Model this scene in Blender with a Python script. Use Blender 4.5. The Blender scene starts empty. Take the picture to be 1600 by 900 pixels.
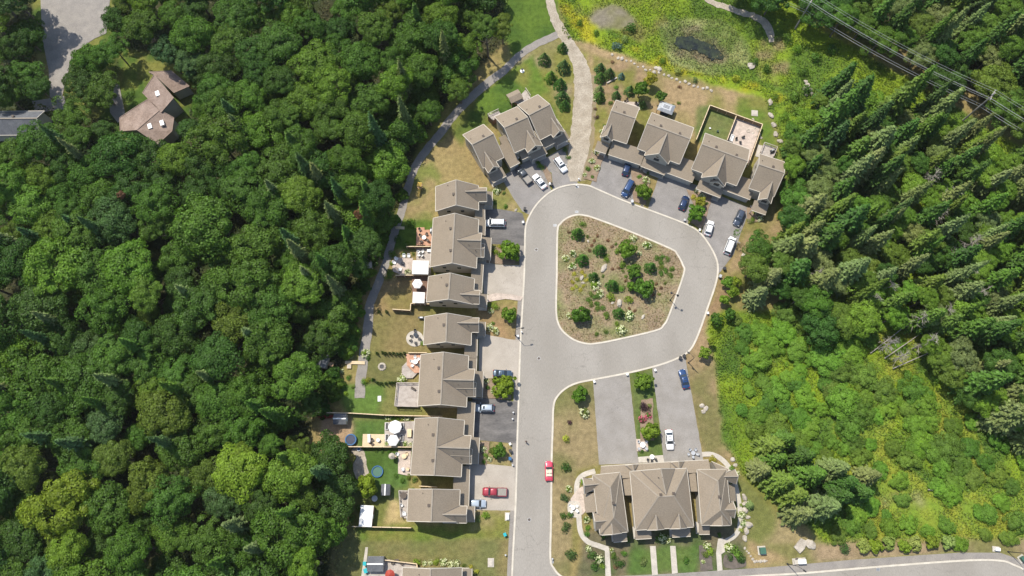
import bpy, bmesh, math, random
import numpy as np
from mathutils import Vector, Matrix, noise as mnoise
from mathutils.geometry import tessellate_polygon
R_ = random.Random(7)
rng = np.random.default_rng(11)
SC = bpy.context.scene
COL = SC.collection
# ------------------------------------------------------------------ camera
H = 175.0; F = 1142.0; T = math.atan(340 / F)
cam = bpy.data.cameras.new('camera'); cam.sensor_width = 36; cam.lens = F / 1600 * 36
cam.clip_start = 1; cam.clip_end = 9000
camo = bpy.data.objects.new('camera', cam); COL.objects.link(camo)
camo.location = (0, 0, H); camo.rotation_euler = (T, 0, 0)
SC.camera = camo
# ------------------------------------------------------------------ sky, sun, exposure
SUN_EL = math.radians(60); SUN_AZ = math.atan2(-.65, .76)       # from +Y, towards +X
w = bpy.data.worlds.new('World'); SC.world = w; w.use_nodes = True
nt = w.node_tree; bg = nt.nodes['Background']
sky = nt.nodes.new('ShaderNodeTexSky'); sky.sky_type = 'NISHITA'; sky.sun_disc = False
sky.sun_elevation = SUN_EL; sky.sun_rotation = SUN_AZ
nt.links.new(sky.outputs[0], bg.inputs[0]); bg.inputs[1].default_value = 0.115
sun = bpy.data.lights.new('sun', 'SUN'); sun.energy = 3.5; sun.angle = math.radians(.6); sun.color = (1, .945, .84)
suno = bpy.data.objects.new('sun', sun); COL.objects.link(suno)
sd = Vector((math.sin(SUN_AZ) * math.cos(SUN_EL), math.cos(SUN_AZ) * math.cos(SUN_EL), math.sin(SUN_EL)))
suno.rotation_euler = sd.to_track_quat('Z', 'Y').to_euler(); suno.location = (0, 0, 120)
SC.view_settings.view_transform = 'Standard'; SC.view_settings.look = 'None'
SC.view_settings.exposure = 0.67; SC.view_settings.gamma = 1
SC.cycles.max_bounces = 5; SC.cycles.diffuse_bounces = 3; SC.cycles.transparent_max_bounces = 4

# ------------------------------------------------------------------ helpers
def P(px, py, z=0.0):
    u = (px - 800) / F; v = (450 - py) / F
    d = Vector((u, v * math.cos(T) + math.sin(T), v * math.sin(T) - math.cos(T)))
    s = (H - z) / -d.z
    return Vector((d.x * s, d.y * s, z))
def proj(x, y, z=0.0):
    yc = y * math.cos(T) + (z - H) * math.sin(T); zc = -y * math.sin(T) + (z - H) * math.cos(T)
    return 800 + F * x / -zc, 450 - F * yc / -zc
def tag(o, label=None, cat=None, group=None, kind=None):
    if label: o['label'] = label
    if cat: o['category'] = cat
    if group: o['group'] = group
    if kind: o['kind'] = kind
    return o
def link(name, me, m=None, parent=None):
    o = bpy.data.objects.new(name, me); COL.objects.link(o)
    if m is not None and me is not None and not me.materials: me.materials.append(m)
    if parent is not None: o.parent = parent
    return o
def empty(name, loc=(0, 0, 0), rz=0.0):
    o = bpy.data.objects.new(name, None); COL.objects.link(o); o.empty_display_size = .3
    o.location = loc; o.rotation_euler = (0, 0, rz); return o
def np_mesh(name, v, f, cols=None, smooth=False):
    """v (n,3), f (m,k) with k fixed"""
    me = bpy.data.meshes.new(name); n, k = f.shape
    me.vertices.add(len(v)); me.vertices.foreach_set('co', np.ascontiguousarray(v, dtype=np.float32).ravel())
    me.loops.add(n * k); me.loops.foreach_set('vertex_index', np.ascontiguousarray(f, dtype=np.int32).ravel())
    me.polygons.add(n); me.polygons.foreach_set('loop_start', np.arange(0, n * k, k, dtype=np.int32))
    me.update(calc_edges=True)
    if smooth: me.polygons.foreach_set('use_smooth', np.ones(n, dtype=bool))
    if cols is not None:
        a = me.attributes.new('col', 'FLOAT_COLOR', 'POINT')
        c = np.ones((len(v), 4), dtype=np.float32); c[:, :3] = cols
        a.data.foreach_set('color', c.ravel())
    return me
class MB:
    def __init__(s): s.v = []; s.f = []
    def add(s, vs, fs):
        b = len(s.v); s.v += [tuple(x) for x in vs]; s.f += [tuple(b + i for i in q) for q in fs]; return s
    def box(s, x0, x1, y0, y1, z0, z1):
        return s.add([(x0,y0,z0),(x1,y0,z0),(x1,y1,z0),(x0,y1,z0),(x0,y0,z1),(x1,y0,z1),(x1,y1,z1),(x0,y1,z1)],
                     [(0,3,2,1),(4,5,6,7),(0,1,5,4),(1,2,6,5),(2,3,7,6),(3,0,4,7)])
    def hexa(s, a, b):      # bottom ring a (n), top ring b (n)
        n = len(a); return s.add(list(a) + list(b), [tuple(range(n))[::-1], tuple(range(n, 2 * n))] + [(i, (i + 1) % n, n + (i + 1) % n, n + i) for i in range(n)])
    def beam(s, p, q, wd, ht):
        p = Vector(p); q = Vector(q); d = (q - p)
        if d.length < 1e-6: return s
        d.normalize(); up = Vector((0, 0, 1)) if abs(d.z) < .95 else Vector((1, 0, 0))
        r = d.cross(up).normalized(); t = r.cross(d).normalized(); r *= wd / 2; t *= ht / 2
        return s.hexa([p - r - t, p + r - t, p + r + t, p - r + t], [q - r - t, q + r - t, q + r + t, q - r + t])
    def tube(s, pts, rad, n=6):
        pts = [Vector(p) for p in pts]; rings = []
        for i, p in enumerate(pts):
            d = (pts[min(i + 1, len(pts) - 1)] - pts[max(i - 1, 0)]).normalized()
            up = Vector((0, 0, 1)) if abs(d.z) < .9 else Vector((1, 0, 0))
            a = d.cross(up).normalized(); b = a.cross(d); r = rad[i] if isinstance(rad, (list, tuple)) else rad
            rings.append([p + (a * math.cos(k * 6.2832 / n) + b * math.sin(k * 6.2832 / n)) * r for k in range(n)])
        vs = [x for r in rings for x in r]; m = len(rings)
        fs = [(i * n + k, i * n + (k + 1) % n, (i + 1) * n + (k + 1) % n, (i + 1) * n + k) for i in range(m - 1) for k in range(n)]
        fs += [tuple(range(n))[::-1], tuple(range((m - 1) * n, m * n))]
        return s.add(vs, fs)
    def disc(s, x, y, r, z0, z1, n=16, sy=1, rot=0):
        a = [(x + r * math.cos(rot + k * 2 * math.pi / n), y + r * sy * math.sin(rot + k * 2 * math.pi / n)) for k in range(n)]
        return s.hexa([(p[0], p[1], z0) for p in a], [(p[0], p[1], z1) for p in a])
    def cone(s, x, y, r, z0, z1, n=8, rot=0):
        a = [(x + r * math.cos(rot + k * 2 * math.pi / n), y + r * math.sin(rot + k * 2 * math.pi / n), z0) for k in range(n)]
        return s.add(a + [(x, y, z1)], [tuple(range(n))[::-1]] + [(k, (k + 1) % n, n) for k in range(n)])
    def mesh(s, name='mesh', smooth=False):
        me = bpy.data.meshes.new(name); me.from_pydata(s.v, [], s.f)
        bm = bmesh.new(); bm.from_mesh(me); bmesh.ops.recalc_face_normals(bm, faces=bm.faces); bm.to_mesh(me); bm.free()
        if smooth: me.polygons.foreach_set('use_smooth', [True] * len(me.polygons))
        return me
    def build(s, name, m, parent=None, smooth=False):
        return link(name, s.mesh(name, smooth), m, parent)
def copy_tree(o, parent=None):
    c = o.copy(); COL.objects.link(c); c.parent = parent
    for ch in list(o.children): copy_tree(ch, c)
    return c
# ------------------------------------------------------------------ materials
def noded(name):
    m = bpy.data.materials.new(name); m.use_nodes = True; t = m.node_tree
    return m, t, t.nodes['Principled BSDF']
def mat(name, c1, c2=None, scale=1.0, rough=.85, fine=0, bump=0, coat=0, metal=0, obj=False, detail=4, fscale=14, wave=0, spec=.3, stretch=None):
    m, t, b = noded(name); N = t.nodes; L = t.links
    b.inputs['Roughness'].default_value = rough; b.inputs['Metallic'].default_value = metal
    b.inputs['Coat Weight'].default_value = coat; b.inputs['Specular IOR Level'].default_value = spec
    c1 = (*c1, 1)
    if c2 is None and not fine: b.inputs['Base Color'].default_value = c1; return m
    tc = N.new('ShaderNodeTexCoord'); src = tc.outputs['Object'] if obj else N.new('ShaderNodeNewGeometry').outputs['Position']
    if stretch:
        mp = N.new('ShaderNodeMapping'); L.new(src, mp.inputs[0]); mp.inputs['Scale'].default_value = stretch; src = mp.outputs[0]
    n1 = N.new('ShaderNodeTexNoise'); n1.inputs['Scale'].default_value = scale; n1.inputs['Detail'].default_value = detail; L.new(src, n1.inputs['Vector'])
    rp = N.new('ShaderNodeValToRGB'); rp.color_ramp.elements[0].position = .35; rp.color_ramp.elements[1].position = .65
    rp.color_ramp.elements[0].color = c1; rp.color_ramp.elements[1].color = (*(c2 or c1[:3]), 1); L.new(n1.outputs[0], rp.inputs[0])
    out = rp.outputs[0]
    if fine:
        n2 = N.new('ShaderNodeTexNoise'); n2.inputs['Scale'].default_value = fscale; n2.inputs['Detail'].default_value = 3; L.new(src, n2.inputs['Vector'])
        mr = N.new('ShaderNodeMapRange'); mr.inputs['From Min'].default_value = .3; mr.inputs['From Max'].default_value = .7
        mr.inputs['To Min'].default_value = 1 - fine; mr.inputs['To Max'].default_value = 1 + fine; L.new(n2.outputs[0], mr.inputs[0])
        mx = N.new('ShaderNodeVectorMath'); mx.operation = 'SCALE'; L.new(out, mx.inputs[0]); L.new(mr.outputs[0], mx.inputs['Scale']); out = mx.outputs[0]
        if bump:
            bp = N.new('ShaderNodeBump'); bp.inputs['Strength'].default_value = bump; bp.inputs['Distance'].default_value = .05
            L.new(n2.outputs[0], bp.inputs['Height']); L.new(bp.outputs[0], b.inputs['Normal'])
    L.new(out, b.inputs['Base Color']); return m
def cracks(m, col_in=None, scale=.16, amt=.3):
    t = m.node_tree; N = t.nodes; L = t.links; b = N['Principled BSDF']; src = b.inputs['Base Color'].links[0].from_socket; g = N.new('ShaderNodeNewGeometry').outputs['Position']
    nz = N.new('ShaderNodeTexNoise'); nz.inputs['Scale'].default_value = .5; nz.inputs['Detail'].default_value = 6; L.new(g, nz.inputs['Vector']); s = N.new('ShaderNodeVectorMath'); s.operation = 'SCALE'; s.inputs['Scale'].default_value = 4; L.new(nz.outputs['Color'], s.inputs[0])
    a = N.new('ShaderNodeVectorMath'); a.operation = 'ADD'; L.new(g, a.inputs[0]); L.new(s.outputs[0], a.inputs[1]); v = N.new('ShaderNodeTexVoronoi'); v.feature = 'DISTANCE_TO_EDGE'; v.inputs['Scale'].default_value = scale; L.new(a.outputs[0], v.inputs['Vector'])
    r = N.new('ShaderNodeMapRange'); r.inputs['From Min'].default_value = .0; r.inputs['From Max'].default_value = .016; r.inputs['To Min'].default_value = 1; r.inputs['To Max'].default_value = 0; L.new(v.outputs['Distance'], r.inputs[0])
    n2 = N.new('ShaderNodeTexNoise'); n2.inputs['Scale'].default_value = .07; n2.inputs['Detail'].default_value = 3; L.new(g, n2.inputs['Vector']); r2 = N.new('ShaderNodeMapRange'); r2.inputs['From Min'].default_value = .45; r2.inputs['From Max'].default_value = .62; L.new(n2.outputs[0], r2.inputs[0])
    mu = N.new('ShaderNodeMath'); mu.operation = 'MULTIPLY'; L.new(r.outputs[0], mu.inputs[0]); L.new(r2.outputs[0], mu.inputs[1])
    # oil and patch stains
    n3 = N.new('ShaderNodeTexNoise'); n3.inputs['Scale'].default_value = .42; n3.inputs['Detail'].default_value = 8; n3.inputs['Roughness'].default_value = .7; L.new(g, n3.inputs['Vector']); r3 = N.new('ShaderNodeMapRange'); r3.inputs['From Min'].default_value = .58; r3.inputs['From Max'].default_value = .75; L.new(n3.outputs[0], r3.inputs[0])
    m3 = N.new('ShaderNodeMath'); m3.operation = 'MULTIPLY_ADD'; m3.inputs[1].default_value = .5; L.new(r3.outputs[0], m3.inputs[0]); L.new(mu.outputs[0], m3.inputs[2])
    f = N.new('ShaderNodeMapRange'); f.inputs['To Min'].default_value = 1; f.inputs['To Max'].default_value = 1 - amt; L.new(m3.outputs[0], f.inputs[0]); o = N.new('ShaderNodeVectorMath'); o.operation = 'SCALE'; L.new(src, o.inputs[0]); L.new(f.outputs[0], o.inputs['Scale']); L.new(o.outputs[0], b.inputs['Base Color'])
def leafmat(name, attr=None, transl=.3, rnd=.3):
    m, t, b = noded(name); N = t.nodes; L = t.links; N.remove(b)
    if attr:
        ob = N.new('ShaderNodeAttribute'); ob.attribute_name = attr; csrc = ob.outputs['Color']
    else:
        ob = N.new('ShaderNodeObjectInfo'); csrc = ob.outputs['Color']
    g = N.new('ShaderNodeNewGeometry')
    mr = N.new('ShaderNodeMapRange'); mr.inputs['To Min'].default_value = 1 - rnd; mr.inputs['To Max'].default_value = 1 + rnd; L.new(g.outputs['Random Per Island'], mr.inputs[0])
    nz = N.new('ShaderNodeTexNoise'); nz.inputs['Scale'].default_value = .45; nz.inputs['Detail'].default_value = 3; L.new(g.outputs['Position'], nz.inputs['Vector'])
    m2 = N.new('ShaderNodeMapRange'); m2.inputs['From Min'].default_value = .3; m2.inputs['From Max'].default_value = .7
    m2.inputs['To Min'].default_value = .78; m2.inputs['To Max'].default_value = 1.22; L.new(nz.outputs[0], m2.inputs[0])
    mm = N.new('ShaderNodeMath'); mm.operation = 'MULTIPLY'; L.new(mr.outputs[0], mm.inputs[0]); L.new(m2.outputs[0], mm.inputs[1])
    sc = N.new('ShaderNodeVectorMath'); sc.operation = 'SCALE'; L.new(csrc, sc.inputs[0]); L.new(mm.outputs[0], sc.inputs['Scale'])
    df = N.new('ShaderNodeBsdfDiffuse'); L.new(sc.outputs[0], df.inputs[0])
    tr = N.new('ShaderNodeBsdfTranslucent'); ty = N.new('ShaderNodeVectorMath'); ty.operation = 'MULTIPLY'; ty.inputs[1].default_value = (1.25, 1.25, .35)
    L.new(sc.outputs[0], ty.inputs[0]); L.new(ty.outputs[0], tr.inputs[0])
    gl = N.new('ShaderNodeBsdfGlossy'); gl.inputs['Roughness'].default_value = .55; gl.inputs[0].default_value = (1, 1, 1, 1)
    mx = N.new('ShaderNodeMixShader'); mx.inputs[0].default_value = transl; L.new(df.outputs[0], mx.inputs[1]); L.new(tr.outputs[0], mx.inputs[2])
    m3 = N.new('ShaderNodeMixShader'); m3.inputs[0].default_value = .012; L.new(mx.outputs[0], m3.inputs[1]); L.new(gl.outputs[0], m3.inputs[2])
    L.new(m3.outputs[0], N['Material Output'].inputs[0]); return m
M = {}
M['leaf'] = leafmat('leaf'); M['needle'] = leafmat('needle', transl=.12, rnd=.35); M['cover'] = leafmat('cover', 'col', .3, .3)
M['bark'] = mat('bark', (.10, .08, .06), (.17, .14, .11), 3, fine=.3)
M['deadbark'] = mat('deadbark', (.26, .23, .19), (.36, .33, .28), 3, fine=.2)
M['asphalt'] = mat('asphalt', (.25, .228, .196), (.295, .271, .237), .12, fine=.09, fscale=5, detail=7, stretch=(1, .35, 1))
M['drive_grey'] = mat('drive_grey', (.205, .19, .175), (.25, .232, .215), .35, fine=.12, fscale=4, detail=6)
M['drive_light'] = mat('drive_light', (.235, .215, .19), (.275, .254, .23), .35, fine=.1, fscale=4, detail=6)
M['drive_dark'] = mat('drive_dark', (.10, .094, .09), (.17, .158, .148), .35, fine=.16, fscale=3, detail=7, stretch=(.5, 1.6, 1))
M['drive_pale'] = mat('drive_pale', (.34, .30, .25), (.395, .35, .295), .3, fine=.07, fscale=4)
M['path'] = mat('path', (.22, .20, .18), (.27, .245, .215), .4, fine=.13, fscale=4)
M['kerb'] = mat('kerb', (.47, .425, .35), (.56, .51, .425), .5, fine=.1, fscale=6)
M['soil'] = mat('dark_soil', (.10, .085, .07), (.14, .115, .095), 1, fine=.25)
M['verge'] = mat('trail_verge', (.25, .19, .12), (.19, .165, .085), .8, fine=.25)
M['gravel'] = mat('gravel', (.29, .245, .185), (.38, .33, .26), .45, fine=.22, fscale=3, detail=7, bump=.3)
M['mulch'] = mat('mulch', (.20, .14, .095), (.27, .20, .135), .6, fine=.25, fscale=5)
M['stone'] = mat('stone', (.33, .29, .235), (.47, .42, .35), 1.2, fine=.2, fscale=5, bump=.4)
M['pavers'] = mat('pavers', (.40, .33, .275), (.52, .43, .36), 1.0, fine=.18, fscale=5)
M['slab'] = mat('slab', (.40, .365, .31), (.49, .445, .38), .8, fine=.12, fscale=6)
def bedmat():
    m, t, b = noded('island_soil'); N = t.nodes; L = t.links
    g = N.new('ShaderNodeNewGeometry').outputs['Position']
    n1 = N.new('ShaderNodeTexNoise'); n1.inputs['Scale'].default_value = .16; n1.inputs['Detail'].default_value = 6; L.new(g, n1.inputs['Vector'])
    rp = N.new('ShaderNodeValToRGB'); e = rp.color_ramp.elements
    e[0].position = .34; e[0].color = (.125, .14, .042, 1); e[1].position = .46; e[1].color = (.20, .175, .085, 1)
    x = e.new(.56); x.color = (.235, .175, .105, 1); x = e.new(.68); x.color = (.195, .145, .09, 1)
    L.new(n1.outputs[0], rp.inputs[0])
    n2 = N.new('ShaderNodeTexNoise'); n2.inputs['Scale'].default_value = 2.2; n2.inputs['Detail'].default_value = 6; L.new(g, n2.inputs['Vector'])
    mr = N.new('ShaderNodeMapRange'); mr.inputs['From Min'].default_value = .3; mr.inputs['From Max'].default_value = .7; mr.inputs['To Min'].default_value = .65; mr.inputs['To Max'].default_value = 1.35; L.new(n2.outputs[0], mr.inputs[0])
    mx = N.new('ShaderNodeVectorMath'); mx.operation = 'SCALE'; L.new(rp.outputs[0], mx.inputs[0]); L.new(mr.outputs[0], mx.inputs['Scale'])
    L.new(mx.outputs[0], b.inputs['Base Color']); b.inputs['Roughness'].default_value = .95; return m
M['bed'] = bedmat()
def groundmat():
    m, t, b = noded('ground_cover'); N = t.nodes; L = t.links
    a = N.new('ShaderNodeAttribute'); a.attribute_name = 'col'; g = N.new('ShaderNodeNewGeometry').outputs['Position']
    out = a.outputs['Color']
    for sc, am in ((.9, .22), (4.5, .25)):
        n2 = N.new('ShaderNodeTexNoise'); n2.inputs['Scale'].default_value = sc; n2.inputs['Detail'].default_value = 5; L.new(g, n2.inputs['Vector'])
        mr = N.new('ShaderNodeMapRange'); mr.inputs['From Min'].default_value = .3; mr.inputs['From Max'].default_value = .7; mr.inputs['To Min'].default_value = 1 - am; mr.inputs['To Max'].default_value = 1 + am; L.new(n2.outputs[0], mr.inputs[0])
        mx = N.new('ShaderNodeVectorMath'); mx.operation = 'SCALE'; L.new(out, mx.inputs[0]); L.new(mr.outputs[0], mx.inputs['Scale']); out = mx.outputs[0]
    bp = N.new('ShaderNodeBump'); bp.inputs['Strength'].default_value = .5; bp.inputs['Distance'].default_value = .08; L.new(n2.outputs[0], bp.inputs['Height']); L.new(bp.outputs[0], b.inputs['Normal'])
    L.new(out, b.inputs['Base Color']); b.inputs['Roughness'].default_value = .95; b.inputs['Specular IOR Level'].default_value = .1; return m
M['ground'] = groundmat()
M['roof'] = mat('roof_shingles', (.243, .200, .150), (.262, .216, .163), .3, fine=.13, fscale=4.5, detail=6, rough=.95, spec=.1)
M['roof_brown'] = mat('roof_brown', (.235, .175, .14), (.30, .23, .19), .5, fine=.18, fscale=2.6, rough=.95, spec=.1)
M['roof_grey'] = mat('roof_grey', (.10, .105, .115), (.14, .145, .155), .7, fine=.15, fscale=4, rough=.9)
M['ridge'] = mat('ridge_cap', (.25, .215, .17), (.29, .25, .2), 1, fine=.15)
M['wall'] = mat('wall_siding', (.42, .385, .325), (.47, .43, .365), .8, fine=.06, stretch=(1, 1, 6))
M['wall_cream'] = mat('wall_cream', (.48, .44, .36), (.53, .49, .40), .8, fine=.06)
M['trim'] = mat('trim', (.50, .455, .38), (.56, .51, .43), 1.5)
M['valley'] = mat('valley_flashing', (.13, .115, .10))
M['gdoor'] = mat('garage_door', (.40, .39, .355), (.44, .43, .39), 2)
M['glass'] = mat('window_glass', (.03, .04, .05), rough=.08, spec=.8)
M['dark'] = mat('dark_metal', (.035, .035, .037), rough=.5)
M['brownvent'] = mat('brown_vent', (.09, .07, .055), rough=.6)
M['white'] = mat('white_fabric', (.68, .67, .65), (.74, .73, .70), 1)
M['whitep'] = mat('white_plastic', (.74, .73, .70), (.80, .79, .76), 2, rough=.5)
M['galv'] = mat('galvanised', (.42, .43, .44), (.50, .51, .52), 2, rough=.45, metal=.4)
M['wood'] = mat('cedar_wood', (.42, .28, .17), (.52, .36, .23), 1.2, fine=.15)
M['woodgrey'] = mat('weathered_wood', (.36, .31, .27), (.47, .42, .37), 1.2, fine=.15)
M['woodred'] = mat('red_stained_wood', (.46, .25, .16), (.56, .33, .22), 1.2, fine=.15)
M['woodbrown'] = mat('brown_stained_wood', (.17, .10, .07), (.23, .14, .10), 1.2, fine=.15)
M['woodpale'] = mat('pale_pine', (.60, .47, .30), (.68, .54, .36), 1.2, fine=.12)
M['fence'] = mat('fence_boards', (.16, .095, .06), (.22, .14, .09), 1, fine=.2)
M['water'] = mat('pond_water', (.014, .018, .018), (.035, .045, .022), .5, rough=.2, spec=.35, fine=.3, fscale=2)
M['blue'] = mat('blue_plastic', (.03, .12, .27), rough=.4)
M['darkblue'] = mat('dark_blue_mat', (.012, .02, .05), (.02, .03, .07), 2, rough=.4)
M['teal'] = mat('teal_plastic', (.02, .36, .40), rough=.4)
M['red'] = mat('red_plastic', (.35, .06, .04), rough=.35)
M['yellow'] = mat('yellow_plastic', (.75, .50, .12), rough=.5)
M['green'] = mat('green_metal', (.05, .13, .09), rough=.5)
M['blossom'] = mat('blossoms', (.50, .54, .26), (.68, .69, .45), 4)
M['blossomp'] = mat('pink_blossoms', (.45, .08, .14), (.55, .14, .18), 4)
M['cable'] = mat('aluminium_cable', (.38, .38, .37), rough=.4)
M['pole'] = mat('pole_wood', (.30, .27, .24), (.38, .35, .31), 2, fine=.1)
M['tyre'] = mat('tyre', (.02, .02, .02), rough=.8)
M['rim'] = mat('rim', (.4, .4, .42), metal=.8, rough=.3)
M['lampg'] = mat('headlight_glass', (.6, .6, .6), rough=.1)
M['tail'] = mat('tail_light', (.35, .02, .02), rough=.2)
M['seat'] = mat('cream_leather', (.60, .52, .40), (.66, .58, .46), 3)
def paint(name, c, metal=.2): return mat(name, c, rough=.28, coat=.8, metal=metal, spec=.5)
for k_ in ('asphalt', 'drive_grey', 'drive_light', 'drive_dark', 'drive_pale', 'path'): cracks(M[k_], amt=.28)
# ------------------------------------------------------------------ noise on numpy grids
def vnoise(x, y, s, seed):
    r = np.random.default_rng(seed); n = 256; g = r.random((n, n))
    X = x / s + 1000; Y = y / s + 1000; i = np.floor(X).astype(int); j = np.floor(Y).astype(int); fx = X - i; fy = Y - j
    fx = fx * fx * (3 - 2 * fx); fy = fy * fy * (3 - 2 * fy); a = lambda p, q: g[p % n, q % n]
    return (a(i, j) * (1 - fx) + a(i + 1, j) * fx) * (1 - fy) + (a(i, j + 1) * (1 - fx) + a(i + 1, j + 1) * fx) * fy
def fnoise(x, y, s, seed, o=4):
    t = 0; a = 1; n = 0
    for k in range(o): t = t + a * vnoise(x, y, s / 2 ** k, seed + k); n += a; a *= .55
    return t / n
def inpoly(px, py, poly):
    c = np.zeros(np.shape(px), dtype=bool); n = len(poly)
    for i in range(n):
        x0, y0 = poly[i]; x1, y1 = poly[(i + 1) % n]
        if y0 == y1: continue
        c ^= ((y0 > py) != (y1 > py)) & (px < (x1 - x0) * (py - y0) / (y1 - y0) + x0)
    return c
def ell(cx, cy, rx, ry, n=20, rot=0):
    return [(cx + rx * math.cos(a) * math.cos(rot) - ry * math.sin(a) * math.sin(rot), cy + rx * math.cos(a) * math.sin(rot) + ry * math.sin(a) * math.cos(rot)) for a in [k * 2 * math.pi / n for k in range(n)]]
def band(pts, w):          # pts (px,py[,w])
    L = []; R = []
    for i, p in enumerate(pts):
        a = pts[max(i - 1, 0)]; b = pts[min(i + 1, len(pts) - 1)]; dx = b[0] - a[0]; dy = b[1] - a[1]; l = math.hypot(dx, dy); ww = (p[2] if len(p) > 2 else w) / 2
        L.append((p[0] - dy / l * ww, p[1] + dx / l * ww)); R.append((p[0] + dy / l * ww, p[1] - dx / l * ww))
    return L + R[::-1]
def smooth(pts, closed=False, k=5):
    n = len(pts); out = []
    for i in range(n if closed else n - 1):
        g = lambda j: pts[j % n] if closed else pts[min(max(j, 0), n - 1)]
        p0, p1, p2, p3 = g(i - 1), g(i), g(i + 1), g(i + 2)
        for q in range(k):
            t = q / k
            out.append(tuple(.5 * (2 * b + (c - a) * t + (2 * a - 5 * b + 4 * c - d) * t * t + (3 * b - a - 3 * c + d) * t ** 3) for a, b, c, d in zip(p0, p1, p2, p3)))
    if not closed: out.append(tuple(pts[-1]))
    return out
# ------------------------------------------------------------------ layout curves (photo pixels of points on the ground)
KERB_OUT = [(799,930),(801,880),(803,840),(806,780),(808,700),(810.5,620),(813,540),(817,470),(819.5,420),(820.5,365),(823,348),(828,336),(838,320),(854,304),(871,294),(887,289.5),(902,288),(920,290),(932,295),(957,306),(980,315.5),(1028,333),(1074,351),(1095,365),(1111,387),(1120.5,408),(1121.5,427),(1117,448),(1106,480),(1095,512),(1085,536),(1076,549),(1060,559),(1031,570),(984,582),(930,592.5),(903,598),(885,606),(871.5,618.5),(865,634),(863.5,672),(862,717),(861,812),(860,872),(866,889),(876,900),(892,908)]
ISLAND = [(914,336.5),(901,335.5),(887,340),(876,349),(871,362),(870,427),(869,485),(873,507),(882,520),(898,531.5),(917,537),(932,536.5),(962,531),(1024,516.5),(1037,508),(1046,491),(1068,429),(1067,414),(1058,397),(1047,388),(983,361),(930,341)]
KERB_SOUTH = [(1100,908),(1172,900.5),(1250,896),(1381,885),(1506,876),(1562,876),(1585,883),(1610,896),(1640,925)]
FOOTPATH = [(562,622,16),(563,600,16),(566,575,16),(569,550,15),(574,520,15),(576,500,14),(577,480,14),(583,462,13),(592,440,13),(600,420,12),(606,400,12),(614,370,12),(626,335,12),(635,300,12),(648,262,12),(668,232,12),(690,206,12),(704,186,12),(724,164,12),(746,143,13),(768,125,13),(790,108,12),(812,86,11),(836,70,11),(858,60,11),(874,52,11)]
GRAVEL = [(858,-20,12),(860,5,13),(867,30,14),(879,52,16),(891,72,18),(903,94,22),(910,118,27),(912,145,29),(910,172,30),(908,200,31),(905,228,32),(901,250,30),(899,268,24),(899,283,18)]
GRAVEL2 = [(1080,-22,9),(1110,2,8),(1135,11,9),(1160,20,9),(1184,28,10),(1197,39,13),(1204,54,12),(1205,66,7)]
# ------------------------------------------------------------------ ground sheet with painted cover
def axis(a, b, step, far):
    core = np.arange(a, b + step, step); out = []; d = step * 3; p = b + step
    while p < far: out.append(p); p += d; d *= 1.6
    lo = []; d = step * 3; p = a - step
    while p > -far: lo.append(p); p -= d; d *= 1.6
    return np.concatenate([np.array(lo[::-1]), core, np.array(out)])
gx = axis(-150, 150, .55, 4000); gy = axis(-25, 152, .55, 4000)
GX, GY = np.meshgrid(gx, gy)
px, py = proj(GX, GY)
wx = (fnoise(GX, GY, 5, 3) - .5) * 9; wy = (fnoise(GX, GY, 5, 9) - .5) * 9
def blend(c1, c2, m): m = m[..., None]; return np.array(c1) * (1 - m) + np.array(c2) * m
def S(lo, hi, v): return np.clip((v - lo) / (hi - lo), 0, 1)
n1 = fnoise(GX, GY, 9, 21); n2 = fnoise(GX, GY, 3.5, 31); n3 = fnoise(GX, GY, 22, 41)
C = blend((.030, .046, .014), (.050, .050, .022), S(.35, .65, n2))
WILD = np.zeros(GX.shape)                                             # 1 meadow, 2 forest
def paintz(poly, c1, c2, sc=n1, lo=.38, hi=.62, warp=1.0, c3=None, wild=None, al=1.0):
    global C
    m = inpoly(px + wx * warp, py + wy * warp, poly)
    col = blend(c1, c2, S(lo, hi, sc))
    if c3 is not None: col = col * (1 - S(.6, .7, n2)[..., None] * .7) + np.array(c3) * S(.6, .7, n2)[..., None] * .7
    C[m] = C[m] * (1 - al) + col[m] * al
    if wild is not None: WILD[m] = wild
G_ = (.090, .145, .022); GD = (.055, .100, .018); OL = (.160, .158, .040); DRY = (.245, .190, .078); TAN = (.29, .21, .112); GOLD = (.25, .195, .085)
MB_ = (.165, .235, .018); MY = (.31, .29, .02); MG = (.090, .155, .020)
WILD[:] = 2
paintz([(1215,-10),(1262,15),(1330,42),(1440,104),(1540,155),(1700,250),(1700,330),(1500,215),(1400,180),(1290,170),(1230,110)], MB_, MG, n1, .4, .6, wild=1) if False else None
paintz([(790,-60),(1300,-60),(1640,250),(1640,1000),(520,1000),(540,830),(480,700),(500,620),(545,560),(560,470),(600,380),(630,300),(650,230),(740,110),(800,60)], OL, DRY, wild=0)
paintz([(780,-60),(870,-60),(875,55),(850,62),(800,95),(790,60)], GD, G_)
paintz([(868,-60),(1215,-60),(1270,40),(1420,120),(1700,300),(1700,560),(1230,560),(1225,300),(1215,200),(1190,140),(1120,130),(1060,110),(1000,95),(945,80),(900,70),(880,45)], MB_, MG, n1, .4, .6, wild=1)
paintz([(868,-10),(920,20),(960,60),(1000,75),(1080,105),(1180,128),(1230,150),(1200,165),(1100,132),(1020,108),(950,78),(895,55)], MY, MB_, n2, .35, .6)
paintz([(900,-10),(1030,0),(1050,40),(1040,85),(960,50),(900,20)], (.17,.17,.045), MB_, n2)
paintz([(1030,40),(1060,30),(1130,30),(1175,70),(1170,105),(1110,118),(1050,100),(1035,70)], (.25,.27,.10), (.13,.18,.04), n2)
paintz([(1170,60),(1225,60),(1235,100),(1225,135),(1190,125)], (.21,.18,.08), MB_, n2)
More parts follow.
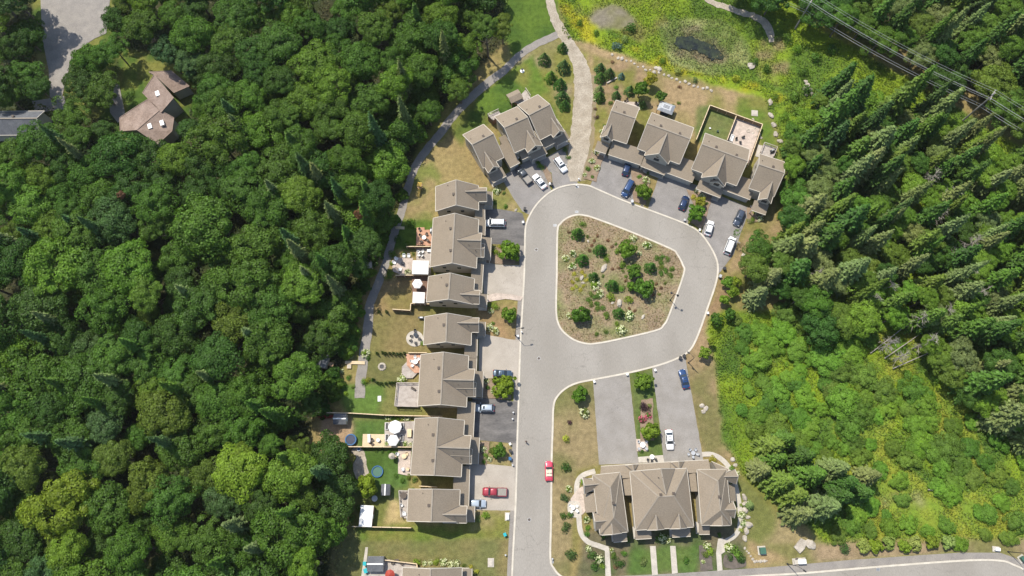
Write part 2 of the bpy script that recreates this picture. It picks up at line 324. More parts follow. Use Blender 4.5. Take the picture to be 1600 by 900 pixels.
paintz(ell(956,27,31,20), (.20,.175,.13), (.17,.16,.075), n2, warp=2, wild=0)
paintz([(1040,48),(1092,40),(1108,56),(1138,78),(1134,102),(1100,100),(1062,86),(1044,70)], (.20,.17,.10), (.13,.16,.05), n2, warp=1.5, wild=1)
paintz([(1062,62),(1082,62),(1098,68),(1114,76),(1122,86),(1112,89),(1086,76),(1068,72)], (.1,.09,.06), (.1,.1,.05), n2, warp=.5, wild=0)
paintz([(880,55),(960,78),(1040,108),(1110,132),(1195,155),(1205,260),(1235,300),(1225,360),(1150,440),(1128,440),(1180,340),(1240,250),(1000,200),(930,160),(920,100)], OL, TAN, n1, .4, .6, wild=0)
paintz([(1150,150),(1200,155),(1215,230),(1235,300),(1228,345),(1215,335),(1195,235),(1150,180)], G_, OL, n1)
paintz([(925,85),(1010,105),(1050,130),(1030,200),(935,180)], (.25,.175,.10), OL, n2)
paintz([(1000,110),(1110,140),(1100,200),(1060,190),(1010,165)], TAN, OL, n1, .45, .7)
paintz([(800,95),(850,64),(878,62),(893,120),(893,260),(880,230),(862,180),(840,140),(815,120)], OL, (.25,.20,.12), n1)
paintz([(785,115),(830,85),(862,150),(880,200),(893,270),(880,260),(840,180),(790,160)], G_, OL, n2, .4, .7)
paintz([(745,150),(790,115),(830,150),(800,180),(770,190),(740,175)], GD, G_, n2)
paintz([(670,240),(720,190),(770,280),(780,300),(770,320),(745,292),(700,285),(672,292)], GOLD, (.26,.18,.085), n1)
paintz([(700,195),(740,165),(775,190),(730,215),(722,232)], OL, GD, n1)
paintz([(640,262),(672,240),(690,275),(680,300),(676,340),(640,345),(622,350),(632,300)], (.15,.165,.045), (.25,.19,.09), n2, .45, .7)
paintz([(612,345),(680,342),(678,388),(600,392)], GD, G_, n2)
paintz([(565,440),(648,434),(650,486),(572,488)], (.255,.18,.085), OL, n1, .5, .8)
paintz([(572,488),(740,482),(740,550),(562,552)], (.17,.155,.055), (.21,.165,.07), n1)
paintz([(566,553),(640,553),(640,598),(566,600)], (.115,.12,.04), (.155,.14,.055), n1)
paintz([(530,600),(655,598),(655,650),(540,648)], (.155,.155,.05), (.095,.155,.032), S(.3,.7,1-(px-545)/110+(n1-.5)), .4, .7)
paintz([(500,648),(556,650),(560,700),(505,698)], (.40,.27,.165), (.33,.23,.14), n2)
paintz([(553,650),(605,652),(605,680),(570,700),(552,698)], (.07,.125,.028), (.095,.145,.035), n2)
paintz([(560,700),(640,702),(640,765),(545,765)], GD, (.075,.13,.03), n2)
paintz([(530,765),(640,765),(640,825),(540,825)], (.085,.115,.035), OL, n1)
paintz([(518,775),(548,775),(550,830),(525,835)], (.20,.15,.07), GD, n2)
paintz([(610,780),(638,790),(645,825),(600,820)], (.40,.30,.15), OL, n1)
paintz([(520,822),(800,818),(800,1000),(510,1000)], (.19,.155,.065), (.13,.135,.048), n1)
paintz([(560,820),(790,820),(790,840),(560,845)], G_, OL, n2)
paintz([(745,478),(812,478),(812,532),(750,530)], (.28,.185,.095), (.23,.17,.08), n2, warp=.2)
paintz([(757,285),(822,330),(818,338),(775,328),(760,310)], (.17,.175,.05), (.27,.21,.10), n2)
paintz([(755,384),(820,386),(820,414),(755,410)], (.16,.13,.07), G_, n2, warp=.3)
paintz([(748,690),(806,692),(806,728),(745,728)], (.27,.21,.10), (.10,.12,.04), n2, warp=.2)
paintz([(740,795),(800,797),(800,830),(735,830)], (.29,.22,.125), OL, n2, warp=.5)
paintz([(860,592),(930,595),(940,725),(900,735),(890,900),(855,900)], (.25,.195,.10), (.15,.145,.055), n1, .42, .66, warp=.3)
paintz([(985,580),(1022,575),(1040,722),(995,722)], (.085,.13,.032), (.12,.145,.045), n2, warp=.3)
paintz([(1060,560),(1105,480),(1128,470),(1122,560),(1140,700),(1160,720),(1100,712),(1078,600)], (.29,.205,.115), (.17,.155,.06), n1, .45, .68)
paintz([(1122,430),(1150,440),(1140,470),(1120,490),(1104,495)], (.27,.18,.10), OL, n1)
paintz([(1103,500),(1135,485),(1700,520),(1700,870),(1330,880),(1160,740),(1128,680),(1118,580)], MB_, (.075,.14,.02), n1, .4, .62, wild=1)
for p_ in ([(1300,660),(1350,650),(1450,760),(1500,830),(1380,860),(1330,780)], [(1370,520),(1440,520),(1430,580),(1390,600)], [(1420,600),(1500,620),(1560,760),(1500,740)], [(1400,800),(1620,740),(1640,850),(1420,860)],
           [(1150,520),(1200,520),(1210,570),(1160,580)], [(1340,570),(1375,560),(1400,660),(1370,700)]):
    paintz(p_, (.215,.24,.03), (.14,.21,.025), n2, .35, .65)
paintz([(1375,770),(1440,768),(1450,790),(1380,795)], (.25,.22,.12), MB_, n2)
paintz([(1150,740),(1175,760),(1240,830),(1300,850),(1345,860),(1345,885),(1190,900),(1150,860)], (.14,.15,.045), (.25,.20,.10), n1, .42, .62, wild=0)
paintz([(1190,850),(1620,840),(1620,880),(1500,866),(1190,886)], (.27,.20,.12), (.16,.15,.055), n1, warp=.3, wild=0)
paintz([(1165,840),(1240,880),(1165,888)], TAN, DRY, n2)
paintz([(915,830),(1160,822),(1170,900),(900,905)], (.075,.105,.035), (.14,.12,.07), n2, warp=.3)
paintz([(983,860),(1090,850),(1092,892),(980,900)], (.075,.13,.03), (.095,.14,.035), n2, warp=.2)
paintz([(1088,165),(1110,166),(1152,182),(1138,222),(1086,222)], (.10,.135,.04), (.135,.145,.05), n2, warp=.2)
for hp in ([(45,-40),(180,-40),(176,60),(182,130),(198,185),(150,182),(50,160),(60,80)], [(185,75),(225,80),(300,110),(310,140),(285,215),(240,235),(180,215)]): paintz(hp, GD, OL, n2, wild=0)
paintz([(50,82),(86,85),(88,122),(55,122)], OL, DRY, n2)
paintz([(192,85),(215,90),(215,140),(195,140)], (.17,.19,.04), GD, n2)
SW = [(1100,892),(1128,889),(1200,884),(1250,880),(1334,872),(1444,864),(1500,860),(1562,860),(1590,870),(1645,898),(1700,1100),(1000,1100)]
WILD[inpoly(px, py, SW)] = 0; WILD[inpoly(px, py, band([(a, b, c + 4) for a, b, c in GRAVEL2], 12))] = 0
B = C.copy()
for _ in range(2):
    B[1:-1, 1:-1] = (B[1:-1, 1:-1] * 2 + B[:-2, 1:-1] + B[2:, 1:-1] + B[1:-1, :-2] + B[1:-1, 2:]) / 6
C = B
C *= (0.9 + .3 * (n3 - .35))[..., None]
wz = np.where(WILD > 0, 1.0, 0.0)
for _ in range(6): wz[1:-1, 1:-1] = (wz[:-2, 1:-1] + wz[2:, 1:-1] + wz[1:-1, :-2] + wz[1:-1, 2:]) / 4
GZ = -.14 * wz * S(.3, .7, n1)
POND = [(1056,60),(1066,57),(1080,58),(1098,64),(1116,73),(1129,86),(1128,93),(1116,94),(1104,87),(1086,80),(1070,77),(1060,76),(1055,68)]
GZ[inpoly(px, py, [(1050,54),(1080,52),(1102,60),(1120,70),(1134,86),(1132,97),(1114,99),(1100,93),(1065,82),(1050,72)])] = -.45
ny, nx = GX.shape
idx = np.arange(ny * nx).reshape(ny, nx)
faces = np.stack([idx[:-1, :-1], idx[:-1, 1:], idx[1:, 1:], idx[1:, :-1]], -1).reshape(-1, 4)
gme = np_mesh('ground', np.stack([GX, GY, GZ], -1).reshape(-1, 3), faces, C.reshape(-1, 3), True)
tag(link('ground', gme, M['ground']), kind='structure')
def gcol(x, y):
    i = np.clip(np.searchsorted(gx, x), 0, nx - 1); j = np.clip(np.searchsorted(gy, y), 0, ny - 1); return C[j, i], WILD[j, i], GZ[j, i]
# ------------------------------------------------------------------ flat sheets
ZL = [.010]
def sheet(name, pts, m, z=None, thick=.06, sm=False, parent=None, world=False, rough_edge=0):
    if sm: pts = smooth(pts, True)
    if z is None: ZL[0] += .004; z = ZL[0]
    w3 = [Vector((p[0], p[1], z)) if world else P(p[0], p[1], z) for p in pts]
    if rough_edge:
        q = []
        for i, p in enumerate(w3):
            a = w3[(i + 1) % len(w3)]; k = max(1, int((a - p).length / .6))
            for s in range(k):
                r = p.lerp(a, s / k); q.append(r + Vector(((mnoise.noise(r * .7)), mnoise.noise(r * .7 + Vector((9, 9, 9))), 0)) * rough_edge)
        w3 = q
    n = len(w3); tr = tessellate_polygon([w3])
    vs = w3 + [v - Vector((0, 0, thick)) for v in w3]
    fs = [tuple(t) for t in tr] + [(i, (i + 1) % n, n + (i + 1) % n, n + i) for i in range(n)]
    me = bpy.data.meshes.new(name); me.from_pydata([tuple(v) for v in vs], [], fs)
    bm = bmesh.new(); bm.from_mesh(me)
    for f in bm.faces[:len(tr)]:
        if f.normal.z < 0: f.normal_flip()
    bm.to_mesh(me); bm.free()
    o = link(name, me, m, parent)
    if parent is None: o['kind'] = 'structure'
    return o
def ribbon(name, pts, wd, z1, m, z0=-.05, closed=False, parent=None):
    w3 = [P(p[0], p[1], z1) for p in pts]; n = len(w3); L = []; R = []
    for i, p in enumerate(w3):
        a = w3[(i - 1) % n] if closed else w3[max(i - 1, 0)]; b = w3[(i + 1) % n] if closed else w3[min(i + 1, n - 1)]
        d = (b - a).normalized(); s = Vector((-d.y, d.x, 0)) * wd / 2; L.append(p + s); R.append(p - s)
    vs = []; 
    for l, r in zip(L, R): vs += [l, r, Vector((r.x, r.y, z0)), Vector((l.x, l.y, z0))]
    fs = []
    for i in range(n if closed else n - 1):
        a = 4 * i; b = 4 * ((i + 1) % n); fs += [(a + k, a + (k + 1) % 4, b + (k + 1) % 4, b + k) for k in range(4)]
    if not closed: fs += [(0, 1, 2, 3), tuple(4 * (n - 1) + k for k in (3, 2, 1, 0))]
    mb = MB(); mb.add(vs, fs); o = mb.build(name, m, parent)
    if parent is None: o['kind'] = 'structure'
    return o
ko = smooth(KERB_OUT, False, 4); isl = smooth(ISLAND, True, 4)
sheet('road', ko + [(892,960),(799,960)], M['asphalt'], .012)
sheet('road', [(1100,908),(1172,900.5),(1250,896),(1381,885),(1506,876),(1562,876),(1585,883),(1610,896),(1680,930),(1680,1010),(860,1010),(860,940),(892,908)], M['asphalt'], .008)
sheet('sidewalk', [(862,897),(900,903),(1056,896),(1128,891),(1200,886.5),(1250,882),(1334,874.5),(1444,867),(1500,863.5),(1562,863.5),(1584,871),(1640,900),(1640,925),(1610,896),(1585,883),(1562,876),(1506,876),(1381,885),(1250,896),(1172,900.5),(1100,908),(892,912)], M['path'])
lk = [p for p in ko if p[0] < 823 and p[1] > 352]
sheet('sidewalk', [(p[0] + 1, p[1]) for p in lk] + [(p[0] - 8, p[1]) for p in lk[::-1]], M['path'])
ribbon('kerb', ko, .42, .10, M['kerb'])
ribbon('kerb', smooth(KERB_SOUTH), .42, .10, M['kerb'])
ribbon('kerb', isl, .42, .11, M['kerb'], closed=True)
sheet('island_bed', isl, M['bed'], .105, .1)
DR = [([(783,277),(830,247),(847,262),(862,299),(853,304),(838,320),(828,336),(816,330),(800,306)], 'drive_grey'),
      ([(843,252),(880,231),(892,258),(896,276),(905,289),(872,294),(864,297),(862,270),(850,262)], 'drive_grey'),
      ([(756,324),(795,329),(816,333),(822,350),(820,384),(764,381),(756,378)], 'drive_dark'),
      ([(752,408),(775,413),(819.5,415),(818,464),(795,462),(756,459)], 'drive_pale'),
      ([(748,520),(790,529),(813,532),(811,606),(795,590),(748,592)], 'drive_pale'),
      ([(738,620),(770,623),(810,628),(808,693),(748,688),(738,684)], 'drive_dark'),
      ([(728,722),(804,729),(806,798),(741,797),(728,793)], 'drive_pale'),
      ([(926.6,594),(983,582),(998,724),(936,726)], 'drive_light'),
      ([(1019,575),(1060,560),(1070,556),(1097,707),(1099,722),(1038,724)], 'drive_light'),
      ([(944,242),(1006,262),(988,319),(957,306),(932,296),(922,290)], 'drive_grey'),
      ([(1032,268),(1090,290),(1074,351),(1012,327)], 'drive_grey'),
      ([(1112,300),(1178,328),(1166,342),(1158,362),(1147,396),(1133,415),(1121,430),(1120,408),(1110,386),(1096,366)], 'drive_grey')]
for pts, m in DR: sheet('driveway', pts, M[m], rough_edge=.09)
sheet('footpath', band(smooth(FOOTPATH, False, 3), 12), M['path'], rough_edge=.2)
sheet('gravel_path', band(smooth(GRAVEL, False, 3), 12), M['gravel'], rough_edge=.4)
sheet('gravel_path', band(smooth(GRAVEL2, False, 3), 12), M['gravel'], rough_edge=.5)
sheet('trail_verge', [(p[0] + 9, p[1]) for p in band(smooth([(x, y, w_ * .8) for x, y, w_ in GRAVEL[6:]], False, 3), 12)], M['verge'], z=.006, rough_edge=.5)
sheet('pond_water', POND, M['water'], -.13, .05, sm=True, rough_edge=1.5)
sheet('gravel_path', [(549,702),(566,702),(573,722),(574,745),(556,748),(552,728),(556,715)], M['gravel'], sm=True, rough_edge=.4)
sheet('footpath', [(571,855),(575,855),(568,930),(560,930)], M['slab'])
sheet('road', [(62,-30),(175,-30),(166,52),(148,60),(118,80),(104,120),(96,155),(78,155),(76,110),(66,60)], M['path'])
sheet('driveway', [(166,125),(186,132),(196,180),(184,192),(172,176)], M['drive_grey'])
sheet('driveway', [(50,158),(100,150),(104,170),(55,176)], M['drive_grey'])
sheet('flower_bed', [(1092,852),(1110,852),(1114,891),(1094,893)], M['soil'], rough_edge=.3)
sheet('flower_bed', [(1133,866),(1160,870),(1164,884),(1134,888)], M['soil'], sm=True, rough_edge=.3)
# walks
sheet('garden_path', [(1015.5,853),(1024.5,853),(1028,898),(1019,899)], M['slab'])
sheet('garden_path', [(1047,853),(1055.5,853),(1059,895),(1050,897)], M['slab'])
sheet('garden_path', [(945,856),(952,856),(955,903),(946,903)], M['slab'])
sheet('garden_path', [(1122,842),(1130,840),(1133,862),(1127,866),(1129,891),(1121,893),(1119,864)], M['slab'])
sheet('garden_path', band(smooth([(930,736),(912,742),(903,752),(901,770),(904,800),(907,830),(918,846),(936,853),(950,858)]), 8), M['slab'])
sheet('garden_path', band(smooth([(1097,710),(1112,710),(1128,718),(1141,734),(1150,762),(1156,795),(1156,822),(1147,838),(1128,848)]), 7.5), M['slab'])
sheet('patio', [(900,768),(913,762),(914,800),(892,805),(888,788)], M['pavers'], sm=True)
sheet('patio', [(888,785),(905,785),(908,806),(890,806)], M['slab'], sm=True)
sheet('patio', [(994,686),(1012,686),(1013,705),(995,705)], M['pavers'])
sheet('patio', [(997,714),(1036,711),(1038,722),(998,723)], M['slab'])
sheet('patio', ell(648,529,13.5,12.5), M['slab'])
sheet('patio', [(612,408),(618,402),(645,403),(646,428),(628,430),(614,424)], M['pavers'])
sheet('patio', [(622,702),(642,703),(641,744),(622,740)], M['pavers'])
sheet('patio', ell(612,712.5,5,4.6), M['pavers'])
sheet('patio', [(1150,184),(1191,197),(1169,256),(1136,222)], M['pavers'])
sheet('patio', [(974,158),(999,160),(1000,172),(970,165)], M['pavers'])
sheet('patio', [(1185,226),(1212,232),(1207,252),(1180,244)], M['slab'])
sheet('garden_path', [(756,462),(775,458),(800,460),(818,464),(813,470),(790,467),(760,472)], M['pavers'])
for pts in ([(846,262),(852,258),(862,272),(862,284),(858,288)], [(985,262),(1004,266),(1016,284),(1009,320),(990,314)], [(1073,296),(1113,306),(1103,342),(1096,358),(1079,348),(1084,320)],
            [(925,236),(944,244),(931,284),(912,279)], [(760,386),(806,386),(805,413),(760,411)], [(750,593),(796,592),(799,624),(745,622)], [(1166,324),(1195,326),(1192,346),(1168,348)],
            [(746,690),(765,690),(760,727),(744,724)], [(1002,625),(1020,622),(1022,688),(1000,690)]):
    sheet('flower_bed', pts, M['mulch'], rough_edge=.25)
# ------------------------------------------------------------------ houses
class Frame:
    def __init__(s, RL, RR, FL, FR, ze):
        a, b, c, d = (P(*q, ze) for q in (RL, RR, FL, FR))
        s.U = ((b - a).normalized() + (d - c).normalized()).normalized(); V = Vector((-s.U.y, s.U.x, 0))
        if V.dot(c - a) < 0: V = -V
        s.V = V; s.ang = math.atan2(s.U.y, s.U.x)
        u0 = (a.dot(s.U) + c.dot(s.U)) / 2; u1 = (b.dot(s.U) + d.dot(s.U)) / 2; v0 = (a.dot(V) + b.dot(V)) / 2; v1 = (c.dot(V) + d.dot(V)) / 2
        s.u0, s.v0 = u0, v0; s.W = u1 - u0; s.D = v1 - v0
        s.flip = (s.U.cross(V)).z < 0
        s.org = s.U * u0 + V * v0
    def l(s, q, z):      # pixel -> local u,v
        p = P(*q, z); return p.dot(s.U) - s.u0, p.dot(s.V) - s.v0
    def w(s, u, v, z): return s.org + s.U * u + s.V * v + Vector((0, 0, z))
class House:
    def __init__(s, name, label, fr, roofm='roof', wallm='wall', cat='house', group=None):
        s.fr = fr; s.root = empty(name, fr.org, 0); tag(s.root, label, cat, group); s.rm = M[roofm]; s.wm = M[wallm]
        s.inv = -fr.org
    def L(s, u, v, z): p = s.fr.w(u, v, z) + s.inv; return (p.x, p.y, p.z)
    def poly(s, name, mb, m): return mb.build(name, m, s.root)
    def slab(s, mb, pts, th=.16):          # pts local (u,v,z) top polygon
        t = [s.L(*p) for p in pts]; b = [(x, y, z - th) for x, y, z in t]; mb.hexa(b, t)
    def bar(s, mb, a, b, wd, ht): mb.beam(s.L(*a), s.L(*b), wd, ht)
    def trimline(s, a, b, wd=.13, ht=.2, name='fascia', m='trim'):
        mb = MB(); s.bar(mb, a, b, wd, ht); return s.poly(name, mb, M[m])
    def gable(s, u0, u1, v0, v1, ze, zr, axis='u', wall=True, inset=.35, ends=(1, 1), trim=True, wz0=0, dz=0):
        """ridge along axis; eave rectangle u0..u1 x v0..v1"""
        f = (lambda a, b, z: (a, b, z)) if axis == 'u' else (lambda a, b, z: (b, a, z))
        if axis == 'u': a0, a1, b0, b1 = u0, u1, v0, v1
        else: a0, a1, b0, b1 = v0, v1, u0, u1
        bm = (b0 + b1) / 2; sl = (zr - ze) / (bm - b0)
        for (e0, e1) in ((b0, bm), (bm, b1)):
            mb = MB(); za = ze if e0 == b0 else zr; zb = zr if e0 == b0 else ze
            s.slab(mb, [f(a0, e0, za), f(a1, e0, za), f(a1, e1, zb), f(a0, e1, zb)]); s.poly('roof', mb, s.rm)
        mb = MB(); s.bar(mb, f(a0 + .02, bm, zr + .02), f(a1 - .02, bm, zr + .02), .32, .06); s.poly('ridge_cap', mb, M['ridge'])
        if trim:
            for k, aa in enumerate((a0, a1)):
                if ends[k]:
                    o = -.05 if k == 0 else .05
                    s.trimline(f(aa + o, b0, ze - .06), f(aa + o, bm, zr - .06)); s.trimline(f(aa + o, b1, ze - .06), f(aa + o, bm, zr - .06))
            s.trimline(f(a0, b0 - .06, ze - .09), f(a1, b0 - .06, ze - .09)); s.trimline(f(a0, b1 + .06, ze - .09), f(a1, b1 + .06, ze - .09))
        if wall:
            i = inset; zt = ze + i * sl - .1; zp = zr - .1; mb = MB()
            rA = [s.L(*f(a0 + i, b0 + i, wz0)), s.L(*f(a0 + i, b1 - i, wz0)), s.L(*f(a0 + i, b1 - i, zt)), s.L(*f(a0 + i, bm, zp)), s.L(*f(a0 + i, b0 + i, zt))]
            rB = [s.L(*f(a1 - i, b0 + i, wz0)), s.L(*f(a1 - i, b1 - i, wz0)), s.L(*f(a1 - i, b1 - i, zt)), s.L(*f(a1 - i, bm, zp)), s.L(*f(a1 - i, b0 + i, zt))]
            mb.hexa(rA, rB); s.poly('wall', mb, s.wm)
        return sl
    def low(s, q, z0, z1, posts=False, door=False, uv=None, inset=.25):
        """shed roof over pixel polygon q (taken at eave height z0), front low z0, back high z1"""
        if uv is None:
            uv4 = [s.fr.l(p, z0) for p in q]; us = [p[0] for p in uv4]; vs = [p[1] for p in uv4]; uv = (min(us), max(us), min(vs), max(vs))
        u0, u1, v0, v1 = uv; mb = MB(); s.slab(mb, [(u0, v0, z1), (u1, v0, z1), (u1, v1, z0), (u0, v1, z0)], .14); s.poly('roof' if not posts else 'porch_roof', mb, s.rm)
        s.trimline((u0, v1 + .05, z0 - .07), (u1, v1 + .05, z0 - .07)); i = inset
        if posts:
            for u in (u0 + .3, u1 - .3): mb = MB(); s.bar(mb, (u, v1 - .3, 0), (u, v1 - .3, z0 - .1), .2, .2); s.poly('porch_post', mb, M['trim'])
            mb = MB(); mb.hexa([s.L(a, b, 0) for a, b in ((u0, v0), (u1, v0), (u1, v1), (u0, v1))], [s.L(a, b, .18) for a, b in ((u0, v0), (u1, v0), (u1, v1), (u0, v1))]); s.poly('porch_floor', mb, M['slab'])
        else:
            sl = (z1 - z0) / max(v1 - v0, .1); mb = MB(); A = [(u0 + i, v0 + i), (u1 - i, v0 + i), (u1 - i, v1 - i), (u0 + i, v1 - i)]
            mb.hexa([s.L(a, b, 0) for a, b in A], [s.L(a, b, z0 + (v1 - b) * sl - .1) for a, b in A]); s.poly('wall', mb, s.wm)
        if door:
            wd = u1 - u0 - 1.0; n = 2 if wd > 4.6 else 1; dw = min(wd / n - .3, 4.8); dw = max(dw, 2.2)
            for k in range(n):
                c = (u0 + u1) / 2 + (k - (n - 1) / 2) * (wd / n)
                mb = MB()
                for r in range(4):
                    for sx in range(3):
                        a = c - dw / 2 + sx * dw / 3 + .02; b = a + dw / 3 - .04; zz = .05 + r * .55
                        mb.hexa([s.L(a, v1 - i, zz), s.L(b, v1 - i, zz), s.L(b, v1 - i + .06, zz), s.L(a, v1 - i + .06, zz)], [s.L(a, v1 - i, zz + .51), s.L(b, v1 - i, zz + .51), s.L(b, v1 - i + .06, zz + .51), s.L(a, v1 - i + .06, zz + .51)])
                s.poly('garage_door', mb, M['gdoor'])
    def window(s, u, v, z, w, h, side='v+'):
        d = {'v+': (0, 1), 'v-': (0, -1), 'u+': (1, 0), 'u-': (-1, 0)}[side]
        def bx(w_, h_, t0, t1):
            mb = MB(); a = [(-w_ / 2, t0), (w_ / 2, t0), (w_ / 2, t1), (-w_ / 2, t1)]
            q = lambda p, zz: s.L(u + (p[0] if d[1] else p[1] * d[0]), v + (p[1] * d[1] if d[1] else p[0]), zz)
            mb.hexa([q(p, z - h_ / 2) for p in a], [q(p, z + h_ / 2) for p in a]); return mb
        f = bx(w + .2, h + .2, -.05, .05).build('window', M['trim'], s.root); bx(w, h, -.03, .075).build('pane', M['glass'], f)
    def vent(s, u, v, z, pipe=False):
        mb = MB()
        if pipe: mb.disc(0, 0, .09, -.3, .35, 8); o = s.poly('vent_pipe', mb, M['brownvent'])
        else: mb.box(-.22, .22, -.22, .22, -.3, .28); mb.box(-.3, .3, -.3, .3, .28, .36); o = s.poly('roof_vent', mb, M['brownvent'])
        o.location = s.L(u, v, z); o.rotation_euler.z = s.fr.ang
    def hip(s, c, r0, r1, ze, zr, wall=True, inset=.5, th=.16):
        """c: 4 eave corners (u,v) in order, ridge ends r0 (near side c0c3) r1 (near side c1c2)"""
        e = [(a, b, ze) for a, b in c]; A = (*r0, zr); Bq = (*r1, zr)
        for pl in ([e[0], e[1], Bq, A], [e[1], e[2], Bq], [e[2], e[3], A, Bq], [e[3], e[0], A]):
            mb = MB(); s.slab(mb, pl, th); s.poly('roof', mb, s.rm)
        for a, b in ((e[0], A), (e[1], Bq), (e[2], Bq), (e[3], A), (A, Bq)): mb = MB(); s.bar(mb, (a[0], a[1], a[2] + .02), (b[0], b[1], b[2] + .02), .26, .05); s.poly('ridge_cap', mb, M['ridge'])
        for k in range(4):
            a, b = e[k], e[(k + 1) % 4]; s.trimline((a[0], a[1], ze - .08), (b[0], b[1], ze - .08), .17)
        if wall:
            cx = sum(p[0] for p in c) / 4; cy = sum(p[1] for p in c) / 4; I = [(a + (inset if a < cx else -inset), b + (inset if b < cy else -inset)) for a, b in c]
            mb = MB(); mb.hexa([s.L(a, b, 0) for a, b in I], [s.L(a, b, ze + .05) for a, b in I]); s.poly('wall', mb, s.wm)
    def wedge(s, feetA, feetB, apex, ze, zc, over=0.0, window=False):
        """gable wing on a slope: feet (u,v) of its gable end, apex (u,v) where its ridge dies into the roof"""
        mid = ((feetA[0] + feetB[0]) / 2, (feetA[1] + feetB[1]) / 2)
        for ft in (feetA, feetB):
            mb = MB(); s.slab(mb, [(ft[0], ft[1], ze), (mid[0], mid[1], zc), (apex[0], apex[1], zc)], .14); s.poly('gable_roof', mb, s.rm)
            s.trimline((ft[0], ft[1], ze - .05), (mid[0], mid[1], zc - .05), .15, .2)
            mb = MB(); s.bar(mb, (ft[0], ft[1], ze + .03), (apex[0], apex[1], zc + .02), .2, .05); s.poly('valley', mb, M['valley'])
        mb = MB(); s.bar(mb, (*mid, zc + .03), (*apex, zc + .03), .26, .05); s.poly('ridge_cap', mb, M['ridge'])
        # gable wall just behind the feet
        dv = Vector((apex[0] - mid[0], apex[1] - mid[1])).normalized() * .25
        a, b, c = [(p[0] + dv.x, p[1] + dv.y) for p in (feetA, feetB, mid)]; k = .93
        mb = MB(); t = lambda p, q, z: s.L(p[0] + q * dv.x, p[1] + q * dv.y, z)
        mb.hexa([t(a, 0, ze - .1), t(b, 0, ze - .1), t(c, 0, zc - .15)], [t(a, .8, ze - .1), t(b, .8, ze - .1), t(c, .8, zc - .15)]); s.poly('gable_wall', mb, s.wm)

def rowhouse(label, RL, RR, FL, FR, cross=(), garages=(), porches=(), ze=5.3, rise=3.7, vents=((.3, .42), (.75, .45)), pipes=((.12, .3),), cap=None, group='townhouses round the turning circle'):
    fr = Frame(RL, RR, FL, FR, ze); h = House('townhouse', label, fr, group=group); W, D = fr.W, fr.D; zr = ze + rise; sl = rise / (D / 2)
    h.gable(0, W, 0, D, ze, zr)
    for a, b, vfr, apexz in cross:       # pixels of the two front tips, overhang in front, ridge height
        (ua, va), (ub, vb) = fr.l(a, ze), fr.l(b, ze); u0, u1 = min(ua, ub), max(ua, ub); v1 = (va + vb) / 2 if vfr is None else D + vfr
        zc = apexz; vb_ = D / 2 + (zr - zc) / sl
        h.gable(u0, u1, vb_ - .0, v1, ze + .0, zc, axis='v', ends=(0, 1), inset=.3)
        for uu in (u0, u1):
            vf = D / 2 + (zr - ze) / sl
            mb = MB(); h.bar(mb, (uu, vf, ze + .05), ((u0 + u1) / 2, vb_, zc + .04), .22, .05); h.poly('valley', mb, M['valley'])
        h.window((u0 + u1) / 2, v1 - .3, ze - .4, 1.4, 1.3); h.vent((u0 * .35 + u1 * .65), vb_ * .5 + v1 * .5, (ze + zc) / 2 + .5, True)
        h.window((u0 + u1) / 2, v1 - .3, ze + 1.0, .6, .6)
    for q in garages: h.low(q, 2.8, 4.2, door=True)
    for q in porches: h.low(q, 2.75, 3.5, posts=True)
    for (fu, fv) in vents: z = zr - abs(fv * D - D / 2) * sl; h.vent(fu * W, fv * D, z)
    for (fu, fv) in pipes: z = zr - abs(fv * D - D / 2) * sl; h.vent(fu * W, fv * D, z, True)
    n = max(1, int(W / 4))
    for k in range(n):
        for zz in (1.5, 4.0): h.window((k + .5) * W / n, .35, zz, 1.5, 1.2, 'v-')
    for side, uu in (('u+', W - .35), ('u-', .35)):
        for k, zz in ((.3, 4.1), (.62, 4.1), (.35, 1.6)): h.window(uu, D * k, zz, .9, 1.1, side)
    return h
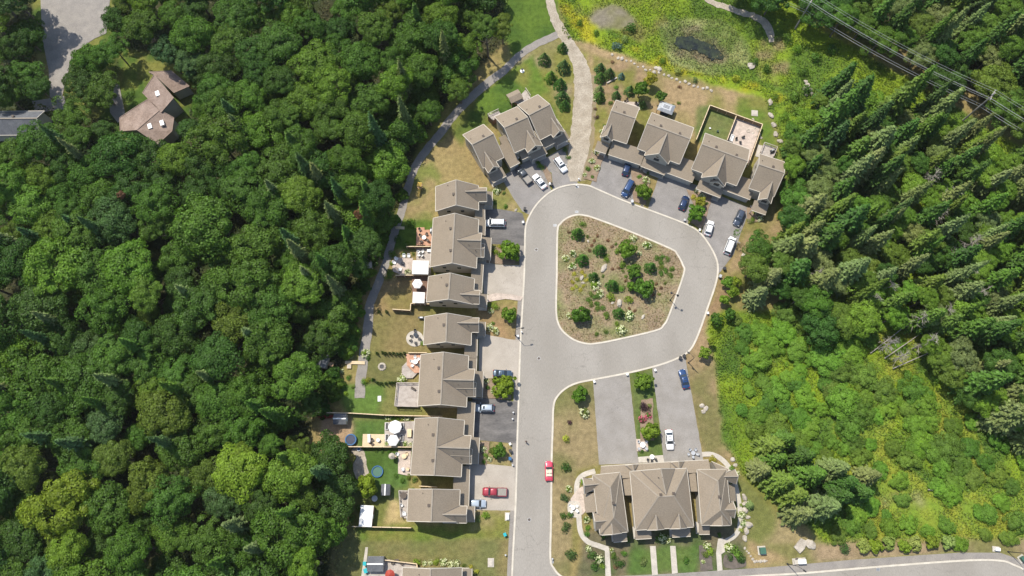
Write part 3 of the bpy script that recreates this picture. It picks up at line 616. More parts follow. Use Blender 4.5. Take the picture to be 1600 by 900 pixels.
# left column (front towards the road, +x)
hs = [
 rowhouse('narrow beige townhouse topping the left column, green side lawn above it', (682,291),(679.6,327),(746,291),(749,331), [((761,293.5),(760,314.5),None,7.6)], [[(742,315),(757.5,345)]], [[(757,300),(769.5,321)]], vents=((.55,.44),)),
 rowhouse('wide beige townhouse whose rear has the orange deck and white gazebo', (676.9,342),(672.4,417.5),(748,342.5),(744,418.4), [((755,364.5),(749,401),None,8.5), ((757.5,381),(756,401.5),None,6.9)], [[(740,343),(757.5,368)]], [[(748,371),(766,407)]]),
 rowhouse('narrow beige townhouse behind the white hexagonal umbrella', (669,433),(667,472),(742,435),(738,475), [((750,454),(749,475),None,7.4)], [[(738,412),(752.5,458)]], [[(748,459.5),(760,481)]], vents=((.45,.44),)),
 rowhouse('narrow beige townhouse with the round white patio at its rear corner', (664,496),(661.6,540),(737,495),(736,538), [((749,497),(747.5,519),None,7.5)], [[(727,522),(745,560)]], [[(746,503),(758,525)]], vents=((.4,.44),)),
 rowhouse('wide beige townhouse between the pinkish deck and the weathered grey deck', (657.8,553.5),(653,633),(732,557),(728.6,637), [((742,577),(740,619),None,8.9), ((744.5,598),(742.5,619.5),None,7.0)], [[(722,556),(744,581)]], [[(738,580),(753.5,621)]]),
 rowhouse('wide beige townhouse behind the pair of white patio umbrellas', (648.8,656),(641,741.6),(725,655),(721,745), [((735.5,681),(734,724),None,8.9), ((738,702),(736.5,724.5),None,7.0)], [[(716,627),(739,686)]], [[(734,683),(747,725)]]),
 rowhouse('beige townhouse with the small silver car tucked under its porch eave', (638.6,764),(636,812.5),(718.5,766),(717,816.5), [((730,791),(728.6,817),None,7.6)], [[(710,728),(732,792)]], [[(727,791),(741,816)]], vents=((.5,.44),)),
 rowhouse('beige townhouse cut off by the bottom edge beside a shrub row', (629,887),(626,965),(722,887),(720,965), (), (), [[(714,888.5),(736,965)]], vents=()),
 # upper left cluster
 rowhouse('left unit of the tilted cluster above the grey pickup', (723,211),(755.6,194),(755,262),(787,246), [((763,270),(780,261),None,7.3)], [[(781,231),(789,227),(811,252),(797,262)]], [[(764,269),(782,260),(788,276),(770,286)]], vents=((.6,.42),)),
 rowhouse('middle unit of the tilted cluster, balcony clutter on its rear corner', (771,183),(805.6,168),(806,238),(842,221), [((824.5,238),(848,228),None,7.4)], [], [[(826,237),(848,227),(852,240),(832,250)]], vents=((.6,.42),)),
 rowhouse('right unit of the tilted cluster, nearest the gravel trail', (808,164.5),(840,148),(844.5,218),(876,202), [((865,215),(882,205),None,7.3)], [], [[(866,214),(883,206),(888,217),(871,227)]], vents=((.6,.42),)),
 # upper right cluster
 rowhouse('leftmost unit of the upper right row, next to the gravel trail', (965,157),(1001,169),(940,212),(977,223.5), [((938,214),(956,221),None,7.3)], [[(957,222),(1003,243),(1001,258),(955,238)]], [[(934,222),(951,228),(946,240),(929,234)]], vents=((.5,.42),)),
 rowhouse('second unit of the upper right row, grey covered hot tub behind', (1018.7,176),(1084.5,200),(996,232),(1061,256), [((1007,243),(1044,256),None,8.7)], [[(1048,243),(1088,262),(1082,285),(1038,267)]], [[(1006,247),(1043,260),(1039,272),(1002,260)]]),
 rowhouse('third unit of the upper right row, two fenced yards behind', (1102.7,208),(1173,234.7),(1080,264),(1149,289), [((1096,277),(1132,291),None,8.8), ((1109,284),(1130,293),None,7.0)], [[(1133,270),(1174,288),(1172,312),(1125,294)]], [[(1093,284),(1130,297),(1124,308),(1088,295)]]),
 rowhouse('rightmost unit of the upper right row, small rear deck', (1188,241),(1226.7,253),(1169,293),(1208,307), [((1185,311),(1204,319),None,7.3)], [], [[(1180,315),(1200,323),(1194,335),(1174,326)]], vents=((.55,.42),)),
]
def link_low(h, q, z0=2.8, z1=4.2, door=True): h.low(q, z0, z1, door=door)
link_low(hs[9], [(806,232),(818,226),(830,241),(819,248)], door=False); link_low(hs[9], [(781,219),(795,217),(808,243),(797,252)], 2.9, 4.6, door=False)
link_low(hs[10], [(845,221),(862,212),(868,222),(851,231)], door=True)
# ------------------------------------------------------------------ bottom building : three hipped blocks
def blk(label, RL, RR, FL, FR, ze=5.6, **k): fr = Frame(RL, RR, FL, FR, ze); return House('townhouse', label, fr, **k), fr
Z5, ZR = 5.6, 8.6
grp = 'hipped townhouses of the lower row'
hC, fC = blk('wide central hipped block of the lower beige row', (986,736),(1072,732),(991,829),(1085,823), group=grp)
L_ = lambda f, q, z=Z5: f.l(q, z)
c = [(0, 0), (fC.W, 0), (fC.W, fC.D), (0, fC.D)]
hC.hip(c, (fC.W * .40, fC.D * .46), (fC.W * .66, fC.D * .46), Z5, 9.2)
ap = (fC.W * .53, fC.D * .43); hC.wedge((fC.W * .19, -.05), (fC.W * .79, -.05), ap, Z5 + .03, 9.15)
for f0 in (.345, .735):
    hC.wedge((fC.W * (f0 - .145), fC.D + .12), (fC.W * (f0 + .145), fC.D + .12), (fC.W * f0, fC.D * .76), Z5 + .02, 7.6)
for u, v in ((.44, .43), (.66, .42)): hC.vent(fC.W * u, fC.D * v, 9.0)
hC.vent(fC.W * .2, fC.D * .53, 6.9, True); hC.vent(fC.W * .44, fC.D * .14, 8.7, True); hC.vent(fC.W * .5, fC.D * .14, 8.9, True)
for k in range(4): hC.window(fC.W * (.14 + .24 * k), fC.D - .5, 4.1, 1.6, 1.3); hC.window(fC.W * (.14 + .24 * k), .5, 4.3, 1.4, 1.1, 'v-')
hW, fW = blk('left hipped block of the lower beige row, brick patio beside', (928,742),(970,738),(935,836),(980,831), group=grp)
hW.hip([(0, 0), (fW.W, 0), (fW.W, fW.D), (0, fW.D)], (fW.W * .52, fW.D * .24), (fW.W * .50, fW.D * .74), Z5, ZR)
hE, fE = blk('right hipped block of the lower beige row, curved walk beside', (1087,732),(1130,735),(1098,822.6),(1148,818), group=grp)
hE.hip([(0, 0), (fE.W, 0), (fE.W, fE.D), (0, fE.D)], (fE.W * .55, fE.D * .22), (fE.W * .55, fE.D * .74), Z5, ZR)
# low wings of the end blocks
for h, f, s_, vv in ((hW, fW, -1, (.02, .30, .62, .93)), (hE, fE, 1, (.0, .27, .58, .88))):
    e = 0 if s_ < 0 else f.W; D = f.D
    for a, b, z, dpt in ((vv[0], vv[1], 4.9, 2.2), (vv[2], vv[3], 5.5, .9)):
        h.wedge((e + s_ * dpt, D * a), (e + s_ * dpt, D * b), (e - s_ * 2.6, D * (a + b) / 2), z - .3, z + 1.7)
        for q in ((a, b),):
            u0, u1 = sorted((e + s_ * (dpt - .3), e - s_ * .6)); mb = MB(); A = [(u0, D * a + .3), (u1, D * a + .3), (u1, D * b - .3), (u0, D * b - .3)]
            mb.hexa([h.L(x, y, 0) for x, y in A], [h.L(x, y, z - .3) for x, y in A]); h.poly('wall', mb, h.wm)
    a, b = vv[1], vv[2]; mb = MB(); u_ = e + s_ * 2.3; h.slab(mb, [(e, D * a, 4.4), (e, D * b, 4.4), (u_, D * b, 3.0), (u_, D * a, 3.0)]); h.poly('porch_roof', mb, h.rm)
    A = [(e, D * a), (e + s_ * 2, D * a), (e + s_ * 2, D * b), (e, D * b)]; mb = MB(); mb.hexa([h.L(x, y, 0) for x, y in A], [h.L(x, y, 2.95) for x, y in A]); h.poly('wall', mb, h.wm)
    m_ = f.W * (.42 if s_ < 0 else .62)
    h.wedge((m_ - 2.2, D + .12), (m_ + 2.2, D + .12), (m_, D * .78), Z5 + .02, 7.5)
    h.vent(f.W * .55, D * .5, ZR - .1); h.window(f.W * .3, D - .5, 4, 1.4, 1.2); h.window(f.W * .7, D - .5, 4, 1.4, 1.2)
# north garages band, links between blocks
def flatlow(h, q, z0, z1, wallp=True, doors=0):
    """4 px corners: high edge first two, low edge last two"""
    f = h.fr; t = [f.l(p, z1 if i < 2 else z0) for i, p in enumerate(q)]
    mb = MB(); h.slab(mb, [(*p, z1 if i < 2 else z0) for i, p in enumerate(t)], .14); h.poly('roof', mb, h.rm)
    h.trimline((*t[2], z0 - .08), (*t[3], z0 - .08), .16); cx = sum(p[0] for p in t) / 4; cy = sum(p[1] for p in t) / 4
    I = [(x + (cx - x) * .08, y + (cy - y) * .08) for x, y in t]; mb = MB(); mb.hexa([h.L(x, y, 0) for x, y in I], [h.L(*p, (z1 if i < 2 else z0) - .14) for i, p in enumerate(I)]); h.poly('wall', mb, h.wm)
    for d in range(doors):
        a, b = Vector(t[2]), Vector(t[3]); c = a.lerp(b, (d + .5) / doors); dr = (b - a).normalized() * 2.1; nn = Vector((0, -1)) * .12
        A = [c - dr - nn * 3, c + dr - nn * 3, c + dr, c - dr]; mb = MB(); mb.hexa([h.L(p.x, p.y, .05) for p in A], [h.L(p.x, p.y, 2.2) for p in A]); h.poly('garage_door', mb, M['gdoor'])
flatlow(hW, [(1004,745),(937,750),(939,728.5),(1003,724.5)], 2.9, 4.2, doors=2)
flatlow(hC, [(1048,742),(1004,745),(1003.3,724.4),(1047,721.6)], 2.9, 4.2, doors=1)
flatlow(hE, [(1111,736),(1048.4,742),(1047.4,721.5),(1107,718.5)], 2.9, 4.2, doors=2)
hC.wedge(L_(fC, (977,727), 3.0), L_(fC, (997,725.5), 3.0), L_(fC, (990,737), 4.3), 3.05, 4.3)
hC.wedge(L_(fC, (1048,722.3), 3.0), L_(fC, (1069,720.8), 3.0), L_(fC, (1061,734), 4.3), 3.05, 4.3)
flatlow(hC, [(989,774),(986,737),(969,738),(973,774)], 3.6, 4.1); flatlow(hC, [(1090,768),(1086,733),(1072,733),(1078,768)], 3.6, 4.1)
flatlow(hW, [(934,745),(934,741),(916,752),(921,763)], 3.4, 4.4)
flatlow(hE, [(1130,742),(1118,732),(1112,721),(1139,733)], 3.0, 4.4)
for h, f, xs in ((hC, fC, ((.02, .3), (.66, .98))), (hW, fW, ((.5, 1.0),)), (hE, fE, ((.0, .36),))):
    for a, b in xs: h.low(None, 2.8, 3.6, posts=True, uv=(f.W * a, f.W * b, f.D - .6, f.D + 2.0))
# ------------------------------------------------------------------ brown house in the wood, grey roofed neighbour
fr = Frame((241,117),(272,153),(222.7,145),(252,175.5), 5.2)
hb = House('forest_house', 'brown roofed house among the trees at upper left', fr, 'roof_brown', 'wall_cream')

hb.low(None, 3.4, 5.6, uv=(0, 0, 0, 0)) if False else None
def quad_roof(h, q, z, m=None, wall=True):     # q px corners with own heights
    f = h.fr; t = [(*f.l(p[:2], p[2]), p[2]) for p in q]; mb = MB(); h.slab(mb, t); h.poly('roof', mb, m or h.rm)
    cx = sum(p[0] for p in t) / len(t); cy = sum(p[1] for p in t) / len(t)
    for i in range(len(t)): h.trimline(t[i], t[(i + 1) % len(t)], .14, .2, m='roof_brown')
    if wall:
        I = [(x + (cx - x) * .07, y + (cy - y) * .07, zz) for x, y, zz in t]; mb = MB(); mb.hexa([h.L(p[0], p[1], 0) for p in I], [h.L(p[0], p[1], p[2] - .14) for p in I]); h.poly('wall', mb, h.wm)
quad_roof(hb, [(241,117,6.9),(271.5,153,6.9),(252,175.5,5.6),(222.7,145,5.6)], 0)
quad_roof(hb, [(233,112.5,5.4),(268,110.7,5.2),(296,134.7,3.8),(272,145,3.8),(243,118,5.4)], 0)
quad_roof(hb, [(230.7,155,5.6),(250,172,5.6),(214,203,5.6),(188,205,3.9),(186.7,184,3.9)], 0)
quad_roof(hb, [(250,172,5.62),(272,184,4.4),(269,205,4.2),(246.7,225,3.8),(214,203,5.62)], 0)
for q, z in (((246,146), 6.3), ((235,170), 5.3), ((253,192), 5.3), ((234,197), 5.3)):
    u, v = fr.l(q, z); mb = MB(); mb.box(-.5, .5, -.75, .75, -.5, .12); o = hb.poly('skylight', mb, M['whitep']); o.location = hb.L(u, v, z); o.rotation_euler.z = fr.ang + 1.2
fr = Frame((-60,172),(66,176),(-60,214),(66,208), 4.2)
hg = House('forest_house', 'grey roofed house at the left edge below the turning circle', fr, 'roof_grey', 'wall_cream')
hg.gable(0, fr.W, 0, fr.D, 4.2, 6.6)
hg.window(fr.W * .7, fr.D - .35, 2, 1.6, 1.2); hg.vent(fr.W * .7, fr.D * .4, 6.3)
# ------------------------------------------------------------------ foliage meshes
def quads(c, n, size, g, asp=1.0, jit=.45, along=None):
    """leaf quads at c with normals n"""
    k = len(c); n = n + g.normal(0, jit, (k, 3)); n /= np.linalg.norm(n, axis=1)[:, None]
    if along is None: a = g.normal(0, 1, (k, 3))
    else: a = along
    a = a - n * (a * n).sum(1)[:, None]; a /= np.linalg.norm(a, axis=1)[:, None] + 1e-9; b = np.cross(n, a)
    s = (size * g.uniform(.65, 1.35, k))[:, None]; A = a * s * .5 * asp; Bq = b * s * .5
    bend = n * s * .12
    v = np.stack([c - A, c - Bq * .9 - bend, c + A, c + Bq * .9 - bend], 1).reshape(-1, 3)
    return v
def fq(nv): return np.arange(nv).reshape(-1, 4)
def sph(g, k):
    d = g.normal(0, 1, (k, 3)); return d / np.linalg.norm(d, axis=1)[:, None]
def broad(seed, nc=46, per=230, lf=.062, flat=.78, rag=.16, inner=500):
    """crown of about unit radius, base at z=0, top about z=flat*2*.8"""
    g = np.random.default_rng(seed); V = []
    d = sph(g, nc * 3); d = d[d[:, 2] > -.35][:nc]; base = fnoise(d[:, 0] * 3, d[:, 1] * 3 + seed, 1.5, seed)
    sx = g.uniform(.8, 1.15); sy = g.uniform(.85, 1.12)
    for i in range(len(d)):
        rad = .70 + rag * g.normal(0, .6) + .42 * (base[i] - .5); r = g.uniform(.13, .36)
        cc = d[i] * rad * np.array([sx, sy, flat]); e = sph(g, per); out = e + d[i] * .75 + np.array([0, 0, .35]); out /= np.linalg.norm(out, axis=1)[:, None]
        q = cc + out * r * np.array([1, 1, .75]) * g.uniform(.8, 1.08, per)[:, None]
        V.append(quads(q, out, lf, g))
    e = sph(g, inner); e[:, 2] = np.abs(e[:, 2]) * .9 - .15; V.append(quads(e * .62 * np.array([1, 1, flat]), e, lf * 2.4, g, jit=.3))
    v = np.concatenate(V); v[:, 2] += .5; return np_mesh('crown', v, fq(len(v)))
def trunk(seed, h, r, top, limbs=5, spread=.5):
    g = random.Random(seed); mb = MB(); pts = [(0, 0, -.3)] + [(g.uniform(-.25, .25) * k / 3, g.uniform(-.25, .25) * k / 3, h * k / 3) for k in (1, 2, 3)]
    mb.tube(pts, [r * 1.25, r, r * .75, r * .35], 7)
    for i in range(limbs):
        a = i * 6.283 / limbs + g.uniform(-.4, .4); z = h * g.uniform(.5, .85); L = top * spread * g.uniform(.7, 1)
        mb.tube([(0, 0, z), (math.cos(a) * L * .5, math.sin(a) * L * .5, z + L * .35), (math.cos(a) * L, math.sin(a) * L, z + L * .6)], [r * .4, r * .25, r * .08], 5)
    return mb.mesh('trunk')
def spruce(seed, nl=26, nb=10, thin=1.0):
    """unit height 1 (z 0..1), radius given relative: built at height 16, radius 3"""
    g = np.random.default_rng(seed); C_ = []; N_ = []; A_ = []; S_ = []; Hh = 16.0; R = 3.1
    for i in range(nl):
        t = .10 + .88 * (i / (nl - 1)) ** .95; r = R * (1 - t) ** .78 * g.uniform(.85, 1.08) + .12; z = t * Hh; k = max(4, int(nb * (1 - t * .55)))
        for j in range(k):
            if g.random() < .06: continue
            a = 6.283 * (j + g.uniform(-.25, .25)) / k + i * 1.3; rr = r * g.uniform(.72, 1.15); m = max(3, int(rr * 4.2)); dirv = np.array([math.cos(a), math.sin(a), 0])
            side = np.array([-math.sin(a), math.cos(a), 0]); s = np.linspace(.12, 1, m); drop = -.30 * rr * s ** 1.6 + .10 * rr * np.maximum(0, s - .75)
            for sd, wd in ((0, 0), (1, .28), (-1, .28)):
                wv = wd * (1 - s) * rr * .75 + (.0 if sd == 0 else .06)
                c = dirv * (s * rr)[:, None] + side * (sd * wv)[:, None]; c[:, 2] = z + drop - abs(sd) * .05; C_.append(c + g.normal(0, .06, c.shape))
                nn = np.tile(np.array([0, 0, 1.0]) + dirv * .35 + side * sd * .35, (m, 1)); N_.append(nn); A_.append(np.tile(dirv + side * sd * .8 + np.array([0, 0, -.3]), (m, 1))); S_.append(np.full(m, .40))
    c = np.concatenate(C_); n = np.concatenate(N_); a = np.concatenate(A_)
    v = quads(c, n, .36, g, asp=1.7, jit=.32, along=a + g.normal(0, .15, a.shape))
    tip = np.linspace(.9, 1.02, 14)[:, None] * np.array([0, 0, Hh]); tv = quads(tip + g.normal(0, .05, tip.shape), g.normal(0, 1, tip.shape), .35, g, asp=1.6)
    v = np.concatenate([v, tv]); return np_mesh('crown', v, fq(len(v)))
def straight_trunk(h, r): return MB().tube([(0, 0, -.3), (0, 0, h * .5), (0, 0, h)], [r * 1.2, r * .7, r * .1], 7).mesh('trunk')
def dead(seed, h=12, leafy=False):
    g = random.Random(seed); mb = MB(); mb.tube([(0, 0, -.3), (g.uniform(-.2, .2), .1, h * .5), (g.uniform(-.5, .5), g.uniform(-.5, .5), h)], [.2, .14, .04], 6)
    for i in range(34):
        z = h * (.25 + .72 * i / 34); a = g.uniform(0, 6.283); L = (1 - z / h) * 2.6 + g.uniform(.5, 1.2)
        e = (math.cos(a) * L, math.sin(a) * L, z + g.uniform(-.2, .8)); mb.tube([(0, 0, z), (e[0] * .5, e[1] * .5, z + .2), e], [.06, .045, .02], 4)
        for q in range(3):
            b = a + g.uniform(-.9, .9); s = g.uniform(.4, .9); p = (e[0] * s, e[1] * s, z + .2 * s); mb.tube([p, (p[0] + math.cos(b) * .8, p[1] + math.sin(b) * .8, p[2] + g.uniform(-.1, .4))], [.035, .012], 3)
    return mb.mesh('branches')
def shrub(seed, n=330, lf=.17, flat=.8, spiky=False):
    g = np.random.default_rng(seed); k = 9; V = []
    cs = sph(g, k) * .5; cs[:, 2] = np.abs(cs[:, 2]) * flat
    for c in cs:
        e = sph(g, n // k); e[:, 2] = np.where(e[:, 2] < -.2, -e[:, 2], e[:, 2]); V.append(quads(c + e * g.uniform(.38, .52) * np.array([1, 1, flat]), e, lf, g))
    v = np.concatenate(V); v[:, 2] += .25; return np_mesh('foliage', v, fq(len(v)))
def fir_small(seed):
    g = np.random.default_rng(seed); n = 620; t = g.uniform(0, 1, n) ** 1.3; a = g.uniform(0, 6.283, n); r = (1 - t) * (.86 + .22 * np.sin(a * 5 + t * 20)) + .04
    c = np.stack([np.cos(a) * r, np.sin(a) * r, .12 + t * 2.3], 1); nn = np.stack([np.cos(a), np.sin(a), np.full(n, .9)], 1)
    v = quads(c, nn, .17, g, asp=1.6, jit=.3, along=np.stack([np.cos(a), np.sin(a), np.full(n, -.3)], 1)); return np_mesh('foliage', v, fq(len(v)))
def blossoms(seed, n=22, s=.2):
    g = np.random.default_rng(seed); e = sph(g, n); e[:, 2] = np.abs(e[:, 2]) + .15; e /= np.linalg.norm(e, axis=1)[:, None]; V = []
    for p in e:
        c = p * np.array([.92, .92, .8]) + np.array([0, 0, .25]) + g.normal(0, .07, (7, 3)); V.append(quads(c, np.tile(p, (7, 1)), s, g, jit=.5))
    v = np.concatenate(V); return np_mesh('blossoms', v, fq(len(v)))
CROWN = [broad(100 + i, nc=50 + 6 * (i % 4), per=175, flat=(.7, .8, .9, .75)[i % 4], rag=(.12, .2, .26)[i % 3]) for i in range(12)]
CROWN_S = [broad(140 + i, nc=22, per=70, lf=.16, flat=.85, inner=160) for i in range(4)]
SPR = [spruce(200 + i, nl=30 + 2 * (i % 3), nb=12 + i % 3) for i in range(5)]
SHR = [shrub(300 + i) for i in range(5)]; FIRS = [fir_small(320 + i) for i in range(3)]; BLO = [blossoms(330 + i) for i in range(2)]
DEAD = [dead(340 + i) for i in range(3)]
TRK = [trunk(350 + i, 9, .28, 4, 5) for i in range(4)]; TRKS = [trunk(360 + i, 2.2, .09, 1.5, 4) for i in range(2)]; STR = straight_trunk(16, .2)
for me, m in [(x, 'leaf') for x in CROWN + CROWN_S + SHR] + [(x, 'needle') for x in SPR + FIRS] + [(x, 'blossom') for x in BLO] + [(x, 'deadbark') for x in DEAD] + [(x, 'bark') for x in TRK + TRKS + [STR]]: me.materials.append(M[m])
BLOP = BLO[0].copy(); BLOP.materials.clear(); BLOP.materials.append(M['blossomp'])
TINT = {'deep green': (.050, .112, .018), 'mid green': (.074, .154, .020), 'fresh green': (.108, .205, .023), 'yellow green': (.165, .250, .025), 'olive green': (.100, .160, .024),
        'blue green': (.064, .132, .040), 'grey green': (.140, .185, .062), 'golden': (.30, .31, .04), 'pale green': (.22, .29, .08), 'rusty brown': (.17, .095, .055), 'dark purple': (.06, .03, .035), 'dark fir green': (.054, .106, .028), 'blue grey': (.08, .14, .12)}
REG = []          # (object, description, px, py, region, group)
def varc(t, k=.12):
    c = TINT[t]; f = 1 + R_.uniform(-k, k); return (c[0] * 1.03 * f * (1 + R_.uniform(-k, k)), c[1] * f, c[2] * f * (1 + R_.uniform(-k, k)) * .9, 1)
def reg(o, desc, q, region, cat, group): o['category'] = cat; o['group'] = group; REG.append((o, desc, q[0], q[1], region))
def broad_tree(q, r, tint, region, h=None, kind='broadleaf tree', small=False, group=None, colour=None, ztop=None, name=None):
    bsh = 'wild bush' in kind; h = h or (R_.uniform(11, 15) if not small else r * 1.9); zc = h * (.75 if not small else .6)
    p = P(q[0], q[1], zc); root = empty(name or ('wild_bush' if 'bush' in kind else 'street_tree' if small else 'woodland_tree' if 'right' in region else 'broadleaf_tree'), (p.x, p.y, 0), R_.uniform(0, 6.283))
    c = link('crown', R_.choice(CROWN_S if small and not bsh else CROWN), None, root); s = r * (1.02 if small else 1.16); zs = r * R_.uniform(.82, 1.05) * (.62 if bsh else 1.15 if small else 1)
    c.scale = (s, s, zs); c.location = (0, 0, max(h - 1.35 * zs, .1)); c.color = colour or varc(tint)
    t = link('trunk', R_.choice(TRKS if small else TRK), None, root); k = (h * .62 / (2.2 if small else 9)); t.scale = (k, k, k)
    sz = ('small ', 'medium ', 'large ')[0 if r < 3.9 else 1 if r < 5 else 2] if not small else ('small ' if r < 2.3 else '')
    f_ = 1.45 if 'meadow' in region else 1.28 if 'right' in region else 1.03 if 'left forest' in region else 1.1; c.color = [x * f_ for x in c.color[:3]] + [1]
    reg(root, f'{sz}{tint} {kind}', q, region, 'tree', group or f'trees {region}'); return root
def spruce_tree(q, h, r, tint, region, group=None, kind='spruce'):
    """q: pixel of the trunk foot"""
    p = P(q[0], q[1], 0); root = empty('spruce_tree', (p.x, p.y, 0), R_.uniform(0, 6.283)); root.rotation_euler.x = R_.uniform(-.03, .03)
    c = link('crown', R_.choice(SPR), None, root); c.scale = (r / 3.1, r / 3.1, h / 16); c.color = varc(tint)
    if 'right' in region or 'row' in region: c.color = [x * 1.12 for x in c.color[:3]] + [1]
    t = link('trunk', STR, None, root); t.scale = (1, 1, h / 16)
    tp = proj(p.x, p.y, h * .6)
    sz = 'tall ' if h > 15.5 else 'medium ' if h > 11 else 'short '
    reg(root, f'{sz}{tint} {kind}', tp, region, 'tree', group or f'spruces {region}'); return root
def dead_tree(q, h, region):
    p = P(q[0], q[1], 0); root = empty('dead_tree', (p.x, p.y, 0), R_.uniform(0, 6)); root.rotation_euler.x = R_.uniform(-.12, .12); c = link('branches', R_.choice(DEAD), None, root); c.scale = (h / 12,) * 3
    reg(root, 'bare grey dead tree', proj(p.x, p.y, h / 2), region, 'tree', f'dead trees {region}')
def bush(q, r, tint, region, fl=None, kind='shrub', tall=1.0, fir=False, group=None, name='shrub'):
    p = P(q[0], q[1], r * .6 * tall); o = empty(name, (p.x, p.y, 0), R_.uniform(0, 6.283))
    c = link('foliage', R_.choice(FIRS if fir else SHR), None, o); c.scale = (r, r, r * tall); c.color = [x * 1.2 for x in varc(tint)[:3]] + [1]; c.location.z = -.03
    if fl: b = link('blossoms', BLOP if fl == 'p' else R_.choice(BLO), None, o); b.scale = c.scale
    reg(o, f'{tint} {kind}' + (' with white blossoms' if fl == 1 else ' with pink blossoms' if fl else ''), q, region, 'shrub' if kind != 'conifer' else 'tree', group or f'shrubs {region}'); return o
PX = lambda r, q: r / (F / (H / (math.cos(T) - (450 - q[1]) / F * math.sin(T))))      # px radius -> metres (ground scale)
# ------------------------------------------------------------------ forests
FL_ = [(-30,-30),(250,-30),(760,-30),(790,15),(800,45),(775,62),(752,75),(765,100),(735,135),(700,168),(668,205),(652,240),(635,268),(622,300),(612,335),(600,372),(585,400),(572,425),(550,452),(545,485),(543,520),(518,556),(496,590),(500,630),(472,652),(480,700),(535,722),(550,760),(520,795),(535,830),(510,930),(-30,930)]
HOLES = [[(52,-40),(178,-40),(174,45),(172,60),(178,120),(200,150),(196,190),(150,178),(110,178),(88,160),(50,150),(45,80)], [(180,85),(218,85),(232,105),(272,100),(306,134),(294,165),(282,212),(248,236),(180,212),(180,170),(196,130)],
         [(-60,165),(75,168),(74,214),(-60,220)]]
FEAT = [((95,785),10,'yellow green'),((200,420),9.5,'fresh green'),((232,462),6,'fresh green'),((375,735),8,'yellow green'),((382,712),3.5,'yellow green'),((462,590),8,'fresh green'),((420,480),7,'mid green'),((515,135),7.5,'fresh green'),((585,50),7,'mid green'),((300,55),8,'mid green'),
        ((370,25),7,'mid green'),((350,165),7,'mid green'),((245,320),7,'mid green'),((380,300),7.5,'mid green'),((120,370),7.5,'mid green'),((165,480),7.5,'mid green'),((340,560),7.5,'deep green'),((270,780),7,'mid green'),((200,860),7,'mid green'),((110,860),6,'yellow green'),((480,885),5,'fresh green'),
        ((40,730),6.5,'olive green'),((335,145),6,'mid green'),((225,45),7,'mid green'),((540,250),6,'mid green'),((470,230),6.5,'mid green'),((440,130),6,'deep green'),((620,130),7,'fresh green'),((690,60),7,'deep green'),((760,48),4.5,'mid green'),((20,70),6,'deep green'),((15,290),6.5,'fresh green'),((138,92),7.5,'mid green'),((128,128),6.5,'deep green'),((158,142),6.5,'mid green'),((38,55),7,'deep green'),((34,118),7,'mid green'),((62,138),4.5,'deep green'),((110,182),6.5,'mid green'),((60,225),7,'mid green'),((182,30),6,'deep green'),((178,75),5.5,'mid green'),((520,410),6,'deep green'),((590,310),6,'deep green'),((575,380),5.5,'deep green')]
placed = []
def wpos(q, z=11): p = P(q[0], q[1], z); return p.x, p.y
for q, r, t in FEAT:
    r *= .62; placed.append((*wpos(q), r)); broad_tree(q, r, t, 'in the left forest', h=14 + r * .5 if q[0] > 190 or q[1] > 200 else 9.5)
def okpos(q, polys, holes, r=0):
    if not any(bool(inpoly(q[0], q[1], p)) and bool(inpoly(q[0] + r * 3.0, q[1], p)) for p in polys): return False
    for h in holes:
        for dx, dy in ((0, 0), (1, 0), (-1, 0), (0, 1), (0, -1)):
            if inpoly(q[0] + dx * r * 4, q[1] + dy * r * 4, h): return False
    return True
def fill(polys, holes, n, rr, fn, zp=11, k=.76, tries=9000, ins=1):
    c = 0; xs = [p[0] for pl in polys for p in pl]; ys = [p[1] for pl in polys for p in pl]
    for _ in range(tries):
        q = (R_.uniform(min(xs), max(xs)), R_.uniform(min(ys), max(ys)))
        r = R_.uniform(*rr) * (1.15 if R_.random() < .12 else 1)
        if not okpos(q, polys, holes, r * ins): continue
        x, y = wpos(q, zp)
        if any((x - a) ** 2 + (y - b) ** 2 < (k * (r + s)) ** 2 for a, b, s in placed): continue
        placed.append((x, y, r)); fn(q, r); c += 1
        if c >= n: break
    return c
def lt(q, r):
    v = fnoise(np.array([q[0] / 60.]), np.array([q[1] / 60.]), 1, 77)[0] + R_.uniform(-.16, .16)
    t = 'deep green' if v < .42 else 'mid green' if v < .62 else 'fresh green' if v < .74 else 'olive green'
    
    if R_.random() < .06: t = 'blue green'
    broad_tree(q, r, t, 'in the left forest', h=(13.5 + (r - 4) * 1.4 + R_.uniform(-1.5, 1.5)) * (1 if inpoly(q[0] + 70, q[1], FL_) else .6))
nL = fill([FL_], HOLES, 235, (3.5, 6.9), lt, k=.74)
nL2 = fill([FL_], HOLES, 40, (2.4, 3.3), lambda q, r: broad_tree(q, r, R_.choice(['mid green', 'deep green', 'olive green']), 'in the left forest', h=R_.uniform(9, 11)), k=.74)
# spruces standing in the left forest
for q in [(140,255),(160,270),(390,215),(400,235),(65,330),(160,380),(55,400),(100,395),(190,385),(130,520),(115,545),(480,260),(500,300),(535,360),(590,330),(545,330),(515,310),(490,420),(500,455),(480,405),(360,600),(310,620),(150,615),(120,690),(165,700),(60,620),(430,645),(455,655),(300,700),(220,610),(560,395),(585,365),
          (530,440),(540,470),(660,75),(640,210),(600,240),(700,120),(200,640),(250,560),(420,540),(330,480),(450,330),(640,160),(400,820),(480,800),(430,850),(380,870),(520,740),(470,720)]:
    spruce_tree(q, R_.uniform(18, 22), R_.uniform(2.4, 3.3), R_.choice(['blue green', 'grey green', 'grey green', 'mid green']), 'in the left forest')
broad_tree((570,345), 1.6, 'rusty brown', 'in the left forest', h=15, small=True); broad_tree((205,317), 1.2, 'rusty brown', 'in the left forest', h=15, small=True)
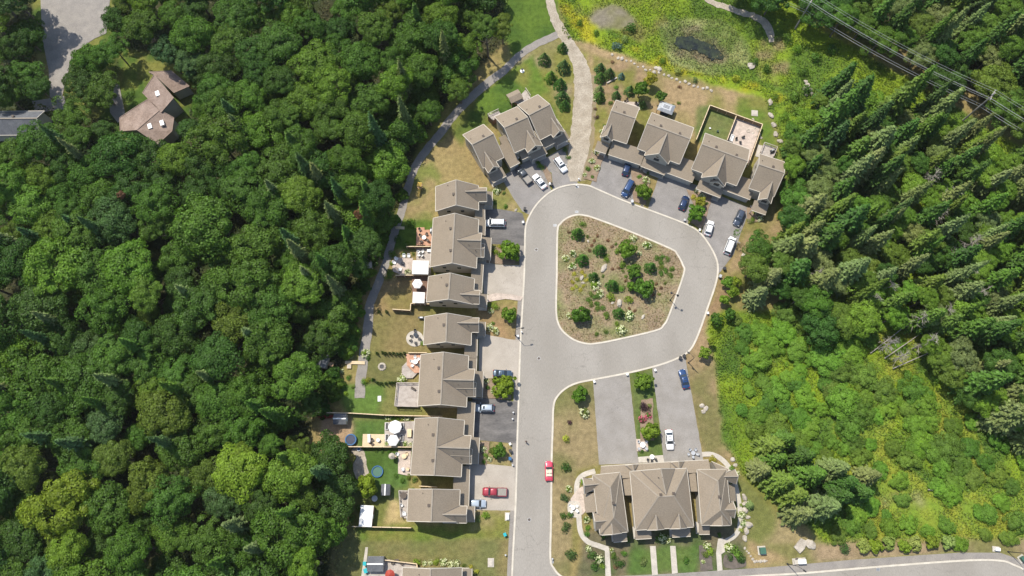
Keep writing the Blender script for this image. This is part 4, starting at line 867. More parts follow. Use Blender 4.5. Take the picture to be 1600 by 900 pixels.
# right forests
FR1 = [(1160,-30),(1640,-30),(1640,200),(1540,145),(1440,95),(1380,60),(1330,34),(1290,25),(1262,8),(1215,-5)]
FR2 = [(1290,150),(1320,150),(1350,160),(1400,165),(1450,180),(1520,215),(1600,262),(1640,285),(1640,665),(1570,645),(1500,612),(1470,568),(1440,520),(1390,490),(1330,500),(1290,515),(1225,470),(1185,445),(1165,425),(1185,385),(1215,365),(1245,330),(1232,290),(1240,250),(1235,210),(1255,175)]
PH = []
def rt(q, r):
    t = R_.choice(['olive green', 'mid green', 'mid green', 'grey green', 'fresh green', 'deep green']); broad_tree(q, r, t, 'in the right forest', h=10 + R_.uniform(-1, 2))
SPQ = []
BIG = [((1275,215),19,3.6),((1310,185),18,3.4),((1370,190),18,3.0),((1285,165),17,2.8),((1240,245),15,2.6),((1400,170),16,2.3),((1440,200),16,2.5),((1265,395),16,3.4),((1300,370),16,3.2),((1235,410),15,3.2),((1250,345),15,3.0),((1215,405),13,3),((1225,440),14,3.2),((1265,455),14,3),((1305,440),15,2.8),((1340,400),15,2.2),((1365,360),14,2),
       ((1395,330),15,2.1),((1420,360),16,2.4),((1455,330),15,2),((1480,300),16,2.2),((1360,305),14,2),((1330,285),15,2.6),((1315,260),13,3.2),((1345,250),14,3.4),((1390,255),13,2),((1430,280),14,2),((1350,450),14,2),((1395,430),14,1.9),((1425,460),13,2.6),((1470,420),15,2.4),((1505,400),15,2),((1540,380),16,2.4),((1500,350),16,2.3),((1560,320),16,2.2),
       ((1475,470),14,2.6),((1520,455),15,2.7),((1560,430),15,2.6),((1590,400),15,2.4),((1500,608),17,3.0),((1545,655),17,3.2),((1590,690),16,2.6),((1540,300),16,2.0),((1580,260),16,2.2),((1500,250),15,2),((1460,240),15,2.1),((1420,225),14,2.2),((1560,540),14,2.3),((1590,500),14,2.4),((1525,520),13,2.2),((1375,485),13,2),((1330,355),14,2.1),((1290,320),13,2.6),((1410,400),15,2.0),((1450,380),15,2.0),
       ((1375,70),17,2.3),((1440,90),17,2.2),((1350,55),16,2.2),((1400,40),18,2.2),((1480,30),17,2.2),((1520,90),17,2.3),((1560,70),18,2.3),((1560,20),18,2.2),((1590,150),17,2.2),((1310,20),16,2.3),
       ((1195,700),10,2.6),((1215,690),9,2.2),((1250,745),12,2.6),((1285,735),11,2.3),((1225,775),12,2.6),((1270,790),12,2.7),((1205,755),11,2.6),((1240,715),10,2.2),((1300,755),10,2.4),((1330,770),9,2.1),((1200,720),9,2.3),((1180,735),8,2.1),((1235,800),11,2.5),((1295,775),10,2.2),((1345,745),8,1.9),
       ((1170,790),2,.8),((1190,445),11,2.6),((1175,470),9,2.2)]
for q, h, r in BIG:
    t = R_.choice(['grey green', 'grey green', 'grey green', 'olive green', 'mid green', 'deep green']); p = P(*q, 0); placed.append((p.x, p.y, r * .55)); spruce_tree(q, h * (1.12 + .15 * R_.random()), r * 1.4, t, 'in the right forest' if q[1] < 690 or q[0] > 1400 else 'beside the lower row')
def rs(q, r): spruce_tree(q, R_.uniform(14, 20), r * 1.15, R_.choice(['grey green', 'grey green', 'olive green', 'mid green', 'deep green', 'dark fir green']), 'in the right forest')
nS = fill([FR1], [], 18, (2.0, 3.2), rs, zp=4, ins=.5, k=.75) + fill([FR2], [], 50, (1.9, 3.2), rs, zp=4, ins=.5, k=.6)
nR1 = fill([FR1], [], 75, (3.0, 5.2), rt, ins=.6); nR2 = fill([FR2], [], 150, (2.2, 4.4), lambda q, r: broad_tree(q, r, R_.choice(['olive green', 'mid green', 'fresh green', 'grey green', 'fresh green', 'deep green']), 'in the right forest', h=R_.uniform(7, 11)), zp=7, k=.72, ins=.5)
for q, h in [((1440,350),12),((1455,325),12),((1470,410),11),((1375,545),10),((1395,565),9),((1370,460),10),((1480,440),12),((1430,300),12),((1500,470),11),((1345,480),10),((1510,615),9),((1450,500),11),((1260,440),10),((1415,510),11),((1425,545),11),((1490,395),12)]: dead_tree(q, h, 'in the right forest')
for q in [(566,438),(558,450),(549,462),(556,468),(546,478),(560,455),(547,492),(556,486),(545,508),(552,515),(541,522),(547,533),(534,540),(540,547),(525,540),(515,548),(522,585),(512,598),(520,612),(507,615),(498,625),(578,425),(570,448),(505,640),(530,600),(598,372),(590,388),(582,402),(628,305),(615,345)]:
    o = broad_tree(q, R_.uniform(1.5, 2.6), R_.choice(['deep green', 'mid green', 'mid green', 'fresh green']), 'in the left forest', h=R_.uniform(2.2, 3.4), small=True, kind='low edge bush', name='edge_bush', group='bushes at the forest edge'); o['category'] = 'bush'
# scrub standing in the meadow
for q, r in [((1319,627),4.2),((1342,645),3.4),((1303,612),3),((1330,665),3.4),((1290,600),2.6),((1352,622),2.4),((1350,585),3.4),((1295,560),4.4),((1325,545),4),((1310,580),3),((1270,560),2.5),((1250,575),2.4),((1235,590),2.6),((1215,610),3.4),((1195,600),3),((1245,600),2.6),((1260,620),3),((1200,630),3),((1185,650),2.6),((1230,640),2.4),((1215,665),3),((1180,670),3.2),((1250,655),2.6),
             ((1265,670),2.6),((1170,610),2),((1160,640),2),((1185,560),3),((1205,540),3.2),((1225,520),3.4),((1190,520),2.6),((1245,545),3),((1160,545),2),((1170,580),1.8),((1380,610),2.8),((1385,635),2.6),((1370,650),2.2),((1430,610),3.2),((1445,630),3.4),((1420,640),2.8),((1450,655),3),((1430,665),2.6),((1400,625),2),((1440,690),3),((1460,705),3.2),((1430,700),2.4),
             ((1420,720),2.6),((1395,700),2),((1480,700),3),((1500,725),3.2),((1470,730),3),((1520,745),3),((1490,755),3),((1540,725),2.6),((1515,700),2.6),((1560,740),2.6),((1580,760),2.4),((1485,775),2.6),((1465,760),2.6),((1360,695),2),((1345,715),2.6),((1375,735),2.4),((1405,750),2.6),((1350,760),2.8),((1410,780),2.2),((1320,700),2.4),((1300,690),2.2),((1290,715),2.2),((1360,790),2.4),((1340,800),2.4),
             ((1360,830),2.4),((1390,825),2.2),((1330,820),2),((1310,835),1.8),((1420,820),2.2),((1450,830),2),((1480,820),1.8),((1385,805),1.8),((1530,800),2.2),((1545,803),2),((1565,785),1.8),((1590,815),2.4),((1575,840),2),((1540,835),1.8),((1500,850),1.8),((1520,660),2.6),((1490,665),2.4),((1560,690),2.6),((1600,720),2.4),((1230,490),3),((1262,500),3.2),((1290,500),2.8),((1150,500),2),((1165,520),2.2),
             ((1335,690),2.2),((1250,690),3),((1225,705),2.8),((1335,520),3),((1360,530),2.6),((1405,540),2.2),((1285,640),2.2),((1275,700),2)]:
    tn = R_.choice(['deep green', 'mid green', 'mid green', 'fresh green', 'mid green', 'deep green']); r *= R_.uniform(.75, 1.1); tn = R_.choice(['mid green', 'fresh green', 'fresh green', 'olive green']); o = broad_tree(q, r, tn, 'on the right meadow', h=r * .6, small=True, kind='wild bush', group='wild bushes on the right meadow'); o['category'] = 'bush'
for q, r, t in [((985,42),2,'deep green'),((965,70),1.8,'blue grey'),((975,60),1.5,'pale green'),((1060,110),1.6,'pale green'),((1085,125),1.2,'grey green'),((1150,120),1.4,'golden'),((1200,105),1.6,'mid green'),((1230,60),2,'mid green'),((1245,75),1.8,'fresh green'),((1255,110),1.8,'mid green'),((1260,140),2,'deep green'),((1240,150),2,'mid green'),((1245,170),1.8,'olive green'),((1225,180),1.6,'fresh green'),((1232,205),1.8,'mid green'),((1238,230),1.6,'mid green'),
              ((1245,265),1.8,'fresh green'),((1240,320),1.5,'fresh green'),((1250,300),1.8,'mid green'),((1212,150),1.4,'olive green'),((1275,90),2,'mid green'),((1300,75),2,'mid green'),((1180,95),1.4,'deep green'),((1035,95),1.3,'fresh green'),((930,50),1.2,'fresh green'),((905,35),1.3,'mid green'),((1225,340),1.9,'golden')]:
    o = bush(q, r, t, 'around the pond meadow')
# ------------------------------------------------------------------ uncountable plant cover
def cover(name, mask_val, n, size, hgt, dens=None, dark=1.0, bounds=(-30, 1630, -30, 930), jit=.5):
    g = np.random.default_rng(5 + mask_val); xs = g.uniform(-150, 150, n * 3); ys = g.uniform(-20, 150, n * 3); qx, qy = proj(xs, ys)
    c, wv, gz = gcol(xs, ys); cl = fnoise(xs, ys, 4, 55); k = (wv == mask_val) & (qx > bounds[0]) & (qx < bounds[1]) & (qy > bounds[2]) & (qy < bounds[3]) & (cl > .28)
    xs, ys, c, gz, cl = xs[k][:n], ys[k][:n], c[k][:n], gz[k][:n], cl[k][:n]; m = len(xs)
    z = gz + hgt * (S(.3, .7, cl)) * g.uniform(.2, 1, m) + .02; cen = np.stack([xs, ys, z], 1); nn = np.tile([0, 0, 1.], (m, 1))
    v = quads(cen, nn, size, g, jit=jit); col = np.clip(c * dark * g.uniform(.75, 1.3, (m, 1)) * np.stack([g.uniform(.85, 1.2, m), np.ones(m), np.ones(m)], 1), 0, 1)
    tag(link(name, np_mesh(name, v, fq(len(v)), np.repeat(col, 4, 0)), M['cover']), {1: 'tangled green and yellow wild plants covering the meadow', 2: 'dark low undergrowth on the forest floor'}[mask_val], {1: 'wild plants', 2: 'undergrowth'}[mask_val], kind='stuff'); return m
nM = cover('meadow_plants', 1, 190000, .34, .6, jit=.6)
g_ = np.random.default_rng(3); a_, b_ = P(865,540), P(1072,333); xs_ = g_.uniform(a_.x, b_.x, 9000); ys_ = g_.uniform(a_.y, b_.y, 9000); q1, q2 = proj(xs_, ys_, .1)
k_ = inpoly(q1, q2, [(917 + (p[0] - 960) * .97 + 43, 430 + (p[1] - 430) * .97) for p in isl]) & (fnoise(xs_, ys_, 6, 15) > .40); xs_, ys_ = xs_[k_], ys_[k_]; m_ = len(xs_)
v_ = quads(np.stack([xs_, ys_, g_.uniform(.12, .2, m_)], 1), np.tile([0, 0, 1.], (m_, 1)), .26, g_, jit=.6); cc = np.array([.15, .14, .05]) * g_.uniform(.6, 1.5, (m_, 1)); cc[g_.random(m_) < .3] = (.20, .11, .06)
tag(link('grass_tufts', np_mesh('grass_tufts', v_, fq(len(v_)), np.repeat(cc, 4, 0)), M['cover']), 'thin dry grass and leaf litter scattered over the planted island', 'dry grass', kind='stuff')
nU = cover('undergrowth', 2, 60000, .5, .9, dark=1.6)
print('TREES', nL, nL2, nR1, nR2, 'cover', nM, nU)
# ------------------------------------------------------------------ street and garden trees
def st(q, rpx, tint, h, label):
    o = broad_tree(q, PX(rpx, q), tint, 'x', h=h, small=True, group='young street trees'); REG.pop(); tag(o, label, 'tree')
for a in [((797,391),17,'fresh green',4.6,'round green street tree beside the driveway holding the white minivan'), ((788,604),20,'yellow green',4.6,'yellow green street tree partly covering the dark blue hatchback'),
          ((795,492),12,'fresh green',4,'small round green tree on the brown lawn between two pale driveways'), ((1005,298),14,'fresh green',4.4,'green street tree beside the blue minivan in the upper right row'),
          ((1088,333),14,'fresh green',4.4,'bright green street tree left of the white hatchback'), ((1094,315),9,'golden',3,'golden leaved shrub tree above the bright green street tree'),
          ((905,617),14,'fresh green',4.4,'round street tree on the dry corner lawn by the bend'), ((1006,597),15,'fresh green',4.4,'street tree at the head of the strip between the long driveways'),
          ((1019,673),16,'yellow green',4.6,'yellow green tree above the small paver patio with table'), ((573,757),19,'yellow green',6,'loose yellow green tree in the back yard with gravel patch'),
          ((1000,140),12,'mid green',6,'tall loose green tree behind the leftmost upper right unit'), ((1017,125),10,'golden',5,'yellowish thin tree behind the leftmost upper right unit'), ((1032,151),9,'mid green',4,'dark round tree behind the covered hot tub'),
          ((779,705),12,'mid green',3.2,'soft feathery tree on the tiny lawn between two driveways'), ((771,706),7,'olive green',2.6,'olive shrub tree beside the feathery tree')]: st(*a)
for q, r in [((1137,440),10),((1133,469),9),((1146,457),9),((1119,499),11),((1141,490),10),((1110,534),6),((1101,552),10),((1151,440),8)]:
    broad_tree(q, PX(r, q), R_.choice(['fresh green', 'yellow green', 'mid green']), 'outside the eastern kerb', h=3.6, small=True, group='young trees outside the eastern kerb')
for q in [(1350,853),(1370,852),(1392,848),(1414,853),(1433,849),(1458,847),(1483,847)]:
    broad_tree(q, PX(11, q), R_.choice(['pale green', 'yellow green', 'yellow green']), 'along the lower right road', h=2.4, small=True, kind='bushy tree', group='bushy trees along the lower right road')
bush((1323,857), 1.5, 'dark fir green', 'along the lower right road')
# island planting
IS = 'on the planted island'
for q, r, h in [((979,389),14,4.2),((991,424),12,4),((1006,450),15,4.4),((910,491),16,4.4),((986,446),8,2.6)]:
    broad_tree(q, PX(r, q), 'fresh green' if r != 16 else 'mid green', IS, h=h, small=True, group='broadleaf trees on the planted island')
for q, r in [((903,365),9),((938,391),9),((910,406),9),((928,433),7.5),((957,446),9),((967,489),8),((1017,418),8.5)]:
    bush(q, PX(r * 1.15, q), 'deep green', IS, kind='conifer', tall=1.1, fir=True, name='dwarf_fir')
for q, r, t, fl in [((911,351),5,'fresh green',0),((1011,383),6,'fresh green',1),((949,403),6,'yellow green',0),((971,413),6,'fresh green',0),((931,445),7,'yellow green',1),((938,458),5.5,'pale green',1),((955,464),7,'yellow green',0),((983,470),7,'yellow green',0),((972,451),6,'fresh green',0),((963,392),5,'fresh green',0),((983,493),7,'fresh green',1),((949,493),6,'fresh green',0),((971,516),7,'pale green',1),
                    ((895,396),5,'mid green',1),((884,403),5,'pale green',1),((894,416),5.5,'fresh green',1),((891,493),5,'pale green',1),((989,372),5.5,'pale green',1),((965,505),4,'yellow green',0),((932,522),4,'olive green',0),((947,518),4,'olive green',0),((999,395),4,'pale green',1)]:
    bush(q, PX(r * 1.3, q), t, IS, fl, tall=.8)
for q in [(1025,403),(1034,401),(1042,405),(1034,409),(1033,417),(1049,419),(1041,423),(1034,427),(1047,431),(923,460),(920,468),(930,465),(923,475),(933,473),(933,482),(941,481),(935,463)]: bush(q, PX(6.3, q), R_.choice(['olive green', 'mid green']), IS, kind='mound shrub', tall=.6)
for q in [(897,428),(910,425),(902,437),(894,441),(913,431),(901,447),(913,447),(907,453),(916,437),(895,451)]: bush(q, PX(4.8, q), 'golden', IS, kind='mound shrub', tall=.6)
for q in [(919,369),(933,368),(929,376),(925,383),(921,391),(950,375),(962,381),(957,386),(889,362),(957,420),(942,431),(967,419),(973,424),(978,432),(978,439),(1022,451),(1030,459),(1021,461),(1039,442),(1034,450),(1025,443),(984,482),(992,485)]: bush(q, PX(3.8, q), R_.choice(['rusty brown', 'rusty brown', 'olive green']), IS, kind='grass tuft', tall=.8)
# evergreens beside the gravel trail
GT = 'beside the gravel trail'
for q, r, t in [((850.5,93),9,'dark fir green'),((879,75),7.5,'deep green'),((881,105),10,'dark fir green'),((861,121),9,'mid green'),((875.5,132),9,'deep green'),((879,153),10,'dark fir green'),((882,165),8,'deep green'),((938,107),7.5,'dark fir green'),((938,122),8,'deep green'),((952,116),8.5,'dark fir green'),((971,119),5,'blue grey'),((936.7,141),7,'grey green'),((937,152),8,'deep green'),((963,149),6.5,'dark fir green'),((984,142),7.5,'dark fir green'),((1004,164),6,'dark fir green')]:
    bush(q, PX(r * 1.15, q), t, GT, kind='conifer', tall=.95, fir=True, name='young_fir')
for q, r, t, fl in [((963,136),5,'fresh green',0),((955,161),5,'olive green',0),((930,170),4,'rusty brown',0),((932,182),5,'dark purple',0),((929,145),3,'pale green',1),((930,155),4,'pale green',1),((957,96),4,'rusty brown',0),((945,195),4,'olive green',0),((940,205),4,'pale green',1),((1052,166),5,'mid green',0),((1050,178),4,'mid green',0),((1061,160),4,'olive green',0),((1062,136),4,'rusty brown',0),
                    ((931,236),6,'pale green',1),((925,251),6,'pale green',1),((919,262),6,'mid green',0),((933,262),6,'pale green',1),((914,273),4,'pale green',1),((926,276),4,'mid green',0),((1009,202),3,'olive green',0),((1005,210),3,'rusty brown',0)]: bush(q, PX(r, q), t, GT, fl, tall=.8)
FR = 'in front of the upper right row'
for q, r, t, fl in [((1010,281),7,'pale green',1),((999,275),5,'fresh green',0),((1012,270),4,'mid green',0),((995,290),4,'olive green',0),((1084,308),6,'golden',0),((1098,305),6,'pale green',1),((1089,298),5,'mid green',0),((1104,318),4,'mid green',0),((1174,343),7,'olive green',0),((1188,341),6,'pale green',1),((1181,331),5,'pale green',1),((1190,330),4,'mid green',0)]: bush(q, PX(r, q), t, FR, fl, tall=.8)
LC = 'beside the left column of houses'
for q, r, t, fl in [((776,297),7,'fresh green',1),((787,301),4,'mid green',0),((773,315),5,'mid green',0),((789,322),5,'fresh green',0),((774,391),8,'yellow green',0),((780,386),5,'golden',0),((779,399),5,'olive green',0),((767,486),5,'pale green',1),((774,477),8,'yellow green',0),((764,478),5,'grey green',0),((765,511),7,'pale green',1),((774,517),7,'pale green',1),((770,505),4,'mid green',0),
                    ((760,596),5,'pale green',1),((762,606),5,'mid green',0),((770,612),4,'pale green',1),((755,702),6,'pale green',1),((758,713),6,'fresh green',0),((765,717),5,'mid green',1),((756,722),5,'mid green',0),((763,705),3,'pale green',0),((759,805),8,'yellow green',0),((748,811),6,'grey green',0),((652,877),8,'yellow green',0),((664,880),5,'pale green',1),((672,879),5,'pale green',1),((681,877),7,'yellow green',0),((693,879),7,'pale green',1),((705,881),7,'pale green',1),((714,880),6,'pale green',1),((725,884),4,'olive green',0),
                    ((735,887),5,'golden',0),((745,893),5,'golden',0),((612,287),4,'mid green',0),((841,248),1,'mid green',0),((845,261),7,'fresh green',0),((840,254),5,'mid green',0),((883,233),6,'dark fir green',0),((888,245),5,'mid green',0),((780,128),3,'mid green',0),((768,180),6,'pale green',1),((778,172),5,'mid green',0)]: bush(q, PX(r, q), t, LC, fl, tall=.8)
BY = 'in the back yards of the left column'
for q, r, t, fl in [((642,348),9,'fresh green',0),((637,382),8,'mid green',0),((622,373),8,'deep green',0),((613,397),9,'mid green',0),((606,428),10,'fresh green',0),((637,425),6,'grey green',1),((612,410),5,'yellow green',0),((631,397),5,'mid green',0),((645,397),4,'olive green',0),((571,552),8,'yellow green',1),((574,560),5,'deep green',0),((572,593),7,'golden',0),((568,597),7,'fresh green',0),((582,594),4,'olive green',0),((628,592),8,'yellow green',1),
                    ((660,536),5,'yellow green',0),((606,653),5,'fresh green',1),((614,653),5,'mid green',0),((621,653),5,'fresh green',0),((630,653),5,'yellow green',1),((638,654),5,'yellow green',1),((604,693),5,'pale green',1),((622,694),5,'yellow green',1),((634,694),6,'yellow green',1),((642,694),4,'pale green',1),((640,745),6,'olive green',0),((648,750),6,'olive green',0),((630,750),6,'mid green',0),((618,744),5,'mid green',0),((528,710),6,'pale green',1),((545,728),8,'fresh green',0),((532,750),8,'mid green',0),((515,740),8,'fresh green',0),((520,760),7,'mid green',0),
                    ((535,725),6,'mid green',0),((560,795),7,'mid green',0),((550,812),9,'mid green',0),((645,765),4,'mid green',0),((515,690),6,'deep green',0),((507,679),6,'deep green',0),((588,704),4,'deep green',0),((598,705),4,'deep green',0),((608,705),4,'mid green',0),((545,590),6,'mid green',0),((538,601),7,'fresh green',0),((534,580),4,'pale green',1),((530,545),4,'pale green',1),((526,551),3,'pale green',1),((549,557),4,'pale green',1),((540,615),5,'yellow green',0),((552,604),4,'olive green',0)]: bush(q, PX(r, q), t, BY, fl, tall=.8)
for q in [(589,552),(598,551),(603,552),(609,552),(615,552),(621,553),(626,553),(632,552),(583,593),(590,598),(596,599),(603,599),(609,598),(613,598),(618,598),(592,487),(604,487)]:
    bush(q, PX(2.6, q), 'dark fir green', BY, kind='cedar', tall=2.6, fir=True, name='cedar_shrub')
LR = 'around the lower row of houses'
for q, r, t, fl in [((885,730),10,'deep green',0),((883,777),9,'dark fir green',0),((885,825),10,'dark fir green',0),((892,867),11,'dark fir green',0),((889,764),6,'yellow green',1),((912,753),7,'yellow green',0),((880,806),7,'deep green',0),((892,806),7,'mid green',0),((917,812),6,'fresh green',1),((920,825),6,'fresh green',0),((917,834),6,'mid green',0),((884,686),8,'golden',0),((913,645),9,'olive green',1),((890,660),5,'dark purple',0),
                    ((925,868),9,'deep green',0),((937,873),8,'mid green',1),((930,885),9,'deep green',0),((942,884),6,'yellow green',0),((920,857),6,'pale green',1),((958,868),7,'mid green',0),((968,878),10,'deep green',0),((962,886),5,'rusty brown',0),((956,860),4,'yellow green',1),((975,865),6,'mid green',0),((1005,878),8,'grey green',0),((1071,876),7,'mid green',0),((1035,841),8,'fresh green',1),((1027,843),6,'mid green',0),((1044,843),6,'pale green',1),
                    ((1105,853),7,'yellow green',1),((1112,861),8,'yellow green',0),((1103,866),7,'olive green',0),((1099,878),4,'pale green',1),((1140,855),8,'yellow green',1),((1152,862),12,'fresh green',0),((1158,872),9,'deep green',0),((1140,872),7,'dark fir green',0),((1114,718),8,'golden',0),((1146,733),7,'fresh green',0),((1152,740),5,'pale green',1),((1159,790),4,'yellow green',0),((1160,805),7,'yellow green',1),((1162,818),6,'fresh green',1),((1158,829),5,'pale green',0),
                    ((1004,634),8,'dark purple',0),((1010,640),8,'dark purple',0),((1015,634),5,'pale green',0),((1004,655),7,'rusty brown','p'),((1013,650),6,'olive green','p'),((1003,705),4,'mid green',0),((1008,682),4,'pale green',1),((1014,650),4,'mid green',0),((980,843),6,'mid green',0),((945,838),6,'mid green',0),((1125,836),5,'mid green',0)]: bush(q, PX(r, q), t, LR, fl, tall=.85)
# ------------------------------------------------------------------ stones
def rock_mesh(seed):
    bm = bmesh.new(); bmesh.ops.create_icosphere(bm, subdivisions=2, radius=1); g = random.Random(seed); o = Vector((g.random() * 9, g.random() * 9, 0))
    for v in bm.verts:
        d = mnoise.noise(v.co * 1.1 + o) * .45 + mnoise.noise(v.co * 2.6 + o) * .15; v.co *= 1 + d; v.co.z *= .6
        v.co.x = round(v.co.x * 5) / 5 * .3 + v.co.x * .7
    me = bpy.data.meshes.new('boulder'); bm.to_mesh(me); bm.free(); me.materials.append(M['stone']); return me
RK = [rock_mesh(i) for i in range(5)]
def rock(q, r, region, desc='pale tan boulder', asp=1.0, name='boulder', cat='boulder'):
    p = P(*q, .15); o = link(name, R_.choice(RK)); o.location = (p.x, p.y, r * .18); o.rotation_euler = (0, 0, R_.uniform(0, 6.28)); o.scale = (r, r * asp, r * R_.uniform(.7, 1))
    reg(o, desc, q, region, cat, f'{cat}s {region}'); return o
for q, r in [((1203,160),5),((1204.5,180),5),((1209,195),5),((1212,209.5),5),((1219,221),4.5),((1230,244),3.5),((1235,257),2.5),((1177,186),2.2)]: rock(q, PX(r, q), 'along the upper right lawn edge', asp=.75)
for k in range(24):
    t = k / 23; q = (958 + 152 * t + R_.uniform(-2, 2), 86 + 54 * t + 8 * math.sin(t * 3.1) * .4 + R_.uniform(-2, 2)); rock(q, PX(R_.uniform(1.6, 3.2), q), 'between lawn and pond meadow', 'small tan edging stone', name='edging_stone', cat='stone')
for q, r, a in [((1163,777),6,.6),((1165,787),6,.6),((1164,797),5.5,.8),((1168,808),4,.7),((1169,820),7.5,.6),((1166,830),5,.8),((1164,841),5,.8),((1145,718),4,.9),((1149,727),3.5,.9),((1150,750),3,.9)]: rock(q, PX(r, q), 'beside the lower right house', asp=a)
for k in range(12): q = (1164 + k * 3.1, 857 + 20 * min(k / 5, 1) + R_.uniform(-1, 1)); rock(q, PX(R_.uniform(1.6, 2.6), q), 'round the transformer plot', 'small cream edging stone', name='edging_stone', cat='stone')
q = (1251, 851); p = P(*q); o = sheet('flat_rock', [(1241,855),(1252,841),(1262,846),(1257,858),(1250,865)], M['stone'], .6, .7); del o['kind']; tag(o, 'big flat pale rock lying above the white utility cabinet', 'rock')
rock((1266,850), 1.1, 'above the utility cabinet', 'brown weathered boulder')
for q, r, d in [((944,419),7,'flat tan slab stone'),((968,474),7,'long tan stone'),((957,473),3,'small tan stone'),((1005,495),4,'cream boulder'),((909,434),5,'tan stone'),((919,377),3,'small tan stone'),((911,442),3,'small tan stone')]: rock(q, PX(r, q), 'on the planted island', d, asp=.6, cat='stone')
for q, r in [((1097,634),3.6),((1103,638),4),((1099,643),3.4)]: rock(q, PX(r, q), 'on the dry strip beside the long driveway', 'pale boulder')
for q, r in [((1259,127),3),((1262,133),4),((1257,138),3),((1265,140),4),((1268,146),3),((1260,147),3.5)]: rock(q, PX(r, q), 'in the rubble heap by the spruces', 'grey rubble stone', cat='stone')
for q, r in [((1174,104),5),((1178,101),3.5),((1171,101),3),((1030,108),4),((1025,106),3)]: rock(q, PX(r, q), 'at the pond outlet', 'pale round stone', cat='stone')
for q, r, rg in [((1162,398),4,'near the eastern driveway'),((1155,379),2,'near the eastern driveway'),((806,328),3,'by the first kerb bend')]: rock(q, PX(r, q), rg, 'pale boulder', asp=.7)
for k, q in enumerate([(1180,200),(1184,205),(1177,208),(1186,199),(1182,213),(1187,210),(1179,196),(1143,208),(1141,216),(1150,220),(1146,225),(1189,215)]): rock(q, PX(2.4, q), 'in the fenced paved yard', 'white landscaping stone', cat='stone')
tag(MB().box(-.55,.55,-.3,.3,0,.45).box(-.42,.42,-.2,.2,.45,.5).build('well_ring', M['stone']), 'dark drain cover on pale stones beside the pond', 'drain'); bpy.data.objects['well_ring'].location = P(1173,101)
# ------------------------------------------------------------------ fences
UP = MB().box(-.5, .5, -.03, .03, -.5, .5)
def fence_panel_mesh():
    mb = MB()
    for k in range(16): a = -.5 + k / 16; o = .018 if k % 2 else -.004; mb.box(a + .003, a + 1 / 16 - .003, -.022 + o, .022 + o, 0, 1)
    me = mb.mesh('panel'); me.materials.append(M['fence']); return me
PAN = fence_panel_mesh(); POSTM = MB().box(-.06,.06,-.06,.06,0,1).mesh('post'); POSTM.materials.append(M['woodpale']); CAPM = MB().box(-.5,.5,-.075,.075,0,.05).mesh('cap_rail'); CAPM.materials.append(M['woodpale'])
def fence(label, pts, h=1.8, low=False, step=2.4):
    w3 = [P(*q, h) for q in pts]; root = empty('wooden_fence', (w3[0].x, w3[0].y, 0)); tag(root, label, 'fence'); o0 = Vector((w3[0].x, w3[0].y, 0))
    for a, b in zip(w3, w3[1:]):
        d = b - a; d.z = 0; L = d.length; n = max(1, round(L / step)); ang = math.atan2(d.y, d.x)
        for k in range(n + 1):
            p = a.lerp(b, k / n) - o0; c = link('post', POSTM, None, root); c.location = (p.x, p.y, 0); c.scale.z = h + .08; c.rotation_euler.z = ang
            if k < n:
                q = a.lerp(b, (k + .5) / n) - o0; c = link('panel', PAN, None, root); c.location = (q.x, q.y, .06); c.scale = (L / n - .1, 1, h - .1); c.rotation_euler.z = ang
                c = link('cap_rail', CAPM, None, root); c.location = (q.x, q.y, h - .04); c.scale = (L / n - .12, 1.3, 1); c.rotation_euler.z = ang
fence('tall board fence round the two yards behind the upper right row', [(1088,218),(1109.4,164),(1191.7,194),(1169,258)])
fence('board fence dividing the grassy yard from the paved yard', [(1150.6,181),(1136,219)])
fence('short fence stub above the grey deck of the white gazebo', [(635,385),(673,385)])
fence('board fence between the paver patio and the hexagonal umbrella deck', [(618,430),(672,429.5)])
fence('L shaped board fence enclosing the brown lawn behind the umbrella', [(671,474.7),(641.7,474),(641,484.8),(613,483)])
fence('low brown fence behind the round white patio', [(638,551),(667,551)], 1.5)
fence('long board fence on the far side of the sandy yard', [(497,644.5),(550,645.5),(601,648.6),(690,650.5)])
fence('long fence below the sandy yard and pine platform', [(505,697.6),(567,698),(643,698.5)])
fence('board fence under the white roofed shed', [(550,822.6),(642,824.6)])
fence('short fence beside the dark side yard of the bottom deck', [(600,875),(651,881),(652,887)], 1.5)
fence('short fence in the shade left of the loose yellow tree', [(536,753),(552,754)], 1.6)
fence('thin fence in the narrow side yard by the silver car house', [(655,759.5),(682,761)], 1.5)
